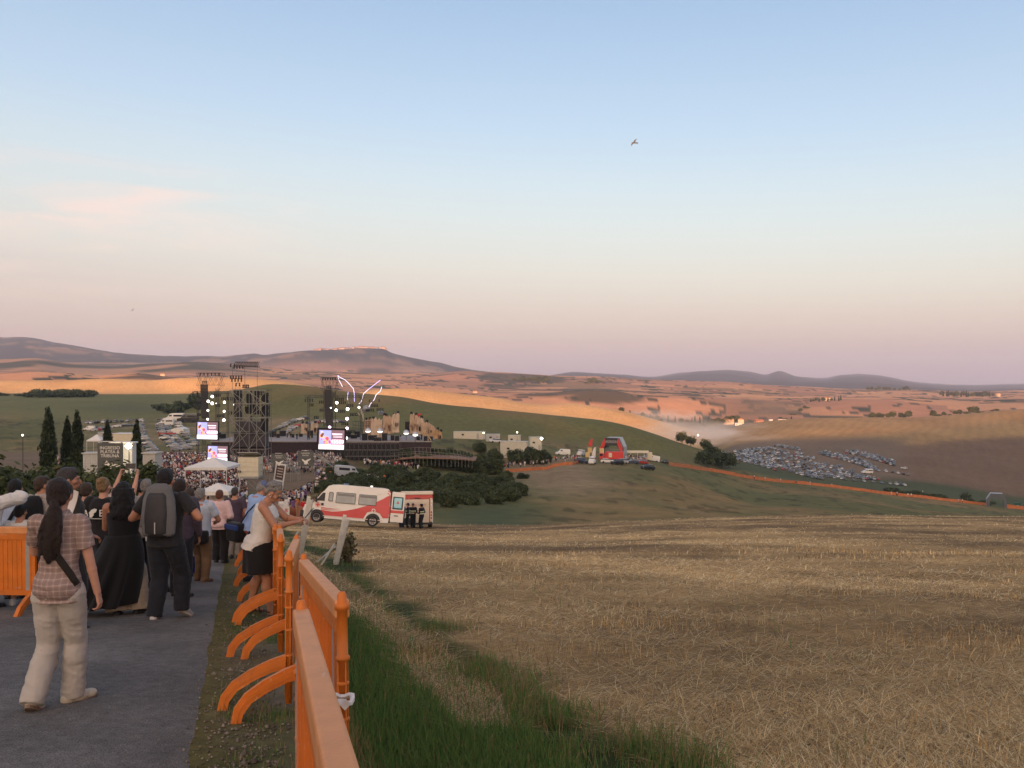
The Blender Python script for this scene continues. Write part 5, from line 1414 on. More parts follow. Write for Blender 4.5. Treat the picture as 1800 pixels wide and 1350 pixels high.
GB = 'bushes on the bank left of the lane'
for i, (px, Y, w, h, lb) in enumerate([
 (-25, 26, 2.2, 2.8, 'broad green bush cut by the left edge behind the leaning white shirt'),
 (28, 33, 2.3, 3.1, 'dense green bush above the child in the white shirt'),
 (62, 42, 2.4, 3.5, 'green bush in front of the lone tall cypress'),
 (95, 34, 2.0, 3.0, 'dark bush behind the plaid shirted woman head'),
 (128, 40, 2.0, 3.5, 'green bush below the pair of touching cypresses'),
 (165, 38, 2.0, 3.5, 'low bush in front of the green bin'),
 (200, 36, 1.9, 3.0, 'low bush right under the entrance sign'),
 (232, 38, 1.8, 3.4, 'light bush at the foot of the slim cypress'),
 (262, 40, 1.6, 3.8, 'upright sprouting bush left of the packed audience'),
 (0, 52, 3.2, 3.3, 'tall bush below the small lamp at the far left'),
 (48, 60, 3.0, 3.4, 'distant bush between the lone cypress and the left edge'),
 (430, 62, 1.6, 1.7, 'small bush on the embankment under the beige booth')]):
 shrub(px, Y, w, h, lb, 40+i, 5200 if Y < 45 else 3600, .115 if Y < 45 else .16, GREEN_M, GB)
# ---- thickets of the ravine: one shrub built per form, then copied
protos = []
for s in range(5):
 t = thing('thicket_shrub', 'dark dense shrub in the thicket behind the ambulance', 'shrub', (0, 0, 0), 0, 'ravine thicket behind the ambulance')
 link('foliage', shrub_mesh(80+s, 3.0, 4.2, 3600, .26, GREEN_D, k=11), t)
 b = MB()
 for i in range(5):
  a = i*1.3+s; b.path([(0, 0, -.4), (math.cos(a)*.8, math.sin(a)*.8, 1.4), (math.cos(a)*1.6, math.sin(a)*1.6, 2.8)], [.09, .06, .02], 5)
 b.build('stem', BARK, t, True)
 protos.append([t, True])
def put_thicket(px, Y, sc, label, group, sz=1.0):
 pr = rnd.choice(protos)
 P = gp(px, Y, -.2)
 if pr[1]:
  t = pr[0]; pr[1] = False; t.location = P; t.rotation_euler = (0, 0, rnd.uniform(0, 6)); t.scale = (sc, sc, sc*sz); t['label'] = label; t['group'] = group
 else:
  t = copy_tree(pr[0], None, P, rnd.uniform(0, 6.28), label, group, (sc, sc, sc*sz))
 return t
th_spots = []
for i in range(150):
 f = i/149
 px = 566+f*345+rnd.uniform(-10, 10);
 lo = 122+26*f; hi = 188+32*f
 th_spots.append((px, rnd.uniform(lo, hi), rnd.uniform(.58, .92)))
for px, Y, sc in th_spots:
 put_thicket(px, Y, sc*.95, 'dark dense shrub in the thicket behind the ambulance', 'ravine thicket behind the ambulance', rnd.uniform(.6, .9))
for px, Y, sc in [(560, 116, .55), (590, 114, .55), (625, 114, .55), (665, 116, .55), (705, 120, .6), (745, 124, .65), (790, 130, .7), (830, 137, .75), (868, 142, .75), (898, 150, .7), (915, 165, .65)]:
 put_thicket(px, Y, sc, 'dark shrub along the near rim of the thicket by the emergency vehicles', 'near rim of the ravine thicket', .9)
for i in range(24):
 f = i/23
 put_thicket(682+f*188+rnd.uniform(-6, 6), rnd.uniform(232, 262)-f*6, rnd.uniform(.95, 1.35), 'dark green shrub of the hedge below the stage wing and white cabins', 'hedge below the stage wing', .95)
for px, Y, sc in [(912, 285, 1.5), (935, 282, 1.5), (950, 284, 1.2), (960, 288, .9), (872, 290, 1.2), (845, 292, 1.0)]:
 put_thicket(px, Y, sc, 'tall dark bush between the white cabins and the queue', 'bushes round the white cabins', 1.0)
# hedges far left, valley bushes and tree lines, built small
def far_tree_proto(kind, seed):
 rr = random.Random(seed)
 t = thing('field_tree', 'distant tree', 'tree', (0, 0, 0), 0, 'far trees')
 if kind == 'round':
  bl = [(rr.uniform(-2, 2), rr.uniform(-2, 2), rr.uniform(3.0, 6.5), rr.uniform(1.8, 3), rr.uniform(1.8, 3), rr.uniform(1.5, 2.6)) for _ in range(8)]
  link('crown', leaf_mesh('round_crown', bl, 900, .62, seed, GREEN_D, 1, 0, .3), t)
  link('trunk', trunk_mesh('round_trunk', 3.6, .3, 3, seed), t)
 elif kind == 'low':
  bl = [(rr.uniform(-3, 3), rr.uniform(-2, 2), rr.uniform(.8, 2.4), rr.uniform(1.5, 2.6), rr.uniform(1.5, 2.4), rr.uniform(1.0, 1.6)) for _ in range(8)]
  link('crown', leaf_mesh('low_crown', bl, 800, .5, seed, GREEN_D, 1, 0, .3), t)
  link('trunk', trunk_mesh('low_trunk', 1.4, .2, 2, seed), t)
 else:
  bl = [(0, 0, 1.2+i*.8, 1.3*(1-(i/11)**2)+.2, 1.3*(1-(i/11)**2)+.2, .9) for i in range(11)]
  link('crown', leaf_mesh('spire_crown', bl, 700, .5, seed, GREEN_C, 1.2, 1, .4), t)
  link('trunk', trunk_mesh('spire_trunk', 1.2, .2, 0, seed), t)
 return t
FT = {k: [[far_tree_proto(k, s+10*j), True] for s in range(2)] for j, k in enumerate(('round', 'low', 'spire'))}
def far_tree(kind, px, Y, sc, label, group, dz=-.2):
 pr = rnd.choice(FT[kind]); P = gp(px, Y, dz)
 if pr[1]:
  t = pr[0]; pr[1] = False; t.location = P; t.scale = (sc,)*3; t['label'] = label; t['group'] = group
 else: t = copy_tree(pr[0], None, P, rnd.uniform(0, 6.28), label, group, sc)
 return t
def tree_line(kinds, pts, n, sc, label, group, jy=20):
 for i in range(n):
  f = (i+rnd.uniform(-.35, .35))/max(1, n-1)*(len(pts)-1); f = min(max(f, 0), len(pts)-1.001); k = int(f); a = f-k
  px = pts[k][0]*(1-a)+pts[k+1][0]*a; Y = pts[k][1]*(1-a)+pts[k+1][1]*a
  far_tree(rnd.choice(kinds), px, Y+rnd.uniform(-jy, jy), sc*rnd.uniform(.7, 1.25), label, group)
tree_line(['low'], [(48, 880), (160, 880)], 16, 2.1, 'low dark scrub of the long hedgerow under the sunlit ridge', 'long hedgerow on the left pasture', 12)
tree_line(['low'], [(0, 930), (50, 920)], 4, 1.0, 'small scattered bush at the left end of the hedgerow', 'scattered bushes left of the hedgerow', 10)
tree_line(['low', 'round'], [(283, 640), (350, 600)], 12, 1.35, 'dark tree of the small wood behind the left car park', 'small wood behind the left car park', 30)
tree_line(['round'], [(1198, 500), (1232, 520), (1246, 520)], 4, .8, 'rounded bush at the end of the dark pasture slope', 'bushes where the pasture meets the car park', 8)
tree_line(['round'], [(1236, 440), (1282, 450)], 7, 1.05, 'dark green bush beside the left edge of the big car park', 'dark bushes beside the big car park', 8)
tree_line(['round', 'spire'], [(1095, 1290), (1150, 1300), (1220, 1330), (1290, 1340)], 26, 1.0, 'dark tree in the misty valley row behind the dust', 'valley trees behind the dust', 40)
tree_line(['round'], [(1245, 1270), (1300, 1290)], 14, 1.35, 'dark tree round the valley farm', 'trees round the valley farm', 40)
tree_line(['round', 'low'], [(1130, 1340), (1250, 1280)], 14, .8, 'grey green bush on the valley floor', 'bushes on the valley floor', 60)
tree_line(['round', 'low'], [(1362, 1330), (1420, 1500)], 9, .8, 'bush along the lane beyond the farm', 'bushes along the lane beyond the farm', 20)
tree_line(['round'], [(1534, 1130), (1600, 1110)], 8, 1.15, 'round dark tree in the left half of the grove on the right hill', 'left grove on the right hill', 15)
tree_line(['round', 'low'], [(1640, 1100), (1715, 1090)], 9, 1.0, 'round dark tree in the right half of the grove on the right hill', 'right grove on the right hill', 12)
tree_line(['low'], [(1718, 1085), (1752, 1075)], 4, .7, 'low bush trailing off right of the grove', 'low bushes right of the grove', 8)
tree_line(['spire', 'round'], [(1655, 2300), (1745, 2250)], 22, 1.7, 'dark tree of the spiky wood on the right skyline', 'spiky wood on the right skyline', 40)
tree_line(['round'], [(1525, 2700), (1600, 2700)], 12, 1.5, 'dark tree on the skyline row at the right', 'skyline row at the right', 40)
tree_line(['round', 'low'], [(905, 2500), (960, 2450)], 12, 2.2, 'dark tree of the wood on the rosy skyline', 'wood on the rosy skyline', 60)
tree_line(['round', 'low'], [(1030, 2450), (1055, 2450)], 6, 2.0, 'dark tree of the copse by the lattice mast', 'copse by the lattice mast', 40)
tree_line(['low'], [(1560, 470), (1655, 455)], 12, .85, 'green bush of the hedge below the big car park', 'hedge below the big car park', 5)
tree_line(['low'], [(1700, 470), (1740, 470)], 4, .7, 'small bush left of the grey arch tent', 'small bushes left of the grey arch', 5)
far_tree('round', 1697, 478, .75, 'small lone tree with a bare stem left of the grey arch', None)
far_tree('spire', 1391, 1230, 1.0, 'single dark conical tree right of the white farm sheds', None)
far_tree('round', 1092, 1150, 1.1, 'lone tree at the foot of the orange slope', None)
tree_line(['low'], [(700, 1500), (860, 1500)], 8, 1.2, 'low dark scrub in the fold behind the sunlit ridge', 'scrub behind the sunlit ridge', 40)
far_tree('round', 236, 1350, .8, 'lone dark tree on the far sunlit ridge at the left', None)
far_tree('round', 12, 95, .55, 'small thin tree at the far left beside the lamp', None)
tree_line(['round', 'spire'], [(1425, 1650), (1478, 1640)], 11, .9, 'dark tree on the wooded knoll', 'trees on the wooded knoll', 30)
# ------------------------------------------------------------------ orange plastic crowd barriers
OR = mat('orange_plastic', (.56, .155, .02), .48, .16, 5, .12, 60, spec=.35)
OR_TOP = mat('skyglow_orange_top', (.60, .26, .10), .55, .14, 9, .1, 80, spec=.35)  # paler than the panels: sunset sky glow put into the colour
def grime(m, sc, lo, hi, col, k, stretch=(1, 1, 1)):
 nt = m.node_tree; N, L = nt.nodes.new, nt.links.new; b = nt.nodes['Principled BSDF']; src = b.inputs['Base Color'].links[0].from_socket
 tc = N('ShaderNodeTexCoord'); mp = N('ShaderNodeMapping'); mp.inputs['Scale'].default_value = stretch; L(tc.outputs['Object'], mp.inputs[0])
 n = N('ShaderNodeTexNoise'); n.inputs['Scale'].default_value = sc; n.inputs['Detail'].default_value = 9; n.inputs['Roughness'].default_value = .7; L(mp.outputs[0], n.inputs[0])
 r = N('ShaderNodeMapRange'); r.inputs[1].default_value = lo; r.inputs[2].default_value = hi; r.inputs[4].default_value = k; L(n.outputs[0], r.inputs[0])
 x = N('ShaderNodeMixRGB'); L(r.outputs[0], x.inputs[0]); L(src, x.inputs[1]); x.inputs[2].default_value = (*col, 1); L(x.outputs[0], b.inputs['Base Color'])
grime(OR, 2.2, .54, .70, (.20, .10, .05), .65, (1, 1, .6)); grime(OR, 26, .60, .66, (.50, .33, .20), .5, (.3, 1, 1)); grime(OR_TOP, 7, .54, .72, (.34, .20, .12), .6, (.4, 1, 1)); grime(OR_TOP, 40, .62, .68, (.62, .45, .33), .6, (.25, 1, 1))
GREYSTRIP = mat('grey_reflective_strip', (.30, .28, .27), .4, .15, 8)
def barrier_proto():
 """2.1 m long, along +x from 0; the foot side is +y"""
 L_ = 2.14
 t = thing('crowd_barrier', 'orange plastic crowd barrier', 'barrier', (0, 0, 0))
 b = MB()
 b.box((L_/2, 0, .61), (L_-.2, .035, .70))
 b.box((L_/2, 0, .955), (L_-.16, .055, .05)); b.box((L_/2, 0, .27), (L_-.16, .055, .06))
 for i in range(1, 30):            # fine vertical ribs
  b.box((.1+i*(L_-.2)/30, 0, .61), (.018, .046, .66))
 b.build('panel', OR, t)
 for q in (.2, L_-.2):
  s = MB(); s.box((q, 0, .61), (.055, .052, .64)); s.build('reflective_strip', GREYSTRIP, t)
 tr = MB(); tr.bbox((L_/2, 0, 1.035), (L_-.06, .070, .085), .010)
 tr.build('top_rail', OR_TOP, t)
 sk = MB(); sk.bbox((L_/2, 0, .955), (L_-.10, .054, .08), .008)
 sk.build('rail_skirt', OR, t)
 for q in (.035, L_-.035):
  p = MB()
  p.lathe([(.023, .02), (.023, .80), (.034, .805), (.034, .820), (.025, .826), (.025, 1.03), (.035, 1.035), (.035, 1.060), (.023, 1.064), (.022, 1.098), (.014, 1.114), (.001, 1.116)], (q, 0, 0), 14)
  for a in range(4):
   th = a*math.pi/2+.4; p.bar((q+.025*math.cos(th), .025*math.sin(th), .05), (q+.025*math.cos(th), .025*math.sin(th), .8), .005, 4)
  for zz in (.18, .36, .54, .70): p.lathe([(.025, -.009), (.029, -.005), (.029, .005), (.025, .009)], (q, 0, zz), 14)
  p.build('post', OR, t, True)
  # arched foot, both ways, bulged section
  for sd in (1, -1):
   f = MB()
   top = [(.02, .37), (.14, .335), (.28, .275), (.40, .20), (.47, .11), (.495, 0)]
   bot = [(.425, 0), (.41, .068), (.355, .138), (.245, .20), (.12, .25), (.02, .27)]
   if sd < 0:
    top = [(.04, .30), (.12, .29), (.22, .23), (.28, .13), (.30, 0)]; bot = [(.22, 0), (.20, .09), (.14, .16), (.04, .18)]
   f.prism([(sd*a, c) for a, c in top+bot], q-.026, q+.026, 'x')
   f.prism([(sd*a, c) for a, c in [(p_[0]*.94, p_[1]*.93) for p_ in top]+[(p_[0]*1.06, p_[1]+.02) for p_ in bot]], q-.032, q+.032, 'x')
   f.build('foot', OR, t)
 return t
_bp = barrier_proto(); _bfirst = [True]
def barrier(a, b, label, group, flip=False):
 """from ground point a to b (x, y)"""
 ax, ay = a; bx, by = b
 z0, z1 = gz(ax, ay), gz(bx, by); Ln = math.hypot(bx-ax, by-ay)
 if _bfirst[0]: t = _bp; _bfirst[0] = False
 else: t = copy_tree(_bp)
 t['label'] = label; t['group'] = group
 ex = Vector((bx-ax, by-ay, z1-z0)).normalized()
 ez = Vector((0, 0, 1)); ey = ez.cross(ex).normalized(); ez = ex.cross(ey)*.35+Vector((0, 0, 1))*.65
 ez.normalize(); ey = ez.cross(ex).normalized(); ez = ex.cross(ey)
 if flip: pass
 M = Matrix((ex, ey, ez)).transposed().to_4x4(); M.translation = Vector((ax, ay, z0))
 t.matrix_world = M @ Matrix.Diagonal((Ln/2.14, 1, 1, 1))
 return t
def bl(Y, e): return (e-.11-.32*Y, Y)
GR = 'orange barriers along the right side of the lane'
barrier(bl(1.30, .30), bl(3.66, .385), 'nearest orange barrier with its pale top filling the bottom of the frame', GR)
barrier(bl(3.86, .60), bl(6.0, .58), 'orange barrier with a white ribbon knotted to its near post', GR)
barrier(bl(6.2, .48), bl(8.0, .66), 'short looking orange barrier just beyond the ribboned one', GR)
barrier(bl(8.05, .52), bl(9.9, .60), 'orange barrier the white bloused woman leans on', GR)
Y0 = 10.05
for i in range(6):
 barrier(bl(Y0, .56+.06*(i % 2)), bl(Y0+1.98, .62-.05*(i % 2)), 'orange barrier hidden behind the white bloused woman and the man in the cap', GR); Y0 += 2.1
GL = 'orange barriers along the left side of the lane'
barrier((-5.75, 10.55), (-7.75, 10.75), 'orange barrier broadside behind the plaid shirted woman', GL)
barrier((-7.85, 10.8), (-9.7, 11.5), 'orange barrier running out of the frame at the left', GL)
# the knotted ribbon and black cable tie on the second barrier
def ribbon():
 b = MB(); P = Vector(bl(3.88, .60)); z = gz(P.x, P.y)
 c = Vector((P.x-.02, P.y-.02, z+.66))
 b.path([c+Vector((.055*math.cos(a), .055*math.sin(a), .01*math.sin(3*a))) for a in [i*.45 for i in range(15)]], .012, 5)
 for pts in ([(-.02, -.06, 0), (-.05, -.07, -.05), (-.075, -.075, -.13), (-.09, -.07, -.22)], [(-.02, -.06, .01), (-.055, -.09, .03), (-.09, -.09, .025), (-.10, -.075, 0)], [(-.01, -.06, .01), (.03, -.09, .02), (.05, -.085, -.005)]):
  pr = [c+Vector(p) for p in pts]
  vs = []
  for p in pr: vs += [p+Vector((.012, .004, .012)), p-Vector((.012, .004, .012))]
  b.add(vs, [(2*i, 2*i+1, 2*i+3, 2*i+2) for i in range(len(pr)-1)])
  vs2 = [v+Vector((0, .003, 0)) for v in vs]; b.add(vs2, [(2*i, 2*i+2, 2*i+3, 2*i+1) for i in range(len(pr)-1)])
 tag(b.build('ribbon', mat('white_tape', (.70, .66, .64), .5, .15, 30)), 'white tape knotted round the post of the second barrier', 'ribbon')
ribbon()
def cable_tie():
 b = MB(); P = Vector(bl(2.75, .40)); z = gz(P.x, P.y)
 b.box((P.x-.09, P.y, z+.55), (.016, .03, .22)); b.bar((P.x-.20, P.y-.02, z+.50), (P.x+.05, P.y, z+.52), .006, 5)
 tag(b.build('cable_tie', mat('black_plastic', (.02, .02, .02), .5)), 'black cable tie and bar clamped on the nearest barrier', 'cable tie')
cable_tie()
# galvanised leaning frames at the field edge
GALV = mat('galvanised_steel', (.52, .53, .50), .45, .18, 12, .1, 50, metal=.35)
def metal_frame(px, Y, rows, label, mirror=False):
 P = gp(px, Y); t = thing('metal_stand', label, 'metal stand', P, group='leaning galvanised frames beside the barriers')
 h = 1.0
 b = MB(); b.box((0, 0, h/2-.1), (.085, .03, h+.2), (R(0), R(14), 0)); b.box((.05, .02, h/2-.1), (.02, .045, h+.2), (0, R(14), 0))
 b.build('upright', GALV, t)
 b = MB(); b.box((-.12, .5, h/2-.1), (.075, .025, h+.2), (R(-6), R(11), 0)); b.build('upright', GALV, t)
 b = MB(); b.bar((-.12, 0, .45), (-.42, -.1, -.05), .022, 6); b.build('brace', GALV, t)
 b = MB(); b.bar((-.2, .5, .3), (-.6, .45, -.05), .02, 6); b.build('brace', GALV, t)
 return t
metal_frame(598, 18.5, None, 'pair of leaning galvanised posts with braces in front of the ambulance rear wheel')
f2 = metal_frame(534, 20.5, None, 'leaning galvanised posts in front of the ambulance bonnet')
f2.scale = (1.1, 1, 1.42)
for px, Y, lb in [(612, 19.2, 'weedy shrub growing round the base of the galvanised posts')]:
 shrub(px, Y, .35, .75, lb, int(px), 500, .05, [(.07, .075, .03), (.14, .12, .06)], None, 'weed_clump')
# ------------------------------------------------------------------ vehicles
GLASS = mat('vehicle_glass', (.03, .035, .04), .08, .1, 2, spec=.8)
TYRE = mat('tyre', (.018, .018, .018), .8, .15, 10)
RIM = mat('wheel_rim', (.35, .35, .36), .4, .1, 8, metal=.6)
TRIM = mat('black_trim', (.025, .025, .027), .55, .15, 5)
VWHITE = mat('vehicle_white', (.66, .64, .60), .35, .05, 2, spec=.5)
VRED = mat('vehicle_red', (.52, .045, .05), .35, .06, 2, spec=.5)
HEADL = mat('headlight', (.7, .7, .68), .15, spec=.8)
TAILL = mat('tail_light', (.45, .03, .03), .25, spec=.6)
def slope_basis(x, y, rz):
 c, s = math.cos(rz), math.sin(rz); h = 1.6
 zf, zb = gz(x+c*h, y+s*h), gz(x-c*h, y-s*h); zl, zr = gz(x-s*h, y+c*h), gz(x+s*h, y-c*h)
 ex = Vector((c*2*h, s*2*h, zf-zb)).normalized(); ey = Vector((-s*2*h, c*2*h, zl-zr)).normalized(); ez = ex.cross(ey).normalized(); ey = ez.cross(ex)
 return Matrix((ex, ey, ez)).transposed().to_4x4(), (zf+zb+zl+zr)/4
def loft_body(secs, slot=0):
 """secs: list of (x, [(y,z)...]) rings, same count"""
 b = MB(); n = len(secs[0][1]); vs = []
 for x, ring in secs: vs += [(x, y, z) for y, z in ring]
 fs = []
 for i in range(len(secs)-1):
  for j in range(n): fs.append((i*n+j, i*n+(j+1) % n, (i+1)*n+(j+1) % n, (i+1)*n+j))
 fs += [tuple(range(n-1, -1, -1)), tuple(range((len(secs)-1)*n, len(secs)*n))]
 return b.add(vs, fs, slot)
def wheel_parts(t, x, y, r, w, smooth=True):
 """wheel part with tyre as its mesh and the rim as a sub-part"""
 b = MB(); b.lathe([(r*.3, -w*.05), (r*.60, -w*.1), (r*.64, -w/2), (r*.93, -w/2), (r, -w*.32), (r, w*.32), (r*.93, w/2), (r*.64, w/2), (r*.60, w*.1), (r*.3, w*.05)], n=20)
 b.xform(Matrix.Rotation(R(90), 4, 'X')); o = b.build('wheel', TYRE, t, False, (x, y, r))
 b = MB(); s = -1 if y < 0 else 1
 b.lathe([(.02, -w*.3), (r*.60, -w*.3), (r*.64, w*.44), (r*.58, w*.42), (r*.52, w*.25), (r*.28, w*.30), (r*.22, w*.42), (.02, w*.42)], n=18)
 b.xform(Matrix.Rotation(R(-90 if s > 0 else 90), 4, 'X')); b.build('rim', RIM, o)
 b = MB()
 for i in range(6):
  a = i*math.pi/3; b.box((math.cos(a)*r*.40, s*w*.40, math.sin(a)*r*.40), (r*.16, w*.12, r*.16))
 b.build('hole', TRIM, o)
 return o
def van_side_poly(L_, H, nose=.95, kind='van'):
 # silhouette in x (0 = rear, L = front) and z
 return [(0, .42), (0, 1.0), (.06, H-.25), (.22, H-.04), (.5, H), (L_-2.2, H), (L_-1.75, H-.04), (L_-1.48, H-.14), (L_-.74, 1.30), (L_-.55, 1.20), (L_-.12, 1.0), (L_-.02, .82), (L_, .42), (L_-.1, .30), (.06, .30)]
def ambulance():
 A = wpt(0, 0, 1);
 xf, yf = (552-900)/F*58.6, 58.6; xr, yr = (668-900)/F*56.2, 56.2
 d = Vector((xf-xr, yf-yr, 0)); L_ = 5.55
 rz = math.atan2(d.y, d.x)
 # rear bumper
 P = Vector(((690-900)/F*55.9, 55.9, 0)); zr = -(931-HY)/F*56.0;
 t = thing('ambulance', 'white and red ambulance van parked sideways with red crosses', 'ambulance', (P.x, P.y, zr), rz)
 dirv = Vector((math.cos(rz), math.sin(rz)))
 zf = -(924.5-HY)/F*58.6
 rz = R(-173); P = Vector(((683-900)/F*56.6, 56.6, 0)); mx, my = P.x+2.7*math.cos(rz), P.y+2.7*math.sin(rz)
 M, z = slope_basis(mx, my, rz); M.translation = Vector((mx, my, gz(mx, my)+.05)); t.matrix_world = M @ Matrix.Rotation(-R(2.6), 4, 'Y') @ Matrix.Translation((-2.7, 0, 0.06))
 H, W = 2.52, 1.98
 side = van_side_poly(L_, H)
 # body: lofted across the width so the sides tumble in at the top
 ring = side; n = len(ring); vs = []
 ys = [(-W/2, 1.0, 0), (-W/2, 1, 0)]
 def inset(z): return max(0, (z-1.2)/1.3)*.14
 vs = []; cols = 5
 for j, f in enumerate((-1, -.93, 0, .93, 1)):
  for x, z in ring:
   yy = f*(W/2-inset(z)); zz = z - (.06 if abs(f) == 1 and z > H-.1 else 0); xx = x
   if abs(f) == 1: xx = min(max(x, .05), L_-.12)
   if f == 0 and z > .5 and z < H-.2 and x > L_-.7: xx = x+.08
   vs.append((xx, yy, zz))
 fs = []
 for j in range(cols-1):
  for i in range(n): fs.append((j*n+i, j*n+(i+1) % n, (j+1)*n+(i+1) % n, (j+1)*n+i))
 fs += [tuple(range(n)), tuple(range(5*n-1, 4*n-1, -1))]
 b = MB(); b.add(vs, fs); b.build('body', VWHITE, t)
 def sidepatch(name, poly, m, off=.012, y=None, parent=None):
  """polygon in x,z laid proud of the camera-side body flank (local +y is away: the van faces left so its camera side is +y)"""
  b = MB(); s = 1
  front = [(x, s*(W/2-inset(z)+off), z) for x, z in poly]; back = [(x, s*(W/2-inset(z)-.03), z) for x, z in poly]
  k = len(poly); b.add(front+back, [tuple(range(k)), tuple(range(2*k-1, k-1, -1))]+[(i, k+i, k+(i+1) % k, (i+1) % k) for i in range(k)])
  return b.build(name, m, parent or t)
 # red swoosh: from a thin tail at the front to the whole rear
 up = [(L_-1.15, .83), (4.1, .79), (3.7, .76), (3.3, .80), (2.8, .89), (2.2, 1.05), (1.6, 1.27), (1.05, 1.52), (.55, 1.80), (.24, 2.02), (.05, 2.08)]
 lo = [(.05, .62), (.42, .58), (.62, .86), (1.0, 1.0), (1.45, .90), (1.66, .46), (3.2, .46), (4.0, .47), (L_-1.32, .50)]
 sidepatch('red_livery', up+lo, VRED, .008)
 for dz in (0.13, .22): sidepatch('red_stripe', [(L_-1.15, .78+dz), (3.9, .74+dz), (3.2, .80+dz*.7), (3.9, .71+dz), (L_-1.15, .72+dz)], VRED, .01)
 for i in range(3): sidepatch('white_flash', [(.07, 2.04+.1*i), (.26, 2.20+.08*i), (.24, 2.24+.08*i), (.07, 2.10+.1*i)], VWHITE if i % 2 else VRED, .014)
 sidepatch('sill_strip', [(.45, .40), (1.66, .42), (L_-1.32, .44), (L_-1.32, .49), (1.66, .47), (.45, .45)], mat('pale_sill', (.55, .45, .42), .5), .016)
 # windows
 LG = mat('frosted_glass', (.22, .25, .25), .2, .25, 1.5, spec=.7)
 for nm, poly in (('window', [(2.30, 1.36), (3.48, 1.36), (3.50, 1.42), (3.50, 1.94), (3.45, 2.0), (2.34, 2.0), (2.30, 1.95)]), ('window', [(.95, 1.36), (2.02, 1.36), (2.05, 1.42), (2.05, 1.93), (2.0, 1.98), (1.0, 1.98), (.95, 1.9)])):
  o = sidepatch(nm, [(2*(sum(p[0] for p in poly)/len(poly))*.0+x+(.03 if x > 1.6 and x > 2.9 or (x > 1.5 and x < 2.2) else -.03), z+(.03 if z > 1.6 else -.03)) for x, z in poly], TRIM, .012)
  sidepatch('pane', poly, LG, .018, None, o)
  zz = 1.80; xs = [p[0] for p in poly]
  sidepatch('dark_band', [(min(xs)+.04, zz), (max(xs)-.04, zz), (max(xs)-.06, 1.96), (min(xs)+.06, 1.95)], GLASS, .022, None, o)
 o = sidepatch('window', [(3.70, 1.40), (3.96, 1.40), (4.0, 1.46), (4.0, 1.92), (3.95, 2.0), (3.76, 2.0), (3.70, 1.92)], TRIM, .012); sidepatch('pane', [(3.74, 1.44), (3.95, 1.44), (3.96, 1.92), (3.92, 1.96), (3.78, 1.96), (3.74, 1.9)], LG, .018, None, o)
 o = sidepatch('door', [(4.16, .62), (4.88, .9), (4.86, 1.30), (4.70, 1.56), (4.36, 2.02), (4.16, 2.02)], VWHITE, .006)
 w_ = sidepatch('door_window', [(4.22, 1.40), (4.74, 1.38), (4.66, 1.52), (4.38, 1.92), (4.22, 1.92)], TRIM, .014, None, o)
 sidepatch('door_handle', [(4.26, 1.10), (4.42, 1.10), (4.42, 1.26), (4.26, 1.26)], TRIM, .022, None, o)
 b = MB(); b.bbox((4.74, W/2+.10, 1.44), (.12, .20, .30), .03); b.build('mirror', TRIM, t)
 # windscreen
 b = MB(); y = W/2-.18
 f = [(L_-1.45, -y+.12, H-.18), (L_-1.45, y-.12, H-.18), (L_-.78, y, 1.36), (L_-.78, -y, 1.36)]
 b.add([(p[0]+.035, p[1], p[2]+.03) for p in f]+[(p[0]-.03, p[1], p[2]-.02) for p in f], [(0, 1, 2, 3), (7, 6, 5, 4), (0, 4, 5, 1), (1, 5, 6, 2), (2, 6, 7, 3), (3, 7, 4, 0)]); b.build('windscreen', GLASS, t)
 # crosses
 def cross(x, z, r, mback, mx):
  o = sidepatch('emblem', [(x+r*math.cos(a), z+r*math.sin(a)) for a in np.linspace(0, 2*math.pi, 20)[:-1]], mback, .016)
  q = r*.22; l = r*.68
  sidepatch('cross', [(x-q, z-l), (x+q, z-l), (x+q, z-q), (x+l, z-q), (x+l, z+q), (x+q, z+q), (x+q, z+l), (x-q, z+l), (x-q, z+q), (x-l, z+q), (x-l, z-q), (x-q, z-q)], mx, .022, None, o)
 cross(4.62, 1.13, .19, mat('emblem_ring', (.62, .45, .42), .5), VRED); cross(1.05, 1.02, .13, VWHITE, VRED)
 # arches, bumpers, lights
 for x in (1.05, 4.62):
  sidepatch('wheel_arch', [(x+.48*math.cos(a), .36+.48*math.sin(a)) for a in np.linspace(-.12, math.pi+.12, 14)], TRIM, .011)
  for s in (-1, 1): wheel_parts(t, x, s*(W/2-.09), .35, .24)
 b = MB(); b.bbox((L_-.02, 0, .52), (.30, W*.98, .42), .06); b.build('front_bumper', TRIM, t)
 b = MB(); b.bbox((.02, 0, .52), (.22, W*.98, .40), .05); b.build('rear_bumper', TRIM, t)
 for s in (-1, 1):
  b = MB(); b.bbox((L_-.20, s*(W/2-.22), .95), (.22, .30, .30), .05); b.build('headlight', HEADL, t)
  b = MB(); b.bbox((.02, s*(W/2-.06), 1.12), (.10, .16, .50), .03); b.build('tail_light', TAILL, t)
 # roof beacons
 for x, m in ((3.0, mat('beacon_blue', (.10, .16, .25), .25)), (1.35, mat('roof_lamp', (.8, .8, .75), .4, emit=(1, .95, .9), estr=.5)), (.45, TRIM)):
  b = MB(); b.bbox((x, .3, H+.05), (.34 if x > 2 else .16, .5 if x > 2 else .16, .12), .03); b.build('roof_light', m, t)
 # rear door opened square to the body: we see its inside
 hinge = Vector((-.02, W/2-.06, 0))
 dr = bpy.data.objects.new('rear_door', None); COL.objects.link(dr); dr.parent = t; dr.location = hinge; dr.rotation_euler = (0, 0, R(-8))
 me = MB(); me.bbox((-.46, .0, 1.36), (.86, .07, 1.95), .03); me.build('door_panel', VWHITE, dr)
 me = MB(); me.bbox((-.46, .045, 1.62), (.66, .03, .80), .03); me.build('window_frame', TRIM, dr)
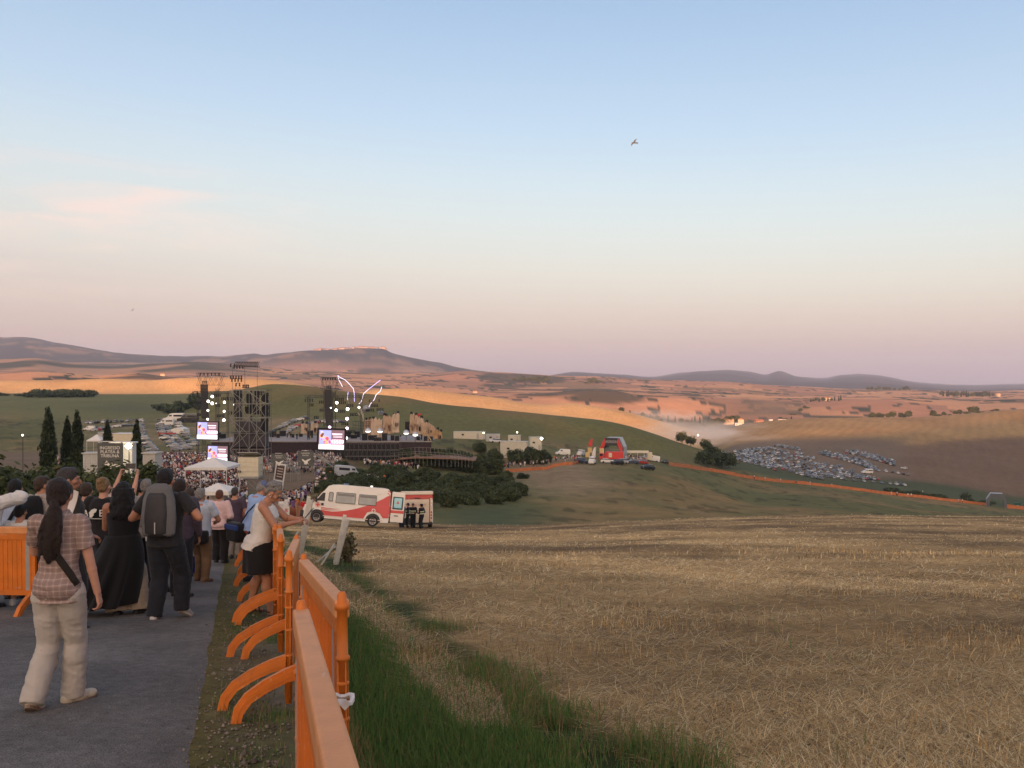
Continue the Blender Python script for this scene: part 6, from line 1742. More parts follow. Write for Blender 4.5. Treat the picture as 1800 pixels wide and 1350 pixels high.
 me = MB(); me.bbox((-.46, .066, 1.63), (.54, .02, .68), .03); me.build('pane', mat('blue_glass', (.12, .42, .55), .15, .08, 1, spec=.7), dr)  # plain blue pane colour
 me = MB(); me.bbox((-.46, .045, 1.06), (.84, .02, .18), .01); me.build('red_band', VRED, dr)
 me = MB(); me.bbox((-.40, .05, .80), (.26, .03, .06), .01); me.build('handle', TRIM, dr)
 me = MB(); q = .035
 me.prism([(-.46-q, 1.55), (-.46+q, 1.55), (-.46+q, 1.6), (-.46+q*3, 1.6), (-.46+q*3, 1.67), (-.46+q, 1.67), (-.46+q, 1.75), (-.46-q, 1.75), (-.46-q, 1.67), (-.46-q*3, 1.67), (-.46-q*3, 1.6), (-.46-q, 1.6)], .07, .08); me.build('small_cross', mat('faded_red', (.45, .12, .15), .5), dr)
 # black panel at the back, its colour standing for the unlit interior
 b = MB(); b.box((.0, 0, 1.35), (.06, W*.86, 1.9)); b.build('dark_bay_panel', TRIM, t)
 return t
ambulance()
def fire_truck():
 Y = 62.5; k = px2m(Y); P = gp(731, Y); zb = -(921-HY)/F*Y; P.z = gz(P.x, P.y)+.05
 t = thing('fire_truck', 'boxy red and cream fire truck seen from its rear roller shutter', 'fire truck', P, R(-3))
 t.rotation_euler = (R(-7.2), 0, R(6))
 w = 62*k; H = 63*k
 b = MB(); b.bbox((0, 3.0, H*.54), (w*.96, 6.0, H*.80), .06); b.build('body', VRED, t)
 b = MB(); b.bbox((.02, -.05, H*.46), (w*.74, .10, H*.64), .02); b.build('rear_shutter', mat('shutter_cream', (.60, .52, .42), .5, .08, 2), t)
 b = MB()
 for i in range(14): b.box((.02, -.108, H*(.18+.04*i)), (w*.72, .015, .012))
 b.build('shutter_slat_lines', mat('shutter_line', (.45, .38, .30), .6), t)
 b = MB(); b.bbox((.1, -.06, H*.81), (w*.78, .08, H*.07), .02); b.build('red_header', mat('dull_red', (.42, .09, .07), .5), t)
 b = MB(); b.bbox((.1, -.11, H*.81), (.4, .04, .07), .01); b.build('handle', TRIM, t)
 b = MB(); b.bbox((.08, 2.4, H*.955), (w*.92, 5.0, H*.10), .05); b.build('roof_locker', mat('cream_locker', (.64, .58, .48), .5, .06, 2), t)
 b = MB(); b.bbox((-w*.43, 0, H*.95), (w*.10, .5, H*.08), .03); b.build('roof_lamp', mat('orange_lamp', (.5, .14, .05), .3), t)
 for s in (-1, 1):
  b = MB(); b.bbox((s*w*.44, -.08, H*.48), (w*.07, .10, H*.66), .02); b.build('corner_post', mat('shutter_cream', (.6, .52, .42)), t)
  for z in (.26, .34, .42, .62, .72):
   q = MB(); q.bbox((s*w*.44, -.14, H*z), (.10, .04, .13), .02); q.build('tail_light', TAILL if z < .5 else HEADL, t)
 b = MB(); b.bar((w*.47, -.2, H*.1), (w*.47, -.2, H*.75), .03, 5); b.build('grab_rail', VWHITE, t)
 b = MB(); b.bbox((0, -.2, H*.11), (w*.95, .35, .14), .03); b.build('rear_step', TRIM, t)
 b = MB(); b.bbox((-w*.18, -.12, H*.20), (.9, .1, .35), .02); b.build('rear_locker', TRIM, t)
 for s in (-1, 1):
  b = MB(); b.lathe([(.28, -.15), (.46, -.14), (.48, -.08), (.48, .1), (.46, .16), (.28, .15)], n=18); b.xform(Matrix.Rotation(R(90), 4, 'Y')); b.build('wheel', TYRE, t, False, (s*w*.40, .9, .46))
 me = text_mesh('VIGILI DEL FUOCO', .17, mat('faint_red_letter', (.42, .15, .12), .6, .05), .004); o = link('lettering', me, t, (.02, -.118, H*.62)); o.rotation_euler = (R(90), 0, 0)
 me = text_mesh('SOCCORSO', .17, mat('faint_red_letter', (.42, .15, .12), .6, .05), .004); o = link('lettering', me, t, (.02, -.118, H*.47)); o.rotation_euler = (R(90), 0, 0)
 b = MB(); b.bbox((0, 6.6, H*.42), (w*.93, 1.4, H*.62), .12); b.build('cab', VRED, t)
fire_truck()
# ---- cars: each form built once with parts, then copied
CARPAINT = mat('car_paint', (.5, .5, .5), .3, .04, 2, spec=.6, objcol=True)
def car_sec(L_, H, W, prof):
 """prof rows: (x, z_low, z_belt, z_top, half_top)"""
 secs = []
 for x, zl, zb, zt, ht in prof:
  hw = W/2*(1 if .25 < x/L_ < .85 else .93)
  secs.append((x-L_/2, [(-hw*.9, zl), (hw*.9, zl), (hw, zl+.2), (hw, zb), (hw*ht, zt), (-hw*ht, zt), (-hw, zb), (-hw, zl+.2)]))
 return secs
def car_proto(kind):
 t = thing('parked_car', 'parked car', 'car', (0, 0, 0))
 if kind == 'hatch':
  L_, H, W = 4.1, 1.48, 1.74
  prof = [(0, .40, .72, .80, .85), (.15, .25, .88, .95, .85), (.9, .22, .95, 1.02, .86), (1.35, .22, .96, 1.08, .84), (2.0, .22, .97, 1.08, .84), (3.4, .22, .98, 1.08, .84), (3.95, .26, .95, 1.05, .84), (4.1, .40, .80, .88, .84)]
  cab = [(1.15, 1.0, .80), (1.75, 1.44, .70), (2.3, 1.48, .70), (3.3, 1.44, .68), (3.95, 1.02, .78)]
 elif kind == 'wagon':
  L_, H, W = 4.6, 1.52, 1.8
  prof = [(0, .40, .70, .78, .85), (.15, .25, .86, .92, .85), (1.1, .22, .94, 1.0, .86), (1.5, .22, .95, 1.05, .84), (2.4, .22, .97, 1.05, .84), (4.0, .22, .99, 1.06, .84), (4.45, .26, .96, 1.04, .84), (4.6, .40, .80, .86, .84)]
  cab = [(1.3, 1.0, .80), (2.0, 1.46, .70), (2.6, 1.50, .70), (4.0, 1.48, .68), (4.5, 1.02, .76)]
 elif kind == 'suv':
  L_, H, W = 4.6, 1.75, 1.9
  prof = [(0, .45, .85, .95, .85), (.12, .32, 1.02, 1.08, .86), (1.1, .30, 1.08, 1.14, .86), (1.4, .30, 1.10, 1.2, .85), (2.4, .30, 1.12, 1.2, .85), (4.0, .30, 1.12, 1.2, .85), (4.45, .34, 1.1, 1.18, .85), (4.6, .5, .95, 1.02, .84)]
  cab = [(1.2, 1.14, .82), (1.8, 1.68, .74), (2.5, 1.76, .74), (4.1, 1.70, .72), (4.5, 1.15, .80)]
 else:
  L_, H, W = 5.4, 2.4, 2.0
  prof = [(0, .42, .9, 1.0, .85), (.12, .32, 1.1, 1.15, .88), (.9, .30, 1.2, 1.3, .9), (1.2, .30, 1.3, 1.5, .9), (1.8, .30, 1.35, 2.3, .88), (2.2, .30, 1.35, 2.4, .88), (5.2, .30, 1.35, 2.38, .88), (5.4, .42, 1.3, 2.2, .86)]
  cab = None
 loft_body(car_sec(L_, H, W, prof)).build('body', CARPAINT, t)
 if cab:
  b = MB(); vs = []; n = len(cab)
  for x, z, hw in cab:
   vs += [(x-L_/2, -W/2*hw, z), (x-L_/2, W/2*hw, z)]
  base = [(cab[0][0]-L_/2, cab[0][1]-.06, .86), (cab[-1][0]-L_/2, cab[-1][1]-.06, .84)]
  b.add([(v[0], v[1], v[2]) for v in vs], [(2*i, 2*i+1, 2*i+3, 2*i+2) for i in range(n-1)])
  zl = cab[0][1]-.08
  side = []
  for s in (0, 1):
   idx = [2*i+s for i in range(n)]
   b.add([vs[i] for i in idx]+[(cab[-1][0]-L_/2, vs[2*(n-1)+s][1]*1.08, zl), (cab[0][0]-L_/2, vs[s][1]*1.08, zl)], [tuple(range(n+2))])
  b.build('windows', GLASS, t)
  b = MB(); r0, r1 = cab[1], cab[-2]
  b.bbox(((r0[0]+r1[0])/2-L_/2+.03, 0, max(c[1] for c in cab)-.01), (r1[0]-r0[0]-.06, W*.68, .07), .025); b.build('roof', CARPAINT, t)
 else:
  b = MB(); b.box((1.18-L_/2+.30, 0, 1.78), (.06, W*.80, .80), (0, R(-36), 0)); b.build('windscreen', GLASS, t)
  for s in (-1, 1):
   b = MB(); b.box((2.05-L_/2, s*W*.475, 1.75), (.75, .04, .5)); b.build('window', GLASS, t)
   if kind == 'bus':
    b = MB(); b.box((4.0-L_/2, s*W*.475, 1.75), (2.3, .04, .5)); b.build('window', GLASS, t)
 for x in (L_*.19, L_*.80):
  for s in (-1, 1):
   b = MB(); b.lathe([(.16, -.10), (.31, -.10), (.33, 0), (.31, .10), (.16, .10)], n=10); b.xform(Matrix.Rotation(R(90), 4, 'X')); b.build('wheel', TYRE, t, False, (x-L_/2, s*(W/2-.06), .33))
 for s in (-1, 1):
  b = MB(); b.box((.06-L_/2, s*W*.34, .74 if kind != 'van' else .95), (.12, .32, .16)); b.build('headlight', HEADL, t)
  b = MB(); b.box((L_/2-.05, s*W*.38, .92), (.10, .2, .2)); b.build('tail_light', TAILL, t)
 return t
CP = {k: [car_proto(k), True] for k in ('hatch', 'wagon', 'suv', 'van', 'bus')}
PAINTS = {'white': (.62, .62, .60), 'silver': (.36, .38, .41), 'grey': (.16, .17, .19), 'dark blue': (.035, .05, .09), 'black': (.015, .016, .018), 'blue grey': (.12, .16, .21), 'red': (.32, .03, .03), 'dark green': (.03, .06, .05)}
CSEQ = ['white', 'silver', 'silver', 'grey', 'grey', 'dark blue', 'black', 'blue grey', 'blue grey', 'silver', 'black', 'white', 'red', 'grey', 'dark green', 'blue grey']
def place_car(kind, x, y, rz, colname, label, group=None, name='parked_car', scale=1.0):
 pr = CP[kind]
 if pr[1]: t = pr[0]; pr[1] = False
 else: t = copy_tree(pr[0])
 M, z = slope_basis(x, y, rz); M.translation = Vector((x, y, z)); t.matrix_world = M @ Matrix.Scale(scale, 4)
 t.name = name; t['label'] = label
 t['category'] = {'van': 'van', 'bus': 'minibus'}.get(kind, 'car')
 if group: t['group'] = group
 elif 'group' in t: del t['group']
 cc = (*PAINTS[colname], 1)
 for ch in t.children: ch.color = cc
 return t
def car_px(kind, px, Y, rz, col, label, group=None, name='parked_car', scale=1.0):
 x = (px-900)/F*Y; return place_car(kind, x, Y, R(rz), col, label, group, name, scale)
# cars and vans near the queue
car_px('suv', 1023, 279, 120, 'dark blue', 'dark blue off-roader leftmost of the cars below the queue', name='off_roader')
car_px('bus', 1041, 277, 78, 'white', 'white van with its tailgate open below the queue', name='open_van')
car_px('wagon', 1068, 284, 175, 'white', 'white car half hidden behind the dark off-roaders under the red trailer', name='white_car')
car_px('suv', 1085, 275, 38, 'black', 'black off-roader below the red trailer', name='off_roader')
car_px('suv', 1092, 281, 20, 'silver', 'pale off-roader close behind the black one under the red trailer', name='off_roader')
car_px('wagon', 1111, 286, 8, 'dark blue', 'dark blue estate car right of the red trailer', name='estate_car')
car_px('suv', 1138, 266, 30, 'black', 'dark pick-up alone lower right of the other cars on the slope', name='off_roader')
car_px('wagon', 1127, 294, 12, 'red', 'red car behind the dark blue estate car', name='red_car')
car_px('van', 989, 322, 8, 'white', 'white camper van at the left end of the queue', name='camper_van')
car_px('van', 1021, 326, 70, 'white', 'white van seen from behind left of the red feather flag', name='white_van')
car_px('van', 1146, 330, 8, 'white', 'white van at the right end of the cream marquee', name='white_van')
car_px('bus', 1139, 334, 12, 'grey', 'grey van next to the white one at the end of the marquee', name='grey_van')
car_px('hatch', 1168, 330, 60, 'black', 'small dark car right of the white van near the fence start', name='dark_car')
car_px('suv', 838, 262, 4, 'white', 'white off-roader with dark windows right of the stage ramp', name='white_off_roader')
car_px('wagon', 870, 318, 30, 'white', 'white car between the grey container and the cream cabin', name='white_car')
# silver minibus
car_px('bus', 611, 172, 215, 'silver', 'silver blue minibus above the thicket beside the steps', name='minibus')
# ---- left car park behind the arena
GLP = 'cars parked behind the arena'
n = 0
def lot_row(pts, k, rz, group, where, kinds=('hatch', 'wagon', 'suv', 'hatch'), jit=.6):
 global n
 for i in range(k):
  f = i/max(1, k-1)*(len(pts)-1); f = min(f, len(pts)-1.0001); q = int(f); a = f-q
  px = pts[q][0]*(1-a)+pts[q+1][0]*a; Y = pts[q][1]*(1-a)+pts[q+1][1]*a
  col = CSEQ[(n*7+i*3+n//5) % len(CSEQ)]; n += 1
  x = (px-900)/F*Y+rnd.uniform(-jit, jit)*.4;
  place_car(rnd.choice(kinds), x, Y+rnd.uniform(-jit, jit), R(rz+rnd.uniform(-4, 4)+(180 if rnd.random() < .3 else 0)), col, '%s car %s' % (col, where), group)
lot_row([(246, 520), (247, 440), (256, 360), (268, 318)], 17, 5, GLP, 'in the curved column right of the slim cypress')
lot_row([(284, 520), (281, 450), (292, 380), (312, 325)], 17, 5, GLP, 'in the left row of the wide column beyond the audience')
lot_row([(296, 520), (294, 450), (306, 380), (326, 330)], 15, 5, GLP, 'in the middle row of the wide column beyond the audience')
lot_row([(312, 480), (324, 420), (340, 350)], 9, 5, GLP, 'in the right row of the wide column near the left screen')
lot_row([(152, 505), (178, 510), (206, 515), (236, 525)], 9, 100, GLP, 'in the back row between the cypresses')
lot_row([(163, 440), (178, 450), (205, 470), (235, 480)], 7, 10, GLP, 'in the front row between the cypresses')
lot_row([(484, 330), (500, 345), (522, 375)], 8, 10, GLP, 'in the front row behind the stage between the towers')
lot_row([(486, 380), (508, 400), (535, 420)], 8, 12, GLP, 'in the back row behind the stage between the towers')
lot_row([(542, 380), (560, 395), (600, 400)], 7, 15, GLP, 'behind the stage near the right truss tower')
car_px('van', 157, 445, 8, 'white', 'white van at the left end of the rows between the cypresses', name='white_van')
car_px('bus', 292, 470, 4, 'white', 'white coach-like van at the head of the wide column', name='white_van', scale=1.6)
for i, (px, Y) in enumerate([(306, 505), (330, 500)]):
 car_px('bus', px, Y, 3, 'black' if i else 'white', '%s coach parked along the top of the left car park' % ('dark' if i else 'white'), name='coach', scale=2.1)
def tarp(px, Y):
 P = gp(px, Y); b = MB(); b.prism([(-3.2, 0), (3.2, 0), (3.0, 2.2), (0, 3.0), (-3.0, 2.2)], -4, 4); b.build
 tag(b.build('white_marquee', WHITE, loc=P), 'pale tent standing among the cars left of the left screen', 'tent')
tarp(317, 425)
# ---- the big car park on the right (up to the allowed count as cars, the rest one mass)
GRP = 'cars in the big car park on the plain'
rows = [([(1283,545),(1320,530),(1360,528)],9),([(1290,575),(1340,552),(1400,548),(1445,545)],16),([(1297,600),(1345,574),(1410,566),(1480,560)],18),([(1292,625),(1350,598),(1420,586),(1500,575),(1530,570)],22),
  ([(1300,650),(1360,620),(1430,604),(1500,594)],19),([(1312,672),(1370,642),(1430,624),(1480,616)],16),([(1322,694),(1370,668),(1425,648)],11),([(1335,716),(1385,690),(1430,670)],9),
  ([(1362,745),(1405,720)],8),
  ([(1440,706),(1480,676),(1520,640),(1540,620)],17),([(1448,714),(1490,684),(1530,648)],13),([(1488,722),(1530,690),(1570,655)],15),([(1496,730),(1540,698),(1572,668)],12),
  ([(1485,556),(1530,552),(1570,548),(1590,546)],9),([(1480,575),(1520,572),(1545,570)],7),([(1545,620),(1575,612),(1596,604)],6)]
for r_i, (pts, k) in enumerate(rows):
 sec = 'left part' if pts[0][0] < 1330 else ('middle strip' if pts[0][0] < 1470 else 'right strip')
 lot_row(pts, k, 62 if r_i < 9 else 75, GRP, 'in the %s of the car park, row %s' % (sec, ('one','two','three','four','five','six','seven','eight','nine','ten','eleven','twelve','thirteen','fourteen','fifteen','sixteen')[r_i]), ('hatch', 'wagon', 'hatch', 'suv'))
car_px('bus', 1524, 600, 10, 'white', 'cream minibus in the right half of the big car park', name='minibus', scale=1.4)
car_px('wagon', 1589, 640, 5, 'white', 'white car standing alone right of the big car park', name='white_car')
car_px('hatch', 1272, 548, 10, 'white', 'white car at the left tip of the big car park by the bushes', name='white_car')
car_px('wagon', 1653, 492, 10, 'silver', 'pale car behind the hedge below the big car park', name='pale_car', scale=1.0)
def rest_of_lot():
 b = MB(); rr = random.Random(9); cols = []
 mats = [mat('lot_'+k.replace(' ', '_'), PAINTS[k], .35, .05, 1, spec=.5) for k in ('white', 'silver', 'grey', 'blue grey', 'black')]+[GLASS]
 for pts, k in rows[:9]+rows[9:13]:
  for i in range(int(k*2.6)):
   f = rr.uniform(0, len(pts)-1.001); q = int(f); a = f-q
   px = pts[q][0]*(1-a)+pts[q+1][0]*a; Y = pts[q][1]*(1-a)+pts[q+1][1]*a+rr.choice([7, 11, 15])+rr.uniform(-2, 2)
   x = (px-900)/F*Y; z = gz(x, Y); s = rr.choice([0, 1, 1, 2, 2, 3, 3, 4]); rz = R(62+rr.uniform(-5, 5))
   M = Matrix.Rotation(rz, 3, 'Z')
   c = Vector((x, Y, z));
   b.bbox(c+Vector((0, 0, .65)), (4.2, 1.75, .75), .18, M, s); b.box(c+M @ Vector((.25, 0, 1.22)), (2.5, 1.5, .45), M, .72, 5); b.box(c+M @ Vector((.25, 0, 1.46)), (1.7, 1.05, .05), M, .9, s)
 tag(b.build('parked_cars', mats), 'remaining rows of cars packed between the others in the big car park', 'parked cars', kind='stuff')
rest_of_lot()
# ---- long orange net fence
NET = mat('orange_net', (.46, .155, .055), .7, .25, .8, .3, 5)
def net_fence(pts, label, h=1.1, step=2.5, poststep=4):
 """pts: (px, Y)"""
 P0 = gp(*pts[0]); t = thing('net_fence', label, 'fence', P0)
 xs = []
 for i in range(len(pts)-1):
  a = Vector(((pts[i][0]-900)/F*pts[i][1], pts[i][1])); c = Vector(((pts[i+1][0]-900)/F*pts[i+1][1], pts[i+1][1]))
  m = max(1, int((c-a).length/step))
  for j in range(m): xs.append(a+(c-a)*j/m)
 xs.append(c)
 b = MB(); top = []
 vs = []
 for i, p in enumerate(xs):
  z = gz(p.x, p.y); s = h*(1-.12*(i % poststep != 0)+rnd.uniform(-.06, .06))
  for dy in (0, .03):
   vs.append(Vector((p.x, p.y+dy, z+.03))-P0); vs.append(Vector((p.x, p.y+dy, z+s))-P0)
 fs = []
 for i in range(len(xs)-1):
  a = 4*i; c = a+4; fs += [(a, c, c+1, a+1), (a+2, a+3, c+3, c+2), (a+1, c+1, c+3, a+3), (a, a+2, c+2, c)]
 b.add(vs, fs); b.build('net', NET, t)
 b = MB()
 for i in range(0, len(xs), poststep):
  p = xs[i]; z = gz(p.x, p.y); b.bar(Vector((p.x, p.y-.03, z-.2))-P0, Vector((p.x, p.y-.03, z+h*1.12))-P0, .035, 4)
 b.build('stakes', mat('stake_wood', (.30, .19, .10), .8), t)['kind'] = 'stuff'
 return t
net_fence([(1176, 318), (1205, 345), (1250, 378), (1325, 402), (1400, 420), (1480, 430), (1560, 436), (1640, 438), (1735, 436)], 'long orange net fence running down the slope towards the right', 1.6, 4)
net_fence([(1768, 428), (1830, 424), (1900, 420)], 'short orange net fence right of the grey arch', 2.0, 4)
net_fence([(888, 252), (930, 258), (975, 264), (1006, 268), (1020, 283)], 'orange net fence in front of the queue', 1.05, 2.5)
net_fence([(521, 66), (538, 70), (530, 80), (536, 92), (548, 102), (556, 112), (566, 124)], 'curving orange net fence beside the path down to the gate', 1.35, 1.2, 3)
net_fence([(500, 64), (512, 68), (530, 71), (548, 72)], 'orange net fence behind the person in red', 1.1, 1.2, 3)
# ------------------------------------------------------------------ people
def fabric(name, col, rough=.85, var=.12, scale=7, bump=.25, bs=420, sheen=.1):
 return mat('cloth_'+name, col, rough, var, scale, bump, bs, spec=.2, sheen=sheen)
def skin(name, col): return mat('skin_'+name, col, .55, .10, 14, .08, 160, spec=.35)
SKIN = skin('fair', (.44, .235, .165)); SKIN_T = skin('tanned', (.36, .175, .11)); SKIN_D = skin('warm', (.30, .15, .10))
def hair_mat(name, col): return mat('hair_'+name, col, .5, .45, 55, .8, 150, spec=.35)
def solid(b, a, c, ra, rb, seg=12):
 """round cone from a to c as closed overlapping pieces"""
 a, c = Vector(a), Vector(c)
 for p, r in ((a, ra), (c, rb)): ball(b, p, (r, r, r), seg)
 b.bar(a, c, ra, seg, rb)
def ball(b, p, r, seg=14, rot=None):
 m = max(6, seg//2); vs = []; fs = []
 for i in range(1, m):
  t = math.pi*i/m
  for j in range(seg):
   a = 2*math.pi*j/seg; vs.append(Vector((r[0]*math.sin(t)*math.cos(a), r[1]*math.sin(t)*math.sin(a), r[2]*math.cos(t))))
 vs += [Vector((0, 0, r[2])), Vector((0, 0, -r[2]))]; n = (m-1)*seg
 for i in range(m-2):
  for j in range(seg): fs.append((i*seg+j, (i+1)*seg+j, (i+1)*seg+(j+1) % seg, i*seg+(j+1) % seg))
 for j in range(seg): fs.append((n, j, (j+1) % seg)); fs.append((n+1, (m-2)*seg+(j+1) % seg, (m-2)*seg+j))
 if rot is not None: vs = [rot @ v for v in vs]
 b.add([v+Vector(p) for v in vs], fs)
def eloft(b, rings, U=None, seg=22):
 """rings: (z, rx, ry, y offset[, x offset]) closed elliptical loft"""
 vs = []; k = len(rings)
 for r in rings:
  xo = r[4] if len(r) > 4 else 0
  for j in range(seg):
   a = 2*math.pi*j/seg; p = Vector((xo+r[1]*math.cos(a), r[3]+r[2]*math.sin(a), r[0])); vs.append(U @ p if U is not None else p)
 fs = []
 for i in range(k-1):
  for j in range(seg): fs.append((i*seg+j, i*seg+(j+1) % seg, (i+1)*seg+(j+1) % seg, (i+1)*seg+j))
 fs += [tuple(range(seg-1, -1, -1)), tuple(range((k-1)*seg, k*seg))]
 b.add(vs, fs)
def remesh(b, name, m, voxel, smooth=4, fold=0.0, ff=(9, 12), seed=0, parent=None, loc=None, rz=0, cut=None):
 """one continuous surface from overlapping solids, with optional cloth folds"""
 me = bpy.data.meshes.new(name); me.from_pydata(b.v, [], b.f)
 bm = bmesh.new(); bm.from_mesh(me); bmesh.ops.recalc_face_normals(bm, faces=bm.faces[:]); bm.to_mesh(me); bm.free()
 o = bpy.data.objects.new(name, me); COL.objects.link(o)
 r = o.modifiers.new('r', 'REMESH'); r.mode = 'VOXEL'; r.voxel_size = voxel; r.adaptivity = 0; r.use_smooth_shade = True
 if smooth: s = o.modifiers.new('s', 'SMOOTH'); s.factor = .5; s.iterations = smooth
 dg = C.evaluated_depsgraph_get(); dg.update()
 m2 = bpy.data.meshes.new_from_object(o.evaluated_get(dg))
 bpy.data.objects.remove(o); bpy.data.meshes.remove(me)
 n = len(m2.vertices)
 if fold and n:
  co = np.empty(n*3, np.float32); m2.vertices.foreach_get('co', co); co = co.reshape(-1, 3)
  no = np.empty(n*3, np.float32); m2.vertex_normals.foreach_get('vector', no); no = no.reshape(-1, 3)
  u = co[:, 0]*ff[0]+co[:, 1]*ff[0]*.7+seed*3.3; v = co[:, 2]*ff[1]+co[:, 0]*3
  d = (fbm(u, v, 3, seed)-.5)*1.5
  rid = 1-2*np.abs(fbm(u*1.3+9, v*1.6+4, 2, seed+5)-.5)*2
  d = d+.55*np.clip(rid-.55, 0, 1)
  co = co+no*(d*fold)[:, None]
  m2.vertices.foreach_set('co', co.ravel().astype(np.float32))
 m2.name = name; m2.materials.clear(); m2.materials.append(m)
 m2.polygons.foreach_set('use_smooth', np.ones(len(m2.polygons), bool)); m2.update()
 return link(name, m2, parent, loc, rz)
def ik(a, c, l1, l2, pole):
 a, c, pole = Vector(a), Vector(c), Vector(pole); d = c-a; L_ = min(d.length, (l1+l2)*.999);
 dn = d.normalized(); c = a+dn*L_
 x = (l1*l1-l2*l2+L_*L_)/(2*L_); h = math.sqrt(max(0, l1*l1-x*x))
 p = (pole-dn*pole.dot(dn)).normalized()
 return a+dn*x+p*h, c
class Person:
 def __init__(s, label, px, Y, H, rz=0, sex='m', feet=None, hands=None, poles=None, lean=0.0, twist=0.0, nod=0.0, turn=0.0, bulk=1.0, skinm=SKIN, voxel=.0075, grip=.5, P=None, group=None, fingers=True, hipshift=0.0, cat='person', bare=False):
  lk = 1.0 if bare else .80
  s.H = H; s.vox = voxel; s.sex = sex; s.bulk = bulk
  s.P = P if P is not None else gp(px, Y); s.rz = R(rz)
  h = H; f = sex == 'f'
  s.hipz = .52*h
  s.U = Matrix.Translation((hipshift, 0, s.hipz)) @ Matrix.Rotation(-R(lean), 4, 'X') @ Matrix.Rotation(R(twist), 4, 'Z') @ Matrix.Translation((0, 0, -s.hipz))
  s.hs = hipshift
  sw = (.098 if f else .112)*h*(.5+.5*bulk)
  s.sh = [s.U @ Vector((-sw, 0, .812*h)), s.U @ Vector((sw, 0, .812*h))]
  s.hip = [Vector((hipshift-.050*h, 0, .515*h)), Vector((hipshift+.050*h, 0, .515*h))]
  feet = feet or ((-.09, 0, 0), (.09, 0, 0))
  s.feet = [Vector(q) for q in feet]
  s.knee, s.ank = [], []
  for i in (0, 1):
   a = s.feet[i]+Vector((0, 0, .047*h)); k, a2 = ik(s.hip[i], a, .243*h, .237*h, (0, 1, 0)); s.knee.append(k); s.ank.append(a2)
  hands = hands or ((-.19*h/1.0*.72, .04, .45*h), (.19*h*.72, .04, .45*h)); poles = poles or ((-.5, -1, 0), (.5, -1, 0))
  s.elb, s.wri = [], []
  for i in (0, 1):
   e, w = ik(s.sh[i], Vector(hands[i]), .172*h, .145*h, poles[i]); s.elb.append(e); s.wri.append(w)
  if f: s.tr = [(.485,.080,.060,-.004),(.515,.104,.074,-.012),(.55,.103,.074,-.012),(.60,.085,.062,0),(.64,.080,.060,0),(.70,.088,.066,.006),(.745,.094,.070,.010),(.785,.092,.060,0),(.815,.076,.048,-.004),(.84,.044,.038,-.006)]
  else: s.tr = [(.485,.080,.060,-.002),(.515,.098,.071,-.008),(.55,.097,.070,-.006),(.60,.092,.066,0),(.65,.093,.067,0),(.71,.102,.070,.004),(.76,.108,.071,.005),(.795,.105,.062,-.002),(.82,.084,.050,-.006),(.845,.045,.040,-.008)]
  s.tr = [(z*h, rx*h*bulk, ry*h*bulk, yo*h) for z, rx, ry, yo in s.tr]
  s.HM = s.U @ Matrix.Translation((0, .004*h, .862*h)) @ Matrix.Rotation(R(turn), 4, 'Z') @ Matrix.Rotation(-R(nod), 4, 'X')
  # ---- the body as one surface
  b = MB()
  eloft(b, s.tr, s.U)
  ball(b, s.U @ Vector((-.0, .0, .815*h)), (sw*1.0, .046*h, .034*h), 16, s.U.to_3x3())
  solid(b, s.U @ Vector((0, -.006*h, .82*h)), s.HM @ Vector((0, .004*h, .03*h)), .036*h if f else .042*h, .031*h if f else .038*h)
  for i in (0, 1):
   solid(b, s.sh[i], s.elb[i], .033*h*bulk, .024*h*bulk); solid(b, s.elb[i], s.wri[i], .0245*h*bulk, .0155*h)
   mid = s.elb[i].lerp(s.wri[i], .28); ball(b, mid, (.026*h*bulk,)*3, 10)
   solid(b, s.hip[i], s.knee[i], .056*h*bulk*lk, .035*h*bulk*lk); solid(b, s.knee[i], s.ank[i], .034*h*bulk*lk, .021*h*lk)
   calf = s.knee[i].lerp(s.ank[i], .28)+Vector((0, -.010*h, 0)); ball(b, calf, (.034*h*bulk*lk, .036*h*bulk*lk, .06*h), 12)
   ft = s.ank[i]; yaw = s.footyaw(i)
   d = Vector((math.sin(yaw), math.cos(yaw), 0)); pit = -.9 if s.feet[i].z > .03 else 0
   tip = ft+d*.10*h+Vector((0, 0, -.03*h-s.feet[i].z)); solid(b, ft+Vector((0, 0, -.014*h))-d*.008*h, tip-d*.012*h, .017*h, .011*h)
   s.hand(b, i, grip if not isinstance(grip, tuple) else grip[i], fingers)
  s.head(b)
  s.o = remesh(b, 'person', skinm, voxel, 3, loc=s.P, rz=s.rz)
  tag(s.o, label, cat, group)
 def footyaw(s, i): return (-.22 if i == 0 else .22)
 def head(s, b):
  h = s.H; M = s.HM; R3 = M.to_3x3(); q = 1.0
  def el(p, r): ball(b, M @ (Vector(p)*h), [v*h for v in r], 16, R3)
  el((0, -.008, .078), (.0455, .055, .056)); el((0, .006, .058), (.042, .050, .056)); el((0, .022, .026), (.030, .034, .028)); el((0, .040, .014), (.015, .014, .012))
  solid(b, M @ (Vector((0, .054, .066))*h), M @ (Vector((0, .066, .044))*h), .006*h, .0095*h, 8)
  el((0, .052, .030), (.016, .008, .005)); el((0, .052, .023), (.014, .008, .005)); el((0, .050, .078), (.032, .010, .007))
  for sd in (-1, 1):
   el((sd*.030, .036, .052), (.014, .014, .014)); el((sd*.046, -.002, .058), (.007, .014, .019))
 def eyes(s):
  h = s.H
  for sd in (-1, 1):
   b = MB(); ball(b, s.HM @ (Vector((sd*.018, .0475, .066))*h), (.0075*h,)*3, 8)
   b.build('eye', mat('eye', (.10, .08, .07), .2), s.o, True)
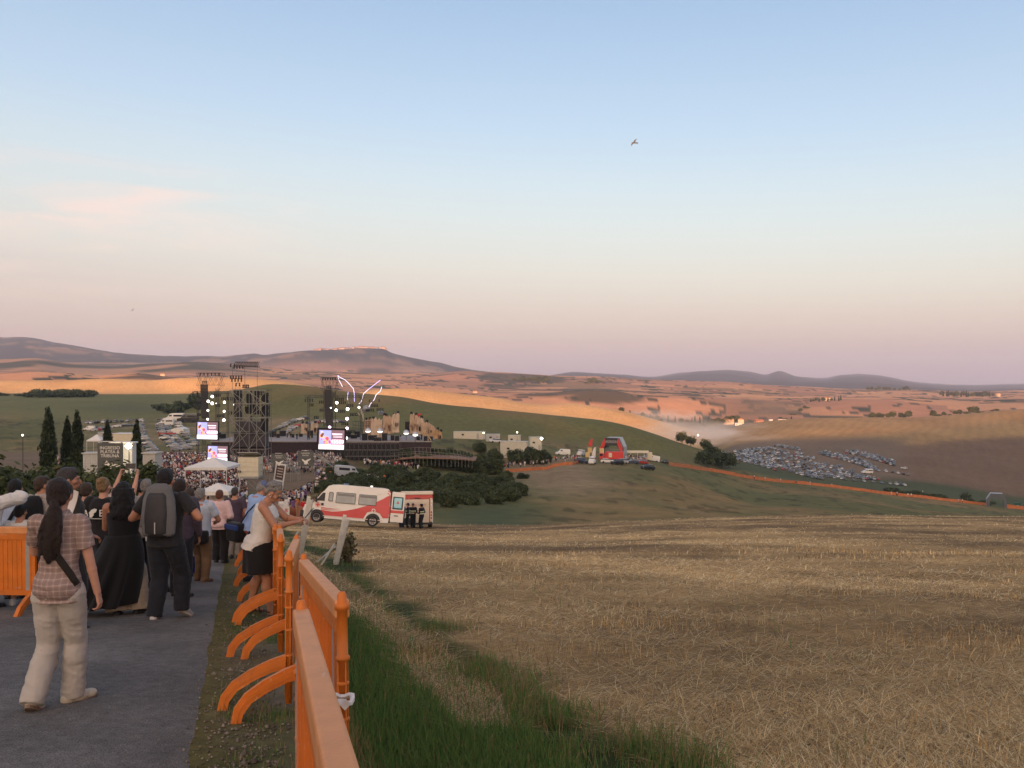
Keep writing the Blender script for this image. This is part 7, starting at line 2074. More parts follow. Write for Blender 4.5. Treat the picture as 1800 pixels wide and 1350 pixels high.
 def hand(s, b, i, grip, fingers=True):
  h = s.H; w = s.wri[i]; d = (w-s.elb[i]).normalized(); sd = -1 if i == 0 else 1
  side = Vector((0, 1, 0)) if abs(d.y) < .75 else Vector((-sd, 0, .2))     # thumb side
  side = (side-d*side.dot(d)).normalized(); palm = d.cross(side).normalized()
  if palm.x*sd > 0: palm = -palm                                          # palm faces the body
  s.handframe = getattr(s, 'handframe', {}); s.handframe[i] = (w, d, side, palm)
  k = h/1.7
  for q in (-.026, -.009, .009, .026):
   solid(b, w-d*.01*k+side*q*.5*k, w+d*.085*k+side*q*k, .013*k, .0115*k, 8)
  ln = [.062, .074, .080, .070]
  for j, q in enumerate((-.029, -.010, .009, .028)):
   L_ = ln[j]*k; p0 = w+d*.088*k+side*q*k; ang = grip*(.9+.15*(3-j)); p = p0; dirv = d
   for seg_, fr in enumerate((.45, .32, .23)):
    a = ang*(1 if seg_ else .8)
    dirv = (dirv*math.cos(a)+(palm)*math.sin(a)).normalized() if seg_ == 0 else (dirv*math.cos(ang)+((palm-dirv*palm.dot(dirv)).normalized())*math.sin(ang)).normalized()
    p2 = p+dirv*L_*fr; solid(b, p, p2, (.0088-.0008*seg_)*k, (.0082-.0008*seg_)*k, 7); p = p2
  t0 = w+d*.022*k+side*.026*k; t1 = t0+(d*.55+side*.75+palm*.25).normalized()*.042*k; t2 = t1+(d*.85+side*.15+palm*.45*(.5+grip)).normalized()*.034*k
  solid(b, t0, t1, .0125*k, .0098*k, 8); solid(b, t1, t2, .0095*k, .0078*k, 7)
 # ---- clothing
 def shirt(s, m, sleeve='short', hem=.46, infl=.012, fold=.010, loose=1.0, neck=.84, name='shirt', seed=1, vox=None, collar=False, bottom_flare=0.0):
  h = s.H; b = MB()
  rings = []
  zs = [r[0] for r in s.tr]
  for z, rx, ry, yo in s.tr:
   if z < hem*h or z > (neck+.002)*h: continue
   e = infl*(1.3 if z < .7*h else 1)*loose; rings.append((z, rx+e, ry+e, yo))
  f0 = rings[0]; rings = [(hem*h, max(f0[1], .098*h*s.bulk)+infl*.6+bottom_flare, max(f0[2], .072*h*s.bulk)+infl*.6+bottom_flare, f0[3])]+rings
  eloft(b, rings, s.U)
  sw = abs(s.sh[1].x-s.sh[0].x)/2
  if sleeve != 'none': ball(b, s.U @ Vector((0, 0, .813*h)), (.098*h*(.5+.5*s.bulk)+infl, .050*h+infl*.6, .036*h+infl*.3), 16, s.U.to_3x3())
  else: ball(b, s.U @ Vector((0, 0, .805*h)), (.080*h+infl, .048*h+infl*.6, .034*h), 16, s.U.to_3x3())
  for i in (0, 1):
   r0, r1 = .037*h*s.bulk+infl*.6, .030*h*s.bulk+infl*.8
   if sleeve == 'short': e = s.sh[i].lerp(s.elb[i], .68); b.bar(s.sh[i].lerp(s.elb[i], -.02), e, r0, 14, r1+.006); ball(b, s.sh[i], (r0,)*3, 12)
   elif sleeve == 'cap': e = s.sh[i].lerp(s.elb[i], .34); b.bar(s.sh[i], e, r0, 14, r1+.006); ball(b, s.sh[i], (r0,)*3, 12)
   elif sleeve == 'long':
    solid(b, s.sh[i], s.elb[i], r0, r1); b.bar(s.elb[i], s.elb[i].lerp(s.wri[i], .95), r1, 12, .022*h+infl*.6)
   elif sleeve == 'rolled':
    solid(b, s.sh[i], s.elb[i], r0, r1); b.bar(s.elb[i], s.elb[i].lerp(s.wri[i], .25), r1, 12, r1)
  if collar: ring = [(.83*h, .052*h, .046*h, -.006*h), (.852*h, .048*h, .044*h, -.006*h), (.862*h, .044*h, .041*h, -.004*h)]; eloft(b, ring, s.U)
  return remesh(b, name, m, vox or s.vox*1.35, 3, fold, (9, 13), seed, s.o)
 def trousers(s, m, infl=.010, wide=0.0, end=1.0, waist=.60, fold=.012, name='trousers', seed=2, vox=None):
  h = s.H; b = MB(); rings = []
  for z, rx, ry, yo in s.tr:
   if z > waist*h+.001: break
   rings.append((z, rx+infl, ry+infl, yo, s.hs*0))
  eloft(b, rings, Matrix.Translation((s.hs, 0, 0)))
  for i in (0, 1):
   a = s.hip[i]; k = s.knee[i]; c = s.ank[i]+Vector((0, 0, -.012*h))
   r0, r1, r2 = .060*h*s.bulk+infl, .040*h*s.bulk+infl+wide*.6, .032*h+infl+wide
   if end <= .5:
    e = a.lerp(k, end*2); solid(b, a, a.lerp(k, .3), r0, r0*.98); b.bar(a, e, r0, 16, r1+.014)
   else:
    solid(b, a, k, r0, r1); e = k.lerp(c, (end-.5)*2); b.bar(k, e, r1, 16, r1+(r2-r1)*(end-.5)*2)
    ball(b, k+Vector((0, -.02*h*.5, -.06*h)), (r1*.98, r1*1.05, .07*h), 12)
  return remesh(b, name, m, vox or s.vox*1.35, 3, fold, (8, 13), seed, s.o)
 def skirt(s, m, z0=.60, z1=.30, flare=.04, cx=0.0, fold=.012, name='skirt', seed=3, back=0.0, nf=9, amp=.016):
  h = s.H; b = MB(); seg = 64; k = 22; vs = []
  for i in range(k+1):
   f = i/k; z = (z0+(z1-z0)*f)*h
   hipf = math.sin(min(1, f*2.2)*math.pi/2)
   rx = (.086+.028*hipf)*h*s.bulk+flare*f**1.1+.020; ry = (.066+.024*hipf)*h*s.bulk+flare*.8*f**1.1+.022
   for j in range(seg):
    a = 2*math.pi*j/seg; w = 1+(amp/.12)*f*math.sin(nf*a+3*math.sin(a*2+seed))*.5
    vs.append((s.hs+cx*f**1.4+rx*w*math.cos(a), back*f+ry*w*math.sin(a)-.006*h, z))
  n = len(vs); inner = [(x*.985+s.hs*.015+cx*.015, y*.985, z) for x, y, z in vs]
  fs = []
  for i in range(k):
   for j in range(seg):
    q = (i*seg+j, i*seg+(j+1) % seg, (i+1)*seg+(j+1) % seg, (i+1)*seg+j); fs.append(q); fs.append(tuple(n+t for t in reversed(q)))
  for j in range(seg):
   fs.append((k*seg+j, k*seg+(j+1) % seg, n+k*seg+(j+1) % seg, n+k*seg+j)); fs.append((j, n+j, n+(j+1) % seg, (j+1) % seg))
  b.add(vs+inner, fs)
  return b.build(name, m, s.o, True)
 def shoes(s, m, sole=None, sandal=False):
  h = s.H
  for i in (0, 1):
   yaw = s.footyaw(i); d = Vector((math.sin(yaw), math.cos(yaw), 0)); sdv = Vector((d.y, -d.x, 0)); c = s.ank[i]-Vector((0, 0, .047*h))
   lift = s.feet[i].z > .025; c.z -= s.feet[i].z if lift else 0
   Mx = Matrix.Translation(c) @ Matrix((sdv, d, Vector((0, 0, 1)))).transposed().to_4x4()
   if lift: Mx = Matrix.Translation(c+d*.10) @ Matrix((sdv, d, Vector((0, 0, 1)))).transposed().to_4x4() @ Matrix.Rotation(-R(32), 4, 'X') @ Matrix.Translation((0, -.10, 0))
   b = MB(); R3 = Mx.to_3x3()
   if not sandal:
    ball(b, Mx @ Vector((0, -.035, .048)), (.046, .060, .052), 14, R3); ball(b, Mx @ Vector((0, .05, .044)), (.052, .095, .044), 14, R3); ball(b, Mx @ Vector((0, .135, .034)), (.050, .064, .034), 14, R3)
    ball(b, Mx @ Vector((0, -.02, .085)), (.044, .050, .034), 12, R3)
    o = remesh(b, 'shoe', m, .008, 3, parent=s.o)
   else:
    for yy in (.11, .06):
     pts = [Mx @ Vector((.05*math.cos(a), yy+.01*math.sin(a*3), .02+.048*math.sin(a))) for a in np.linspace(0, math.pi, 9)]; b.path(pts, .010, 6)
    pts = [Mx @ Vector((.038*math.cos(a), -.03+.045*math.sin(a), .085)) for a in np.linspace(-.2, math.pi+.2, 12)]
    pts = [Mx @ Vector((.040*math.cos(a), .0-.05*math.sin(a), .07)) for a in np.linspace(-.3, math.pi+.3, 12)]; b.path(pts, .008, 5)
    o = b.build('shoe', m, s.o, True)
   q = MB(); n = 18; pl = [(.052*math.sin(a)*(1.05 if math.cos(a) > 0 else .88), .048+.152*math.cos(a)) for a in [2*math.pi*t/n for t in range(n)]]
   q.prism(pl, -.002, .022, 'z'); q.v = [tuple(Mx @ Vector(p)) for p in q.v]; q.build('sole', sole or m, o)
 def hair(s, m, style='short', seed=4):
  h = s.H; M = s.HM; R3 = M.to_3x3(); b = MB(); rr = random.Random(seed)
  def el(p, r, k=1): ball(b, M @ (Vector(p)*h), [v*h for v in r], 16, R3)
  fold = .006
  if style in ('short', 'crop'):
   g = .0 if style == 'crop' else .005
   el((0, -.012, .084), (.0475+g, .0555+g, .0555+g)); el((0, -.036, .056), (.040+g, .030+g, .040)); el((0, .018, .112), (.036+g, .034, .024+g))
   for sd in (-1, 1): el((sd*.036, -.012, .070), (.014+g*.5, .026, .026))
  elif style == 'wavy':
   for i in range(34):
    a = rr.uniform(0, 6.28); e = rr.uniform(-.1, 1.3); p = (.043*math.cos(a)*math.cos(e), -.016+.050*math.sin(a)*math.cos(e), .082+.052*math.sin(e)); el(p, (rr.uniform(.012, .02),)*3)
   el((0, -.016, .085), (.048, .056, .056)); el((0, -.04, .052), (.036, .026, .038))
  elif style == 'bob':
   el((0, -.012, .084), (.054, .060, .060)); el((0, -.030, .048), (.050, .040, .05));
   for sd in (-1, 1): el((sd*.042, -.004, .052), (.014, .030, .045))
  elif style == 'bun':
   el((0, -.012, .084), (.049, .057, .057)); el((0, -.034, .060), (.041, .030, .036)); el((0, -.052, .112), (.026, .024, .024)); el((.01, -.04, .13), (.02, .02, .018)); el((-.016, -.05, .12), (.018, .018, .018))
  elif style == 'ponytail':
   el((0, -.010, .084), (.0505, .0585, .0585)); el((0, -.036, .055), (.043, .032, .040))
   for sd in (-1, 1): el((sd*.038, .006, .078), (.016, .034, .034))
   pts = [(0, -.062, .040), (.004, -.074, .01), (.000, -.076, -.04), (-.006, -.074, -.09), (-.012, -.072, -.14), (-.016, -.070, -.185), (-.020, -.068, -.215)]
   rs = [.016, .026, .036, .039, .034, .024, .008]
   for i in range(len(pts)-1): solid(b, M @ (Vector(pts[i])*h), M @ (Vector(pts[i+1])*h), rs[i]*h, rs[i+1]*h)
   for i in range(64):          # loose locks
    x = rr.uniform(-.042, .036); z0 = rr.uniform(-.06, .0); z1 = z0-rr.uniform(.08, .17)
    b.path([M @ (Vector((x*.6, -.076-rr.uniform(0, .022), z0))*h), M @ (Vector((x, -.085-rr.uniform(0, .022), (z0+z1)/2))*h), M @ (Vector((x*1.15-.014, -.078, z1))*h)], [.0055*h, .006*h, .003*h], 6)
   fold = .010
  elif style == 'long':
   el((0, -.010, .086), (.056, .064, .060))
   for i in range(64):
    a = rr.uniform(math.pi*.92, math.pi*2.08); rr0 = rr.uniform(.9, 1.1)
    x0, y0 = .050*math.cos(a), -.006+.056*math.sin(a)
    zz = .09; pts = []
    for q in range(7):
     f = q/6; sp = 1+.55*f
     pts.append(M @ (Vector((x0*sp*rr0+.005*math.sin(q*2.1+i), y0*(1+.25*f)*rr0-.010*f+.006*math.sin(q*1.9+i*2), zz-.215*f*rr.uniform(.92, 1.05)))*h))
    b.path(pts, [.020*h, .021*h, .021*h, .020*h, .018*h, .014*h, .006*h], 7)
   fold = .014
  o = remesh(b, 'hair', m, s.vox*1.1, 2, fold, (42, 20) if style in ('ponytail', 'long') else (45, 45), seed, s.o)
  return o
 def cap(s, m):
  h = s.H; M = s.HM; R3 = M.to_3x3(); b = MB()
  ball(b, M @ (Vector((0, -.006, .092))*h), [.050*h, .059*h, .052*h], 18, R3); ball(b, M @ (Vector((0, .05, .088))*h), [.040*h, .050*h, .006*h], 14, R3)
  return remesh(b, 'cap', m, s.vox*1.1, 2, 0, parent=s.o)
 def to_world(s): return Matrix.Translation(s.P) @ Matrix.Rotation(s.rz, 4, 'Z')
 def strap(s, pts, r, m, name='strap', parent=None, flat=True):
  b = MB(); P = [Vector(p) for p in pts]
  vs = []; k = len(P)
  for i, p in enumerate(P):
   d = (P[min(i+1, k-1)]-P[max(0, i-1)]).normalized(); out = Vector((p.x*.6, p.y, 0)); out = out.normalized() if out.length > .01 else Vector((0, -1, 0)); sd = d.cross(out).normalized()
   for a, c in ((-1, 0), (1, 0), (1, 1), (-1, 1)): vs.append(p+sd*a*r+out*(.006*c))
  fs = []
  for i in range(k-1):
   for j in range(4): fs.append((i*4+j, i*4+(j+1) % 4, (i+1)*4+(j+1) % 4, (i+1)*4+j))
  fs += [(3, 2, 1, 0), tuple((k-1)*4+j for j in range(4))]
  b.add(vs, fs); return b.build(name, m, parent, True) if parent is not None else b
 def back_strap(s, p0, p1, r, m, n=9, off=.02, sgn=-1, name='strap'):
  """strap over the back between two points given as (x, z), following the trunk"""
  pts = []
  for i in range(n):
   f = i/(n-1); x = p0[0]+(p1[0]-p0[0])*f; z = p0[1]+(p1[1]-p0[1])*f
   rx = np.interp(z, [t[0] for t in s.tr], [t[1] for t in s.tr]); ry = np.interp(z, [t[0] for t in s.tr], [t[2] for t in s.tr])
   q = min(.97, abs(x)/(rx+off)); y = sgn*((ry+off)*math.sqrt(1-q*q))
   pts.append(s.U @ Vector((x, y, z)))
  return s.strap(pts, r, m, name, s.o)
def plaid():
 m = bpy.data.materials.new('plaid_cotton'); m.use_nodes = True; nt = m.node_tree; N, L = nt.nodes.new, nt.links.new
 b = nt.nodes['Principled BSDF']; b.inputs['Roughness'].default_value = .88; b.inputs['Specular IOR Level'].default_value = .15
 tc = N('ShaderNodeTexCoord'); sep = N('ShaderNodeSeparateXYZ'); L(tc.outputs['Object'], sep.inputs[0])
 nz = N('ShaderNodeTexNoise'); nz.inputs['Scale'].default_value = 7; L(tc.outputs['Object'], nz.inputs[0])
 def M(op, a, c=None, c2=None):
  n = N('ShaderNodeMath'); n.operation = op
  for i, v in enumerate((a, c, c2)):
   if v is None: continue
   if isinstance(v, (int, float)): n.inputs[i].default_value = v
   else: L(v, n.inputs[i])
  return n.outputs[0]
 wob = M('MULTIPLY_ADD', nz.outputs[0], .02, -.01)
 def band(co, per, ph, w):
  t = M('FRACT', M('MULTIPLY_ADD', M('ADD', co, wob), 1/per, ph)); return M('LESS_THAN', M('ABSOLUTE', M('SUBTRACT', t, .5)), w)
 base = (.30, .225, .205, 1); cur = None
 def mixc(cur, fac, col, k):
  n = N('ShaderNodeMixRGB'); f = M('MULTIPLY', fac, k); L(f, n.inputs[0])
  if isinstance(cur, tuple): n.inputs[1].default_value = cur
  else: L(cur, n.inputs[1])
  n.inputs[2].default_value = col; return n.outputs[0]
 for co in (sep.outputs[0], sep.outputs[2]):
  cur = mixc(cur or base, band(co, .040, 0, .24), (.215, .155, .145, 1), .5)
  cur = mixc(cur, band(co, .040, .5, .07), (.46, .39, .36, 1), .42)
  cur = mixc(cur, band(co, .040, .33, .03), (.14, .08, .08, 1), .4)
 n2 = N('ShaderNodeTexNoise'); n2.inputs['Scale'].default_value = 300; L(tc.outputs['Object'], n2.inputs[0])
 bp = N('ShaderNodeBump'); bp.inputs['Strength'].default_value = .2; bp.inputs['Distance'].default_value = .004; L(n2.outputs[0], bp.inputs['Height']); L(bp.outputs[0], b.inputs['Normal'])
 L(cur, b.inputs['Base Color']); return m
BLK = fabric('black', (.012, .012, .014)); NAVY = fabric('navy_denim', (.016, .019, .028)); DK = fabric('charcoal', (.022, .022, .026))
LINEN = fabric('pale_linen', (.40, .375, .345), bump=.3, var=.10); WHT = fabric('white', (.60, .585, .56)); LBLUE = fabric('light_blue', (.34, .43, .60)); PINK = fabric('pale_pink', (.58, .42, .42))
BEIGE = fabric('beige', (.36, .30, .235)); KHAKI = fabric('khaki', (.20, .125, .07)); CORAL = fabric('coral', (.42, .09, .085)); GREYF = fabric('grey_felt', (.115, .118, .125)); VIOL = fabric('plum', (.06, .045, .065))
H_DK = hair_mat('dark_brown', (.020, .012, .010)); H_BK = hair_mat('black', (.008, .007, .008)); H_BL = hair_mat('dark_blond', (.20, .125, .06)); H_YL = hair_mat('blond', (.42, .29, .13)); H_GR = hair_mat('grey', (.20, .19, .18)); H_RD = hair_mat('auburn', (.10, .035, .02)); H_BR = hair_mat('brown', (.045, .027, .018))
WSOLE = mat('white_sole', (.55, .54, .52), .7); LSOLE = mat('dark_sole', (.03, .028, .028), .8)
# 1 -- plaid shirt woman
p = Person('woman in a brown plaid shirt and pale trousers with a long dark ponytail, walking nearest', 101, 6.12, 1.655, 2, 'f',
  feet=((-.10, -.16, .045), (.05, .12, 0)), hands=((-.165, .30, 1.26), (.285, .04, .735)), poles=((-.35, -.5, -1), (.6, -1, 0)), turn=8, nod=2, bulk=.84, voxel=.0062, grip=(.9, .55), skinm=SKIN, hipshift=.01)
p.footyaw = lambda i: (-.08 if i == 0 else .5)
p.shirt(plaid(), 'short', .475, .015, .014, 1.1, collar=True, seed=3, bottom_flare=.012); p.trousers(LINEN, .017, .012, 1.0, .585, .013, seed=4); p.shoes(mat('cream_shoe', (.45, .40, .32), .7), mat('gum_sole', (.20, .14, .10), .8)); p.hair(H_DK, 'ponytail', 3); p.eyes()
p.back_strap((-.085, 1.365), (.155, .91), .024, fabric('strap_brown', (.022, .018, .016)), 12, .030, name='bag_strap')
w, d, sdv, pal = p.handframe[0]
def paper():
 b = MB(); M = p.to_world(); c = w+d*.10; vs = []
 for i in range(7):
  f = i/6
  for q in (0, 1): vs.append(Vector((-.02+.075*q+.05*f, .03*math.sin(f*2.5)+.01*q, .02+f*.19-.03*q)))
 vs = [M @ (c+v) for v in vs]; n = len(vs)
 b.add(vs+[v+Vector((0, .003, 0)) for v in vs], [(2*i, 2*i+1, 2*i+3, 2*i+2) for i in range(6)]+[(n+2*i, n+2*i+2, n+2*i+3, n+2*i+1) for i in range(6)]+[(2*i, 2*i+2, n+2*i+2, n+2*i) for i in range(6)])
 tag(b.build('paper_sheet', mat('paper', (.66, .64, .62), .8), smooth=True), 'white paper sheet held up in the hand of the plaid shirted woman', 'paper')
paper()
# 2 -- backpack man
p = Person('man in a black t-shirt and dark jeans carrying a grey backpack, centre of the lane', 291, 10.05, 1.775, -3, 'm', feet=((-.11, -.05, 0), (.13, .14, .03)), hands=((-.20, .14, 1.27), (.22, .15, 1.25)), poles=((-1, -.7, -.5), (1, -.7, -.4)), turn=-6, bulk=1.08, skinm=SKIN_T, grip=1.1)
p.shirt(DK, 'short', .50, .014, .010, seed=6, collar=True); p.trousers(NAVY, .016, .014, 1.0, .585, .014, seed=7); p.shoes(mat('grey_white_shoe', (.42, .42, .42), .6), WSOLE); p.hair(H_BK, 'short', 5)
def backpack(p, label, mg, md, w=.36, h=.50, dep=.17, z=.615, panel=True):
 T = p.to_world() @ p.U; H = p.H
 t = thing('backpack', label, 'backpack', p.P, p.rz); Tl = p.U
 b = MB(); zc = z*H
 rings = [(zc, w*.42, dep*.42, -.17), (zc+.03, w*.48, dep*.5, -.175), (zc+h*.35, w*.52, dep*.52, -.175), (zc+h*.7, w*.47, dep*.46, -.165), (zc+h*.92, w*.36, dep*.36, -.15), (zc+h, w*.20, dep*.22, -.135)]
 eloft(b, rings, Tl); remesh(b, 'pack_body', mg, .012, 4, .003, parent=t)
 if panel:
  b = MB(); poly = [(-w*.30, zc+.0), (w*.30, zc+.0), (w*.33, zc+h*.4), (w*.28, zc+h*.80), (w*.24, zc+h*.83), (-w*.24, zc+h*.83), (-w*.28, zc+h*.80), (-w*.33, zc+h*.4)]
  def yb(z): return np.interp(z, [r[0] for r in rings], [r[3]-r[2] for r in rings])
  vs = []; fs = []; K = 10
  for i in range(K+1):
   zz = zc+h*.83*i/K+.005; hw = w*np.interp(i/K, [0, .5, .95, 1], [.30, .33, .28, .24])
   for x in (-1, -.5, 0, .5, 1): q = .5*x*x; vs.append(Tl @ Vector((hw*x, yb(zz)-.012+.03*x*x, zz)))
  n = len(vs)
  for i in range(K):
   for j in range(4): fs.append((i*5+j, i*5+j+1, (i+1)*5+j+1, (i+1)*5+j))
  vs += [v+Tl.to_3x3() @ Vector((0, .05, 0)) for v in vs]
  fs += [tuple(n+q for q in reversed(f)) for f in fs]
  ed = [i*5 for i in range(K+1)]+[K*5+j for j in range(1, 5)]+[i*5+4 for i in range(K-1, -1, -1)]+[3, 2, 1]
  for i in range(len(ed)): fs.append((ed[i], ed[(i+1) % len(ed)], n+ed[(i+1) % len(ed)], n+ed[i]))
  b.add(vs, fs); b.build('front_panel', md, t, True)
  b = MB(); b.box(Tl @ Vector((.01, yb(zc+.1)-.022, zc+.11)), (.008, .01, .13)); b.build('reflective_tab', mat('pale_tab', (.5, .5, .5), .4), t)
 for sd in (-1, 1):
  pts = [Tl @ Vector((sd*(.075+.02*math.sin(q)), -.11*math.cos(q)+.03, .79*H+.085*math.sin(q))) for q in np.linspace(-.2, 2.6, 10)]
  b = MB(); b.path(pts, .020, 6); b.build('shoulder_strap', md, t, True)
backpack(p, 'grey hard shell backpack with a dark centre panel on the man in black', GREYF, mat('pack_panel', (.028, .028, .032), .6, .15, 20, .2, 200), .40, .60, .19, .575)
# 3 -- black dress woman
p = Person('woman with long black curly hair in a long black dress over wide beige trousers', 217, 10.35, 1.62, 8, 'f', feet=((-.05, -.06, 0), (.16, .05, 0)), hands=((-.06, .26, 1.02), (.14, .26, 1.05)), poles=((-1, -.5, -.5), (.9, -.6, -.3)), bulk=1.22, skinm=SKIN_T, nod=4, turn=-10)
p.shirt(BLK, 'none', .56, .010, .006, seed=8, neck=.80, name='bodice'); p.skirt(BLK, .62, .115, .15, -.24, name='dress_skirt', nf=7, amp=.04, back=-.05); p.trousers(BEIGE, .006, .075, .97, .50, .018, seed=9); p.shoes(mat('black_shoe', (.02, .02, .022), .6), WSOLE); p.hair(H_BK, 'long', 7)
# 4 -- lettered t-shirt
p = Person('person with dark blond pinned up hair in a black t-shirt with white lettering', 182, 11.3, 1.70, -4, 'f', feet=((-.10, .02, 0), (.11, -.05, 0)), hands=((-.20, .16, 1.0), (.20, .20, 1.02)), bulk=1.12, skinm=SKIN)
o = p.shirt(BLK, 'short', .50, .018, .008, seed=10); p.trousers(fabric('blue_jeans', (.055, .07, .095)), .014, .01, seed=11); p.shoes(mat('black_shoe', (.02, .02, .022), .6), LSOLE); p.hair(H_BL, 'bun', 9)
def lettering():
 W = mat('print_white', (.62, .61, .58), .7, .05); z = .735*p.H; yb = -(.0715*p.H*p.bulk+.030)
 for s_, x, sz in (('A', -.145, .115), ('BE', .10, .125)):
  me = text_mesh(s_, sz, W, .003)
  lo = link('lettering', me, o, (x, yb, z)); lo.rotation_euler = (R(90), 0, R(-14 if x < 0 else 8))
 b = MB(); b.prism([(-.09, z-.05), (-.06, z-.055), (-.03, z-.02), (-.035, z+.0), (.0, z+.02), (.01, z+.055), (-.02, z+.065), (-.06, z+.05), (-.095, z+.01), (-.085, z-.02)], yb-.016, yb-.010); b.build('leaf_print', W, o)
 b = MB(); b.box((.02, yb-.006, z-.068), (.30, .006, .005)); b.build('print_line', W, o)
lettering()
# 5 -- woman filming
p = Person('blonde woman raising both arms to film with a phone', 209, 12.9, 1.60, -6, 'f', hands=((-.13, .27, 1.78), (.15, .27, 1.79)), poles=((-1, .2, -.8), (1, .2, -.8)), grip=1.0, skinm=SKIN, nod=-8)
p.shirt(fabric('pale_stripe', (.42, .36, .34)), 'short', .48, .014, .01, seed=12); p.trousers(KHAKI, seed=13); p.shoes(mat('black_shoe', (.02, .02, .022), .6)); p.hair(H_YL, 'bob', 11)
def phone(M, c, w, h, label, rot):
 t = thing('mobile_phone', label, 'phone', M @ Vector(c)); t.rotation_euler = rot
 b = MB(); b.bbox((0, 0, 0), (w, .009, h), .003); b.build('case', mat('phone_black', (.02, .02, .024), .3), t)
 b = MB(); b.bbox((0, .006, 0), (w*.93, .003, h*.93), .001); b.build('display', mat('phone_display', (.05, .055, .065), .15, emit=(.3, .35, .45), estr=.15), t)
 b = MB(); b.lathe([(.006, -.002), (.006, .002)], (w*.34, 0, 0), 8); b.xform(Matrix.Rotation(R(90), 4, 'X')); b.v = [(v[0], v[1]-.006, v[2]+h*.3) for v in b.v]; b.build('lens', mat('lens_dark', (.01, .01, .012), .1), t)
phone(p.to_world(), (.012, .30, 1.88), .155, .082, 'dark phone held up high in both hands by the blonde woman', (R(-8), 0, 0))
# 6 -- tall dark man
p = Person('tall man with short dark grey hair in a dark jacket behind the plaid shirted woman', 120, 9.3, 1.775, -50, 'm', hands=((-.2, .12, 1.0), (.2, .18, 1.05)), turn=-18, skinm=SKIN_D, bulk=1.05)
p.shirt(fabric('olive_dark', (.035, .03, .024)), 'long', .48, .02, .012, seed=14, name='jacket'); p.trousers(DK, seed=15); p.shoes(mat('black_shoe', (.02, .02, .022), .6)); p.hair(hair_mat('iron_grey', (.045, .04, .04)), 'short', 13)
p = Person('person in a black jacket with fair skin between the tall man and the lettered t-shirt', 152, 12.9, 1.66, 5, 'm', hands=((-.2, .14, 1.0), (.2, .16, 1.0)), skinm=SKIN)
p.shirt(BLK, 'long', .48, .02, .012, seed=16, name='jacket'); p.trousers(DK, seed=17); p.shoes(mat('black_shoe', (.02, .02, .022), .6)); p.hair(H_BR, 'short', 15)
# 7 -- man with a day pack behind the barrier
p = Person('man in a pale checked shirt with a dark day pack behind the left barrier', 74, 11.7, 1.73, -12, 'm', hands=((-.2, .2, 1.1), (.22, .2, 1.1)), turn=-25, skinm=SKIN_T)
p.shirt(fabric('grey_check', (.34, .30, .275), var=.3, scale=40), 'rolled', .48, .016, .012, seed=18, collar=True); p.trousers(DK, seed=19); p.shoes(mat('black_shoe', (.02, .02, .022), .6)); p.hair(H_BR, 'crop', 17)
backpack(p, 'dark day pack on the man in the pale checked shirt', BLK, DK, .32, .44, .15, .60, False)
# 8 -- left edge pair and the child
p = Person('person in a light blue shirt with a shoulder strap behind the left barrier', 27, 12.0, 1.69, 5, 'm', hands=((-.2, .1, .95), (.22, .15, 1.0)), skinm=SKIN_T, bulk=1.1)
p.shirt(LBLUE, 'short', .46, .018, .012, seed=20, collar=True); p.trousers(DK, seed=21); p.shoes(mat('black_shoe', (.02, .02, .022), .6)); p.hair(H_BK, 'short', 19); p.back_strap((.11, 1.36), (-.12, .95), .022, BLK, 9, .026, name='bag_strap')
p = Person('person in a loose white shirt with a raised bent arm at the left edge', -26, 10.95, 1.66, -10, 'f', hands=((-.2, .1, 1.0), (.08, .16, 1.42)), poles=((-1, -1, 0), (1, -.3, -.25)), skinm=SKIN_T, bulk=1.1)
p.shirt(WHT, 'rolled', .48, .042, .022, seed=22); p.trousers(BEIGE, seed=23); p.shoes(mat('black_shoe', (.02, .02, .022), .6)); p.hair(H_BK, 'bob', 21)
p = Person('small boy with cropped dark hair in a white t-shirt behind the left barrier', 36, 11.25, 1.34, 12, 'm', hands=((-.16, .12, .72), (.17, .12, .75)), skinm=SKIN_T, turn=-20, bare=True)
p.shirt(WHT, 'short', .47, .014, .010, seed=24); p.trousers(NAVY, end=.45, seed=25, name='shorts'); p.shoes(mat('grey_white_shoe', (.42, .42, .42), .6), WSOLE); p.hair(H_BK, 'short', 23)
# heads further on
for lb, px, Y, H, rz, sx, top, hairm, st, sl, bt in [
 ('man with thinning grey hair just left of the backpack man, mostly hidden', 257, 13.3, 1.73, 6, 'm', fabric('stone', (.30, .27, .24)), H_GR, 'crop', 'short', DK),
 ('dark haired person behind the woman in black, only head showing', 251, 14.4, 1.74, -8, 'm', DK, H_BK, 'short', 'long', DK),
 ('woman with pinned brown hair turned sideways left of the backpack man', 276, 12.6, 1.58, -55, 'f', WHT, H_BR, 'bun', 'short', DK),
 ('woman in a dark top with brown hair right of the backpack man', 333, 15.6, 1.62, 4, 'f', DK, H_BR, 'bob', 'short', BEIGE),
 ('man in a dark jacket and white shirt tail half hidden behind the backpack man', 316, 12.2, 1.70, 6, 'm', VIOL, H_DK, 'short', 'long', NAVY)]:
 p = Person(lb, px, Y, H, rz, sx, skinm=SKIN_T, voxel=.009, feet=((-.1, .1, 0), (.1, -.08, 0)), hands=((-.22, .08, .86), (.24, .10, .86)))
 p.shirt(top, sl, .48, .016, .012, seed=int(px)); p.trousers(bt, seed=int(px)+1); p.shoes(mat('black_shoe', (.02, .02, .022), .6)); p.hair(hairm, st, int(px))
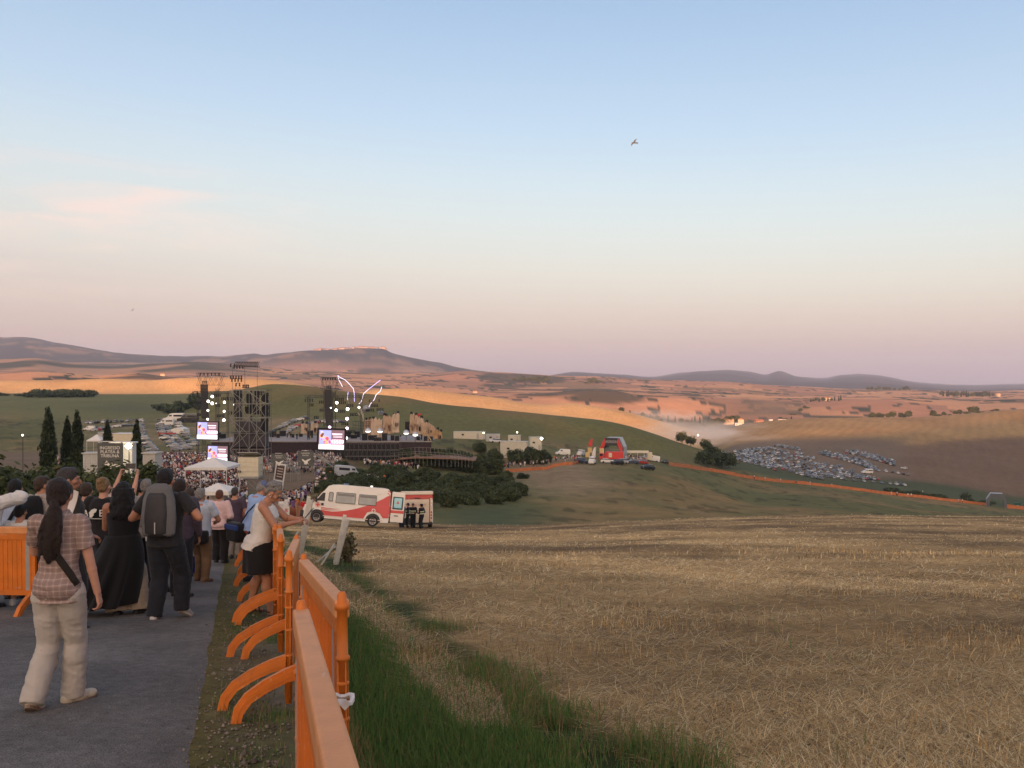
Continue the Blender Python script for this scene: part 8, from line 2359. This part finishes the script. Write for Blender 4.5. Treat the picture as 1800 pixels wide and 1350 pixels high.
# 11 -- grey haired man in light blue
p = Person('grey haired man in a pale blue short sleeved shirt with a black waist bag', 352, 14.6, 1.60, -8, 'm', feet=((-.09, .08, 0), (.11, -.06, 0)), hands=((-.14, .24, .98), (.16, .26, 1.0)), poles=((-1, -.8, -.3), (1, -.8, -.3)), skinm=SKIN_T, bulk=1.1, voxel=.0085)
p.shirt(fabric('pale_blue', (.40, .45, .53)), 'short', .50, .018, .012, seed=31, collar=True); p.trousers(KHAKI, .012, .004, 1.0, seed=32); p.shoes(mat('tan_shoe', (.16, .09, .05), .7), LSOLE); p.hair(H_GR, 'short', 31)
def bag(p, label, m, c, s, pts=None, trim=None, name='shoulder_bag', cat='bag'):
 M = p.to_world(); t = thing(name, label, cat, p.P, p.rz)
 b = MB(); b.bbox(c, s, min(s)*.3); remesh(b, 'bag_body', m, .012, 3, .006, parent=t)
 if trim: b = MB(); b.bbox((c[0], c[1]-s[1]*.45, c[2]+s[2]*.28), (s[0]*.96, s[1]*.25, s[2]*.26), .015); b.build('flap', trim, t)
 if pts:
  b = MB(); b.path(pts, .013, 6); b.build('strap', m, t, True)
 return t
bag(p, 'black waist bag on the grey haired man in pale blue', BLK, (.03, -.13, .80), (.36, .14, .22))
bag(p, 'dark blue patterned bag hanging beside the grey haired man', fabric('royal_blue', (.012, .02, .11), var=.5, scale=30), (-.07, -.22, .34), (.16, .10, .30), [(-.07, -.20, .47), (-.10, -.14, .62), (-.13, -.05, .75)])
# 12, 13
p = Person('woman with short auburn hair in a pale pink top and black trousers', 386, 19.0, 1.62, 3, 'f', feet=((-.09, .04, 0), (.10, -.02, 0)), hands=((-.15, .22, 1.0), (.2, .12, .9)), skinm=SKIN, bulk=1.12, voxel=.009)
p.shirt(PINK, 'rolled', .47, .022, .012, seed=33); p.trousers(BLK, .014, .02, seed=34); p.shoes(mat('black_shoe', (.02, .02, .022), .6)); p.hair(H_RD, 'short', 33)
bag(p, 'black shoulder bag hanging right of the woman in pink', BLK, (.24, -.02, .86), (.12, .26, .26), [(.20, -.02, .98), (.17, -.07, 1.2), (.13, -.02, 1.35)])
p = Person('man in a plum shirt and grey trousers beside the woman in pink', 413, 20.4, 1.70, -3, 'm', hands=((-.2, .1, .9), (.2, .16, 1.0)), skinm=SKIN_T, voxel=.009)
p.shirt(VIOL, 'short', .48, .016, .012, seed=35); p.trousers(fabric('grey_cotton', (.19, .175, .16)), seed=36); p.shoes(mat('black_shoe', (.02, .02, .022), .6)); p.hair(hair_mat('iron_grey', (.045, .04, .04)), 'crop', 35)
# 14 -- man in cap
p = Person('man in a blue cap, light blue shirt and coral shorts bending forward', 442, 14.7, 1.74, -42, 'm', feet=((-.12, .0, 0), (.12, .02, 0)), hands=((-.10, .36, 1.02), (.12, .36, 1.02)), lean=16, nod=10, skinm=SKIN_T, bulk=1.08, voxel=.0085, bare=True)
p.shirt(fabric('sky_blue', (.26, .38, .62)), 'short', .49, .018, .012, seed=37, collar=True); p.trousers(CORAL, .018, 0, .46, .585, .014, seed=38, name='shorts'); p.shoes(mat('black_shoe', (.02, .02, .022), .6)); p.hair(H_GR, 'crop', 37); p.cap(fabric('cap_blue', (.10, .13, .24)))
bag(p, 'black and blue shoulder bag on the back of the man in the cap', BLK, (-.16, -.20, .86), (.40, .20, .33), [(-.05, -.17, 1.02), (.06, -.10, 1.22), (.14, .06, 1.40), (.12, .20, 1.36)], fabric('bag_blue', (.02, .05, .20)))
# 15 -- white blouse woman in profile
p = Person('woman with cropped grey hair and white sleeveless blouse leaning over the barrier', 456, 10.55, 1.66, -88, 'f', feet=((-.10, -.15, 0), (.12, .16, 0)), hands=((-.02, .50, 1.16), (.08, .44, 1.14)), poles=((-.9, -.6, -.8), (.9, -.6, -.8)), lean=10, nod=34, turn=0, skinm=SKIN_T, bulk=1.10, voxel=.0065, grip=.75, bare=True)
p.shirt(WHT, 'none', .49, .020, .013, 1.15, neck=.815, name='blouse', seed=41, bottom_flare=.012); p.skirt(BLK, .58, .33, .045, .0, name='shorts', nf=5, amp=.012, seed=2, back=.035); p.shoes(mat('sandal_brown', (.035, .02, .02), .6), mat('sandal_sole', (.06, .035, .03), .8), True); p.eyes()
hr = p.hair(H_GR, 'wavy', 41)
p.back_strap((.12, 1.02), (-.11, .865), .016, BLK, 9, .032, -1, 'belt_bag_strap');
b = MB(); b.path([p.HM @ (Vector((.050+.002*math.cos(a), -.002+.009*math.sin(a), .040-.011*math.cos(a)))*p.H) for a in np.linspace(.4, 5.2, 12)], .0035, 6); b.build('earring', mat('pearl', (.75, .72, .66), .25, spec=.7), p.o, True)
phone(p.to_world(), (.02, .61, 1.245), .075, .16, 'dark phone held in both hands by the woman in the white blouse', (R(-40), R(0), R(-88)))
# ------------------------------------------------------------------ people at mid distance
def mid_person(label, px, Y, H, rz, sx, top, bottom, hairm, st='short', sl='short', hands=None, feet=None, vox=.016, cap=None, z=None, group=None, end=1.0, skinm=SKIN_T):
 P = gp(px, Y)
 p = Person(label, px, Y, H, rz, sx, voxel=vox, hands=hands, feet=feet, fingers=True, skinm=skinm, group=group)
 p.shirt(top, sl, .48, .02, .01, seed=int(px)); p.trousers(bottom, .02, .01, end, seed=int(px)+1); p.hair(hairm, st, int(px))
 if cap: p.cap(cap)
 return p
FFD = fabric('fire_jacket', (.012, .014, .02)); HIVIS = mat('hi_vis_band', (.55, .58, .40), .5)
def fireman(px, Y, rz, label, hands):
 p = mid_person(label, px, Y, 1.76, rz, 'm', FFD, FFD, H_BK, 'short', 'long', hands, cap=FFD)
 for z in (.62, .70):
  b = MB(); eloft(b, [(z*p.H-.03, .132*p.H, .098*p.H, 0), (z*p.H+.03, .132*p.H, .098*p.H, 0)]); b.build('reflective_band', HIVIS, p.o)
 for i in (0, 1):
  c = p.knee[i].lerp(p.ank[i], .72); b = MB(); b.bar(c-Vector((0, 0, .05)), c+Vector((0, 0, .05)), .082, 10); b.build('reflective_band', HIVIS, p.o)
  w_ = p.elb[i].lerp(p.wri[i], .5); d = (p.wri[i]-p.elb[i]).normalized(); b = MB(); b.bar(w_-d*.04, w_+d*.04, .055, 8); b.build('reflective_band', HIVIS, p.o)
 b = MB()
fireman(717, 59.6, 95, 'leftmost firefighter in dark gear with folded arms by the fire truck', ((-.10, .2, 1.15), (.10, .22, 1.12)))
fireman(726, 60.0, 175, 'middle firefighter facing us, tallest of the three by the fire truck', ((-.15, .2, 1.1), (.12, .22, 1.15)))
fireman(741, 59.6, 60, 'rightmost firefighter standing sideways apart by the fire truck', ((-.12, .25, 1.1), (.18, .15, 1.05)))
mid_person('rescuer in a violet grey shirt beside the open ambulance door', 706.5, 59.2, 1.74, 30, 'm', fabric('violet_grey', (.10, .09, .15)), NAVY, H_BK, hands=((-.2, .1, .9), (.12, .2, 1.05)))
mid_person('person all in red by the ambulance bonnet', 534, 70.5, 1.76, 20, 'm', fabric('rescue_red', (.45, .02, .03)), fabric('rescue_red', (.45, .02, .03)), H_BR, 'short', 'long')
p = mid_person('person in a white coat holding a white placard by the orange net', 495, 63.5, 1.74, 160, 'm', WHT, fabric('pale_jeans', (.3, .34, .4)), H_BK, 'short', 'long', ((-.22, .1, .9), (.14, .24, 1.0)))
b = MB(); b.bbox((.0, 0, 0), (.5, .03, .72), .01); t_ = tag(b.build('placard', mat('placard_white', (.6, .58, .56), .6), loc=gp(503, 63.2, .78)), 'white placard with a pink patch held by the person in white', 'placard')
b = MB(); b.box((.02, -.02, .04), (.22, .01, .26)); b.build('pink_patch', mat('placard_pink', (.5, .22, .26), .6), t_)
for lb, px, Y, H, rz, top, bt, hm in [('man in white walking down the lane far ahead', 300, 33, 1.72, 5, WHT, DK, H_DK), ('man in grey far ahead on the lane', 322, 29, 1.74, -4, fabric('grey_cotton', (.19, .175, .16)), NAVY, H_BR), ('woman in red far ahead on the lane', 429, 33, 1.6, 3, fabric('brick', (.25, .06, .05)), DK, H_DK),
 ('person in pale blue at the stall counter', 366, 58, 1.7, 0, LBLUE, DK, H_DK), ('person in white at the stall counter', 388, 57, 1.65, 10, WHT, DK, H_BR), ('man in black just past the stall', 408, 52, 1.75, -10, BLK, DK, H_BK), ('woman in beige on the lane near the stall', 418, 46, 1.62, 0, BEIGE, BEIGE, H_BL), ('man in a white shirt by the right side of the stall', 432, 60, 1.74, 30, WHT, DK, H_GR)]:
 mid_person(lb, px, Y, H, rz, 'm', top, bt, hm, vox=.02)
# ---- far spectators: a few forms, one mesh each, coloured per person
SK_ = mat('crowd_skin', (.36, .19, .13), .6, .1, 5)
def oi_mat(name, cols, use_color=False):
 m = bpy.data.materials.new(name); m.use_nodes = True; nt = m.node_tree; b = nt.nodes['Principled BSDF']; b.inputs['Roughness'].default_value = .85; b.inputs['Specular IOR Level'].default_value = .15
 oi = nt.nodes.new('ShaderNodeObjectInfo')
 if use_color: nt.links.new(oi.outputs['Color'], b.inputs['Base Color'])
 else:
  r = nt.nodes.new('ShaderNodeValToRGB'); r.color_ramp.interpolation = 'CONSTANT'; e = r.color_ramp.elements
  e[0].position = 0; e[0].color = (*cols[0], 1); e[1].position = 1/len(cols); e[1].color = (*cols[1], 1)
  for i, c in enumerate(cols[2:], 2): q = e.new(i/len(cols)); q.color = (*c, 1)
  nt.links.new(oi.outputs['Random'], r.inputs[0]); nt.links.new(r.outputs[0], b.inputs['Base Color'])
 return m
TOPM = oi_mat('crowd_top', None, True); BOTM = oi_mat('crowd_bottom', [(.02, .022, .03), (.05, .06, .09), (.3, .26, .2), (.015, .015, .015), (.16, .15, .14), (.45, .44, .42)]); HAIRM = oi_mat('crowd_hair', [(.012, .010, .009), (.04, .025, .018), (.02, .015, .012), (.2, .13, .07), (.22, .21, .2)])
def crowd_form(sx, hands, feet, skirt=False, sleeve='short', end=1.0):
 p = Person('spectator', 0, 60, 1.7, 0, sx, hands=hands, feet=feet, voxel=.034, fingers=False, P=Vector((0, 0, 0)))
 a = p.shirt(TOPM, sleeve, .47, .024, .0, vox=.034)
 c = p.trousers(BOTM, .018, .012, end, .585, 0, vox=.034)
 h = p.hair(HAIRM, 'bob' if sx == 'f' else 'short', 3)
 vs = []; fs = []; mi = []
 for k, o in enumerate((p.o, a, c, h)):
  n = len(vs); me = o.data; vs += [tuple(v.co) for v in me.vertices]; fs += [[n+i for i in q.vertices] for q in me.polygons]; mi += [k]*len(me.polygons)
 me = bpy.data.meshes.new('spectator'); me.from_pydata(vs, [], fs)
 for m in (SK_, TOPM, BOTM, HAIRM): me.materials.append(m)
 me.polygons.foreach_set('material_index', mi); me.polygons.foreach_set('use_smooth', [True]*len(fs)); me.update()
 for o in (a, c, h, p.o): bpy.data.objects.remove(o)
 return me
FORMS = [crowd_form('m', None, ((-.1, .08, 0), (.1, -.1, 0))), crowd_form('f', ((-.1, .2, 1.05), (.12, .2, 1.05)), None), crowd_form('m', ((-.3, .1, .9), (.12, .25, 1.1)), ((-.12, 0, 0), (.12, 0, 0)), end=.46), crowd_form('f', ((-.24, .05, .8), (.2, .22, 1.35)), ((-.08, .16, 0), (.08, -.12, 0)), end=.45), crowd_form('m', ((-.12, .2, 1.1), (.12, .2, 1.1)), None, sleeve='long')]
TOPC = [('white', (.62, .60, .58)), ('white', (.58, .56, .55)), ('pale pink', (.52, .36, .36)), ('pale blue', (.34, .42, .55)), ('black', (.015, .015, .017)), ('dark blue', (.03, .045, .10)), ('red', (.36, .04, .04)), ('grey', (.2, .19, .19)), ('beige', (.4, .33, .25)), ('black', (.02, .018, .02)), ('orange', (.45, .14, .04)), ('purple', (.13, .07, .18))]
def spectator(px, Y, rz, where, group, scale=1.0, col=None):
 c = col or rnd.choice(TOPC); P = gp(px, Y)
 o = link('spectator', rnd.choice(FORMS), None, P, R(rz)); o.color = (*c[1], 1); s = scale*rnd.uniform(.93, 1.04); o.scale = (s, s, s)
 return tag(o, 'spectator in a %s top %s' % (c[0], where), 'person', group)
GQ = 'people on the path to the gate steps'
for i in range(58):
 f = rnd.random(); px = 494+f*76+rnd.uniform(-9, 7)-12*(f < .25); Y = 98+f*52+rnd.uniform(-5, 6)
 spectator(px, Y, rnd.uniform(-60, 60) if rnd.random() < .8 else rnd.uniform(0, 360), 'crowding the path to the gate steps', GQ)
for i in range(12):
 spectator(rnd.uniform(503, 523), rnd.uniform(78, 100), rnd.uniform(-30, 30), 'walking down the lane inside the orange net', GQ)
for i in range(9): spectator(rnd.uniform(556, 582), rnd.uniform(150, 175), rnd.uniform(0, 360), 'by the steps under the large screen', 'people under the large screen')
for px, Y in [(646, 168), (650, 170), (655, 169), (659, 167), (664, 168), (676, 172)]: spectator(px, Y, rnd.uniform(0, 360), 'in the small group right of the minibus', 'group on the grass right of the minibus')
GU = 'people queueing behind the orange net'
for i in range(66):
 f = rnd.random(); px = 872+f*150; Y = 262+f*28+rnd.uniform(-2, 14)*(0.3+f)
 spectator(px, Y, rnd.uniform(0, 360), 'queueing behind the orange net on the slope', GU)
for i in range(34): spectator(rnd.uniform(1094, 1136), rnd.uniform(300, 318), rnd.uniform(0, 360), 'crowding in front of the cream marquee', 'people in front of the cream marquee')
for i in range(10): spectator(rnd.uniform(798, 868), rnd.uniform(246, 256), rnd.uniform(0, 360), 'showing over the hedge below the stage', 'people behind the hedge', col=TOPC[0])
for px, Y in [(1326, 402), (1345, 405), (1372, 412), (1400, 419), (1424, 423), (1462, 428), (1532, 434), (1567, 436), (1577, 436), (1596, 437), (1602, 437), (1685, 437), (1692, 437), (1782, 430), (1786, 433), (1620, 470), (1622, 500), (1691, 470)]:
 spectator(px, Y, rnd.uniform(0, 360), 'standing along the long orange net fence', 'people along the long net fence', 1.3, TOPC[0] if rnd.random() < .7 else None)
for i, (px, Y) in enumerate([(505, 243), (511, 244), (522, 242), (526, 246), (483, 244), (546, 244), (640, 243), (741, 239), (769, 238), (704, 240)]):
 o = spectator(px, Y, rnd.uniform(0, 360), 'standing on the stage', 'people on the stage', 1.05, ('black', (.015, .015, .017)))
 o.location.z = ZD
for i in range(30):
 spectator(rnd.uniform(262, 410), 86+rnd.random()**1.2*22, rnd.uniform(-50, 50), 'in the nearest rows of the packed audience', 'nearest rows of the audience')
for i in range(14): spectator(rnd.uniform(2, 70), rnd.uniform(118, 150), rnd.uniform(0, 360), 'in the crowd at the far left behind the bushes', 'crowd at the far left')
for i in range(14): spectator(rnd.choice([rnd.uniform(96, 112), rnd.uniform(143, 172)]), rnd.uniform(120, 160), rnd.uniform(0, 360), 'in the crowd between the cypresses', 'crowd between the cypresses')
# ---- the packed audience: far too many to count, one mass
def audience():
 rr = np.random.RandomState(21); n = 4300
 px = rr.uniform(236, 432, n); Y = 1/rr.uniform(1/290., 1/97., n)
 px2 = rr.uniform(398, 600, 900); Y2 = rr.uniform(184, 232, 900)
 px3 = rr.uniform(640, 735, 60); Y3 = rr.uniform(215, 219, 60)
 px4 = rr.uniform(95, 240, 420); Y4 = rr.uniform(165, 225, 420)
 px = np.concatenate([px, px2, px3, px4]); Y = np.concatenate([Y, Y2, Y3, Y4])
 keep = ~((px > 405) & (px < 470) & (Y > 196) & (Y < 208)) & ~((px < 420) & (Y < 190) & (px > 300) & (rr.uniform(0, 1, len(px)) < .25))
 keep &= ~((px < 262) & (Y < 120))
 px, Y = px[keep], Y[keep]; x = (px-900)/F*Y; z = fheight(x, Y)
 # little standing or seated figure: torso, head, hair, arms, legs
 q = MB()
 eloft(q, [(0, .10, .08, 0), (.75, .15, .11, 0)], None, 7); nb = len(q.v)
 eloft(q, [(.70, .17, .12, 0), (.95, .19, .13, 0), (1.30, .23, .14, 0), (1.44, .12, .09, 0)], None, 8)
 for sd in (-1, 1): q.bar((sd*.22, 0, 1.36), (sd*.27, .05, 1.05), .06, 5)
 nt = len(q.v)
 for sd in (-1, 1): q.bar((sd*.27, .05, 1.05), (sd*.16, .25, 1.0), .045, 5)
 ball(q, (0, .02, 1.57), (.085, .10, .12), 8); ns = len(q.v)
 ball(q, (0, -.02, 1.61), (.10, .11, .12), 8)
 base = np.array(q.v, float); part = np.zeros(len(base), int); part[nb:nt] = 1; part[nt:ns] = 2; part[ns:] = 3
 V = len(base); N = len(x)
 rz = rr.normal(0, .5, N)-.12; s = rr.uniform(.90, 1.06, N)
 seat = (rr.uniform(0, 1, N) < .5)*.38
 c, sn = np.cos(rz), np.sin(rz)
 X = (base[None, :, 0]*c[:, None]-base[None, :, 1]*sn[:, None])*s[:, None]+x[:, None]
 Yv = (base[None, :, 0]*sn[:, None]+base[None, :, 1]*c[:, None])*s[:, None]+Y[:, None]
 Z = base[None, :, 2]*s[:, None]+(z-seat)[:, None]
 v = np.stack([X, Yv, Z], 2)
 tc = np.array([t[1] for t in TOPC]+[(.6, .58, .55), (.64, .62, .6), (.6, .57, .53), (.55, .45, .42), (.5, .38, .36), (.22, .08, .07), (.12, .10, .11), (.10, .07, .08), (.3, .22, .2)]); bc = np.array([(.02, .022, .03), (.05, .06, .09), (.3, .26, .2), (.015, .015, .015)]); hc = np.array([(.012, .010, .009), (.03, .02, .015), (.02, .014, .012), (.13, .09, .05), (.2, .19, .18)])
 col = np.zeros((N, V, 4)); col[..., 3] = 1
 col[:, part == 0, :3] = bc[rr.randint(0, len(bc), N)][:, None]; col[:, part == 1, :3] = tc[rr.randint(0, len(tc), N)][:, None]; col[:, part == 2, :3] = (np.array([.36, .19, .13])*rr.uniform(.7, 1.15, N)[:, None])[:, None]; col[:, part == 3, :3] = hc[rr.randint(0, len(hc), N)][:, None]
 fl = [f for f in q.f]
 tot = []; ls = []; lt = []; p = 0
 F0 = np.array([i for f in fl for i in f]); LT = np.array([len(f) for f in fl])
 me = bpy.data.meshes.new('crowd'); me.vertices.add(N*V); me.vertices.foreach_set('co', v.reshape(-1).astype(np.float32))
 idx = (np.arange(N)[:, None]*V+F0[None]).ravel(); me.loops.add(len(idx)); me.loops.foreach_set('vertex_index', idx.astype(np.int32))
 lt = np.tile(LT, N); st = np.concatenate([[0], np.cumsum(lt)[:-1]])
 me.polygons.add(len(lt)); me.polygons.foreach_set('loop_start', st.astype(np.int32)); me.polygons.foreach_set('loop_total', lt.astype(np.int32)); me.update()
 at = me.color_attributes.new('tint', 'FLOAT_COLOR', 'POINT'); at.data.foreach_set('color', col.reshape(-1).astype(np.float32))
 me.polygons.foreach_set('use_smooth', np.ones(len(lt), bool)); me.materials.append(attr_mat('crowd_cloth', .85, .15))
 tag(link('crowd', me), 'packed audience filling the arena in front of the stage', 'crowd', kind='stuff')
audience()
# ---- birds
def bird(px, py, Y, span, label, rz, ry):
 P = wpt(px, py, Y); b = MB()
 ball(b, (0, 0, 0), (.05*span, .22*span, .06*span), 10); ball(b, (0, .22*span, .02*span), (.045*span, .06*span, .045*span), 8); b.path([(0, -.18*span, 0), (0, -.36*span, 0)], [.04*span, .07*span], 5)
 for sd in (-1, 1):
  b.add([(0, .10*span, .02*span), (sd*.25*span, .14*span, .09*span), (sd*.5*span, -.02*span, .04*span), (sd*.25*span, -.02*span, .07*span), (0, -.08*span, .0)]+[(0, .10*span, .0), (sd*.25*span, .14*span, .075*span), (sd*.5*span, -.02*span, .03*span), (sd*.25*span, -.02*span, .055*span), (0, -.08*span, -.02*span)], [(0, 1, 2, 3, 4), (9, 8, 7, 6, 5), (0, 5, 6, 1), (1, 6, 7, 2), (2, 7, 8, 3), (3, 8, 9, 4)])
 o = b.build('bird', mat('bird_grey', (.10, .10, .11), .8), None, True, P); o.rotation_euler = (R(20), R(ry), R(rz)); tag(o, label, 'bird')
bird(1115, 251, 60, .8, 'larger bird flying in the open sky right of centre', 30, -48)
bird(233, 545, 90, .5, 'tiny bird low in the sky at the left', 20, -40)
# ------------------------------------------------------------------ evening haze and the dust over the valley
def volume_mat(name, col, dens, noisy=False):
 m = bpy.data.materials.new(name); m.use_nodes = True
 nt = m.node_tree; nt.nodes.clear(); N, L = nt.nodes.new, nt.links.new
 out = N('ShaderNodeOutputMaterial'); v = N('ShaderNodeVolumePrincipled')
 v.inputs['Color'].default_value = (*col, 1); v.inputs['Density'].default_value = dens; v.inputs['Anisotropy'].default_value = 0.0
 if noisy:
  tc = N('ShaderNodeTexCoord'); g = N('ShaderNodeTexGradient'); g.gradient_type = 'SPHERICAL'; L(tc.outputs['Object'], g.inputs[0])
  n = N('ShaderNodeTexNoise'); n.inputs['Scale'].default_value = 3.2; n.inputs['Detail'].default_value = 4; L(tc.outputs['Object'], n.inputs[0])
  r = N('ShaderNodeMapRange'); r.inputs[1].default_value = .35; r.inputs[2].default_value = .7; L(n.outputs[0], r.inputs[0])
  a = N('ShaderNodeMath'); a.operation = 'MULTIPLY'; L(g.outputs[0], a.inputs[0]); L(r.outputs[0], a.inputs[1])
  c = N('ShaderNodeMath'); c.operation = 'MULTIPLY'; L(a.outputs[0], c.inputs[0]); c.inputs[1].default_value = dens; L(c.outputs[0], v.inputs['Density'])
  m.cycles.volume_step_rate = 1.0
 L(v.outputs[0], out.inputs['Volume']); return m
def build_haze():
 b = MB(); b.box((0, 9900, 150), (24000, 22200, 800))
 o = b.build('haze', volume_mat('haze_air', (.54, .67, .93), HAZE_DENSITY)); tag(o, 'thin evening haze over the whole valley', 'haze', kind='stuff')
HAZE_DENSITY = 0.000075
build_haze()
def build_dust():
 for px, Y, s, d, lb in ((1215, 1010, (150, 120, 17), .034, 'pale dust hanging low in the valley'), (1160, 1090, (75, 90, 12), .018, 'thin dust drifting at the foot of the sunlit slope'), (1290, 830, (60, 60, 9), .010, 'dust at the far corner of the car park')):
  b = MB(); ball(b, (0, 0, 0), (1, 1, 1), 24)
  o = b.build('dust_cloud', volume_mat('valley_dust', (.66, .74, .80), d, True)); P = gp(px, Y, s[2]*.45); o.location = P; o.scale = s
  tag(o, lb, 'dust', kind='stuff')
build_dust()
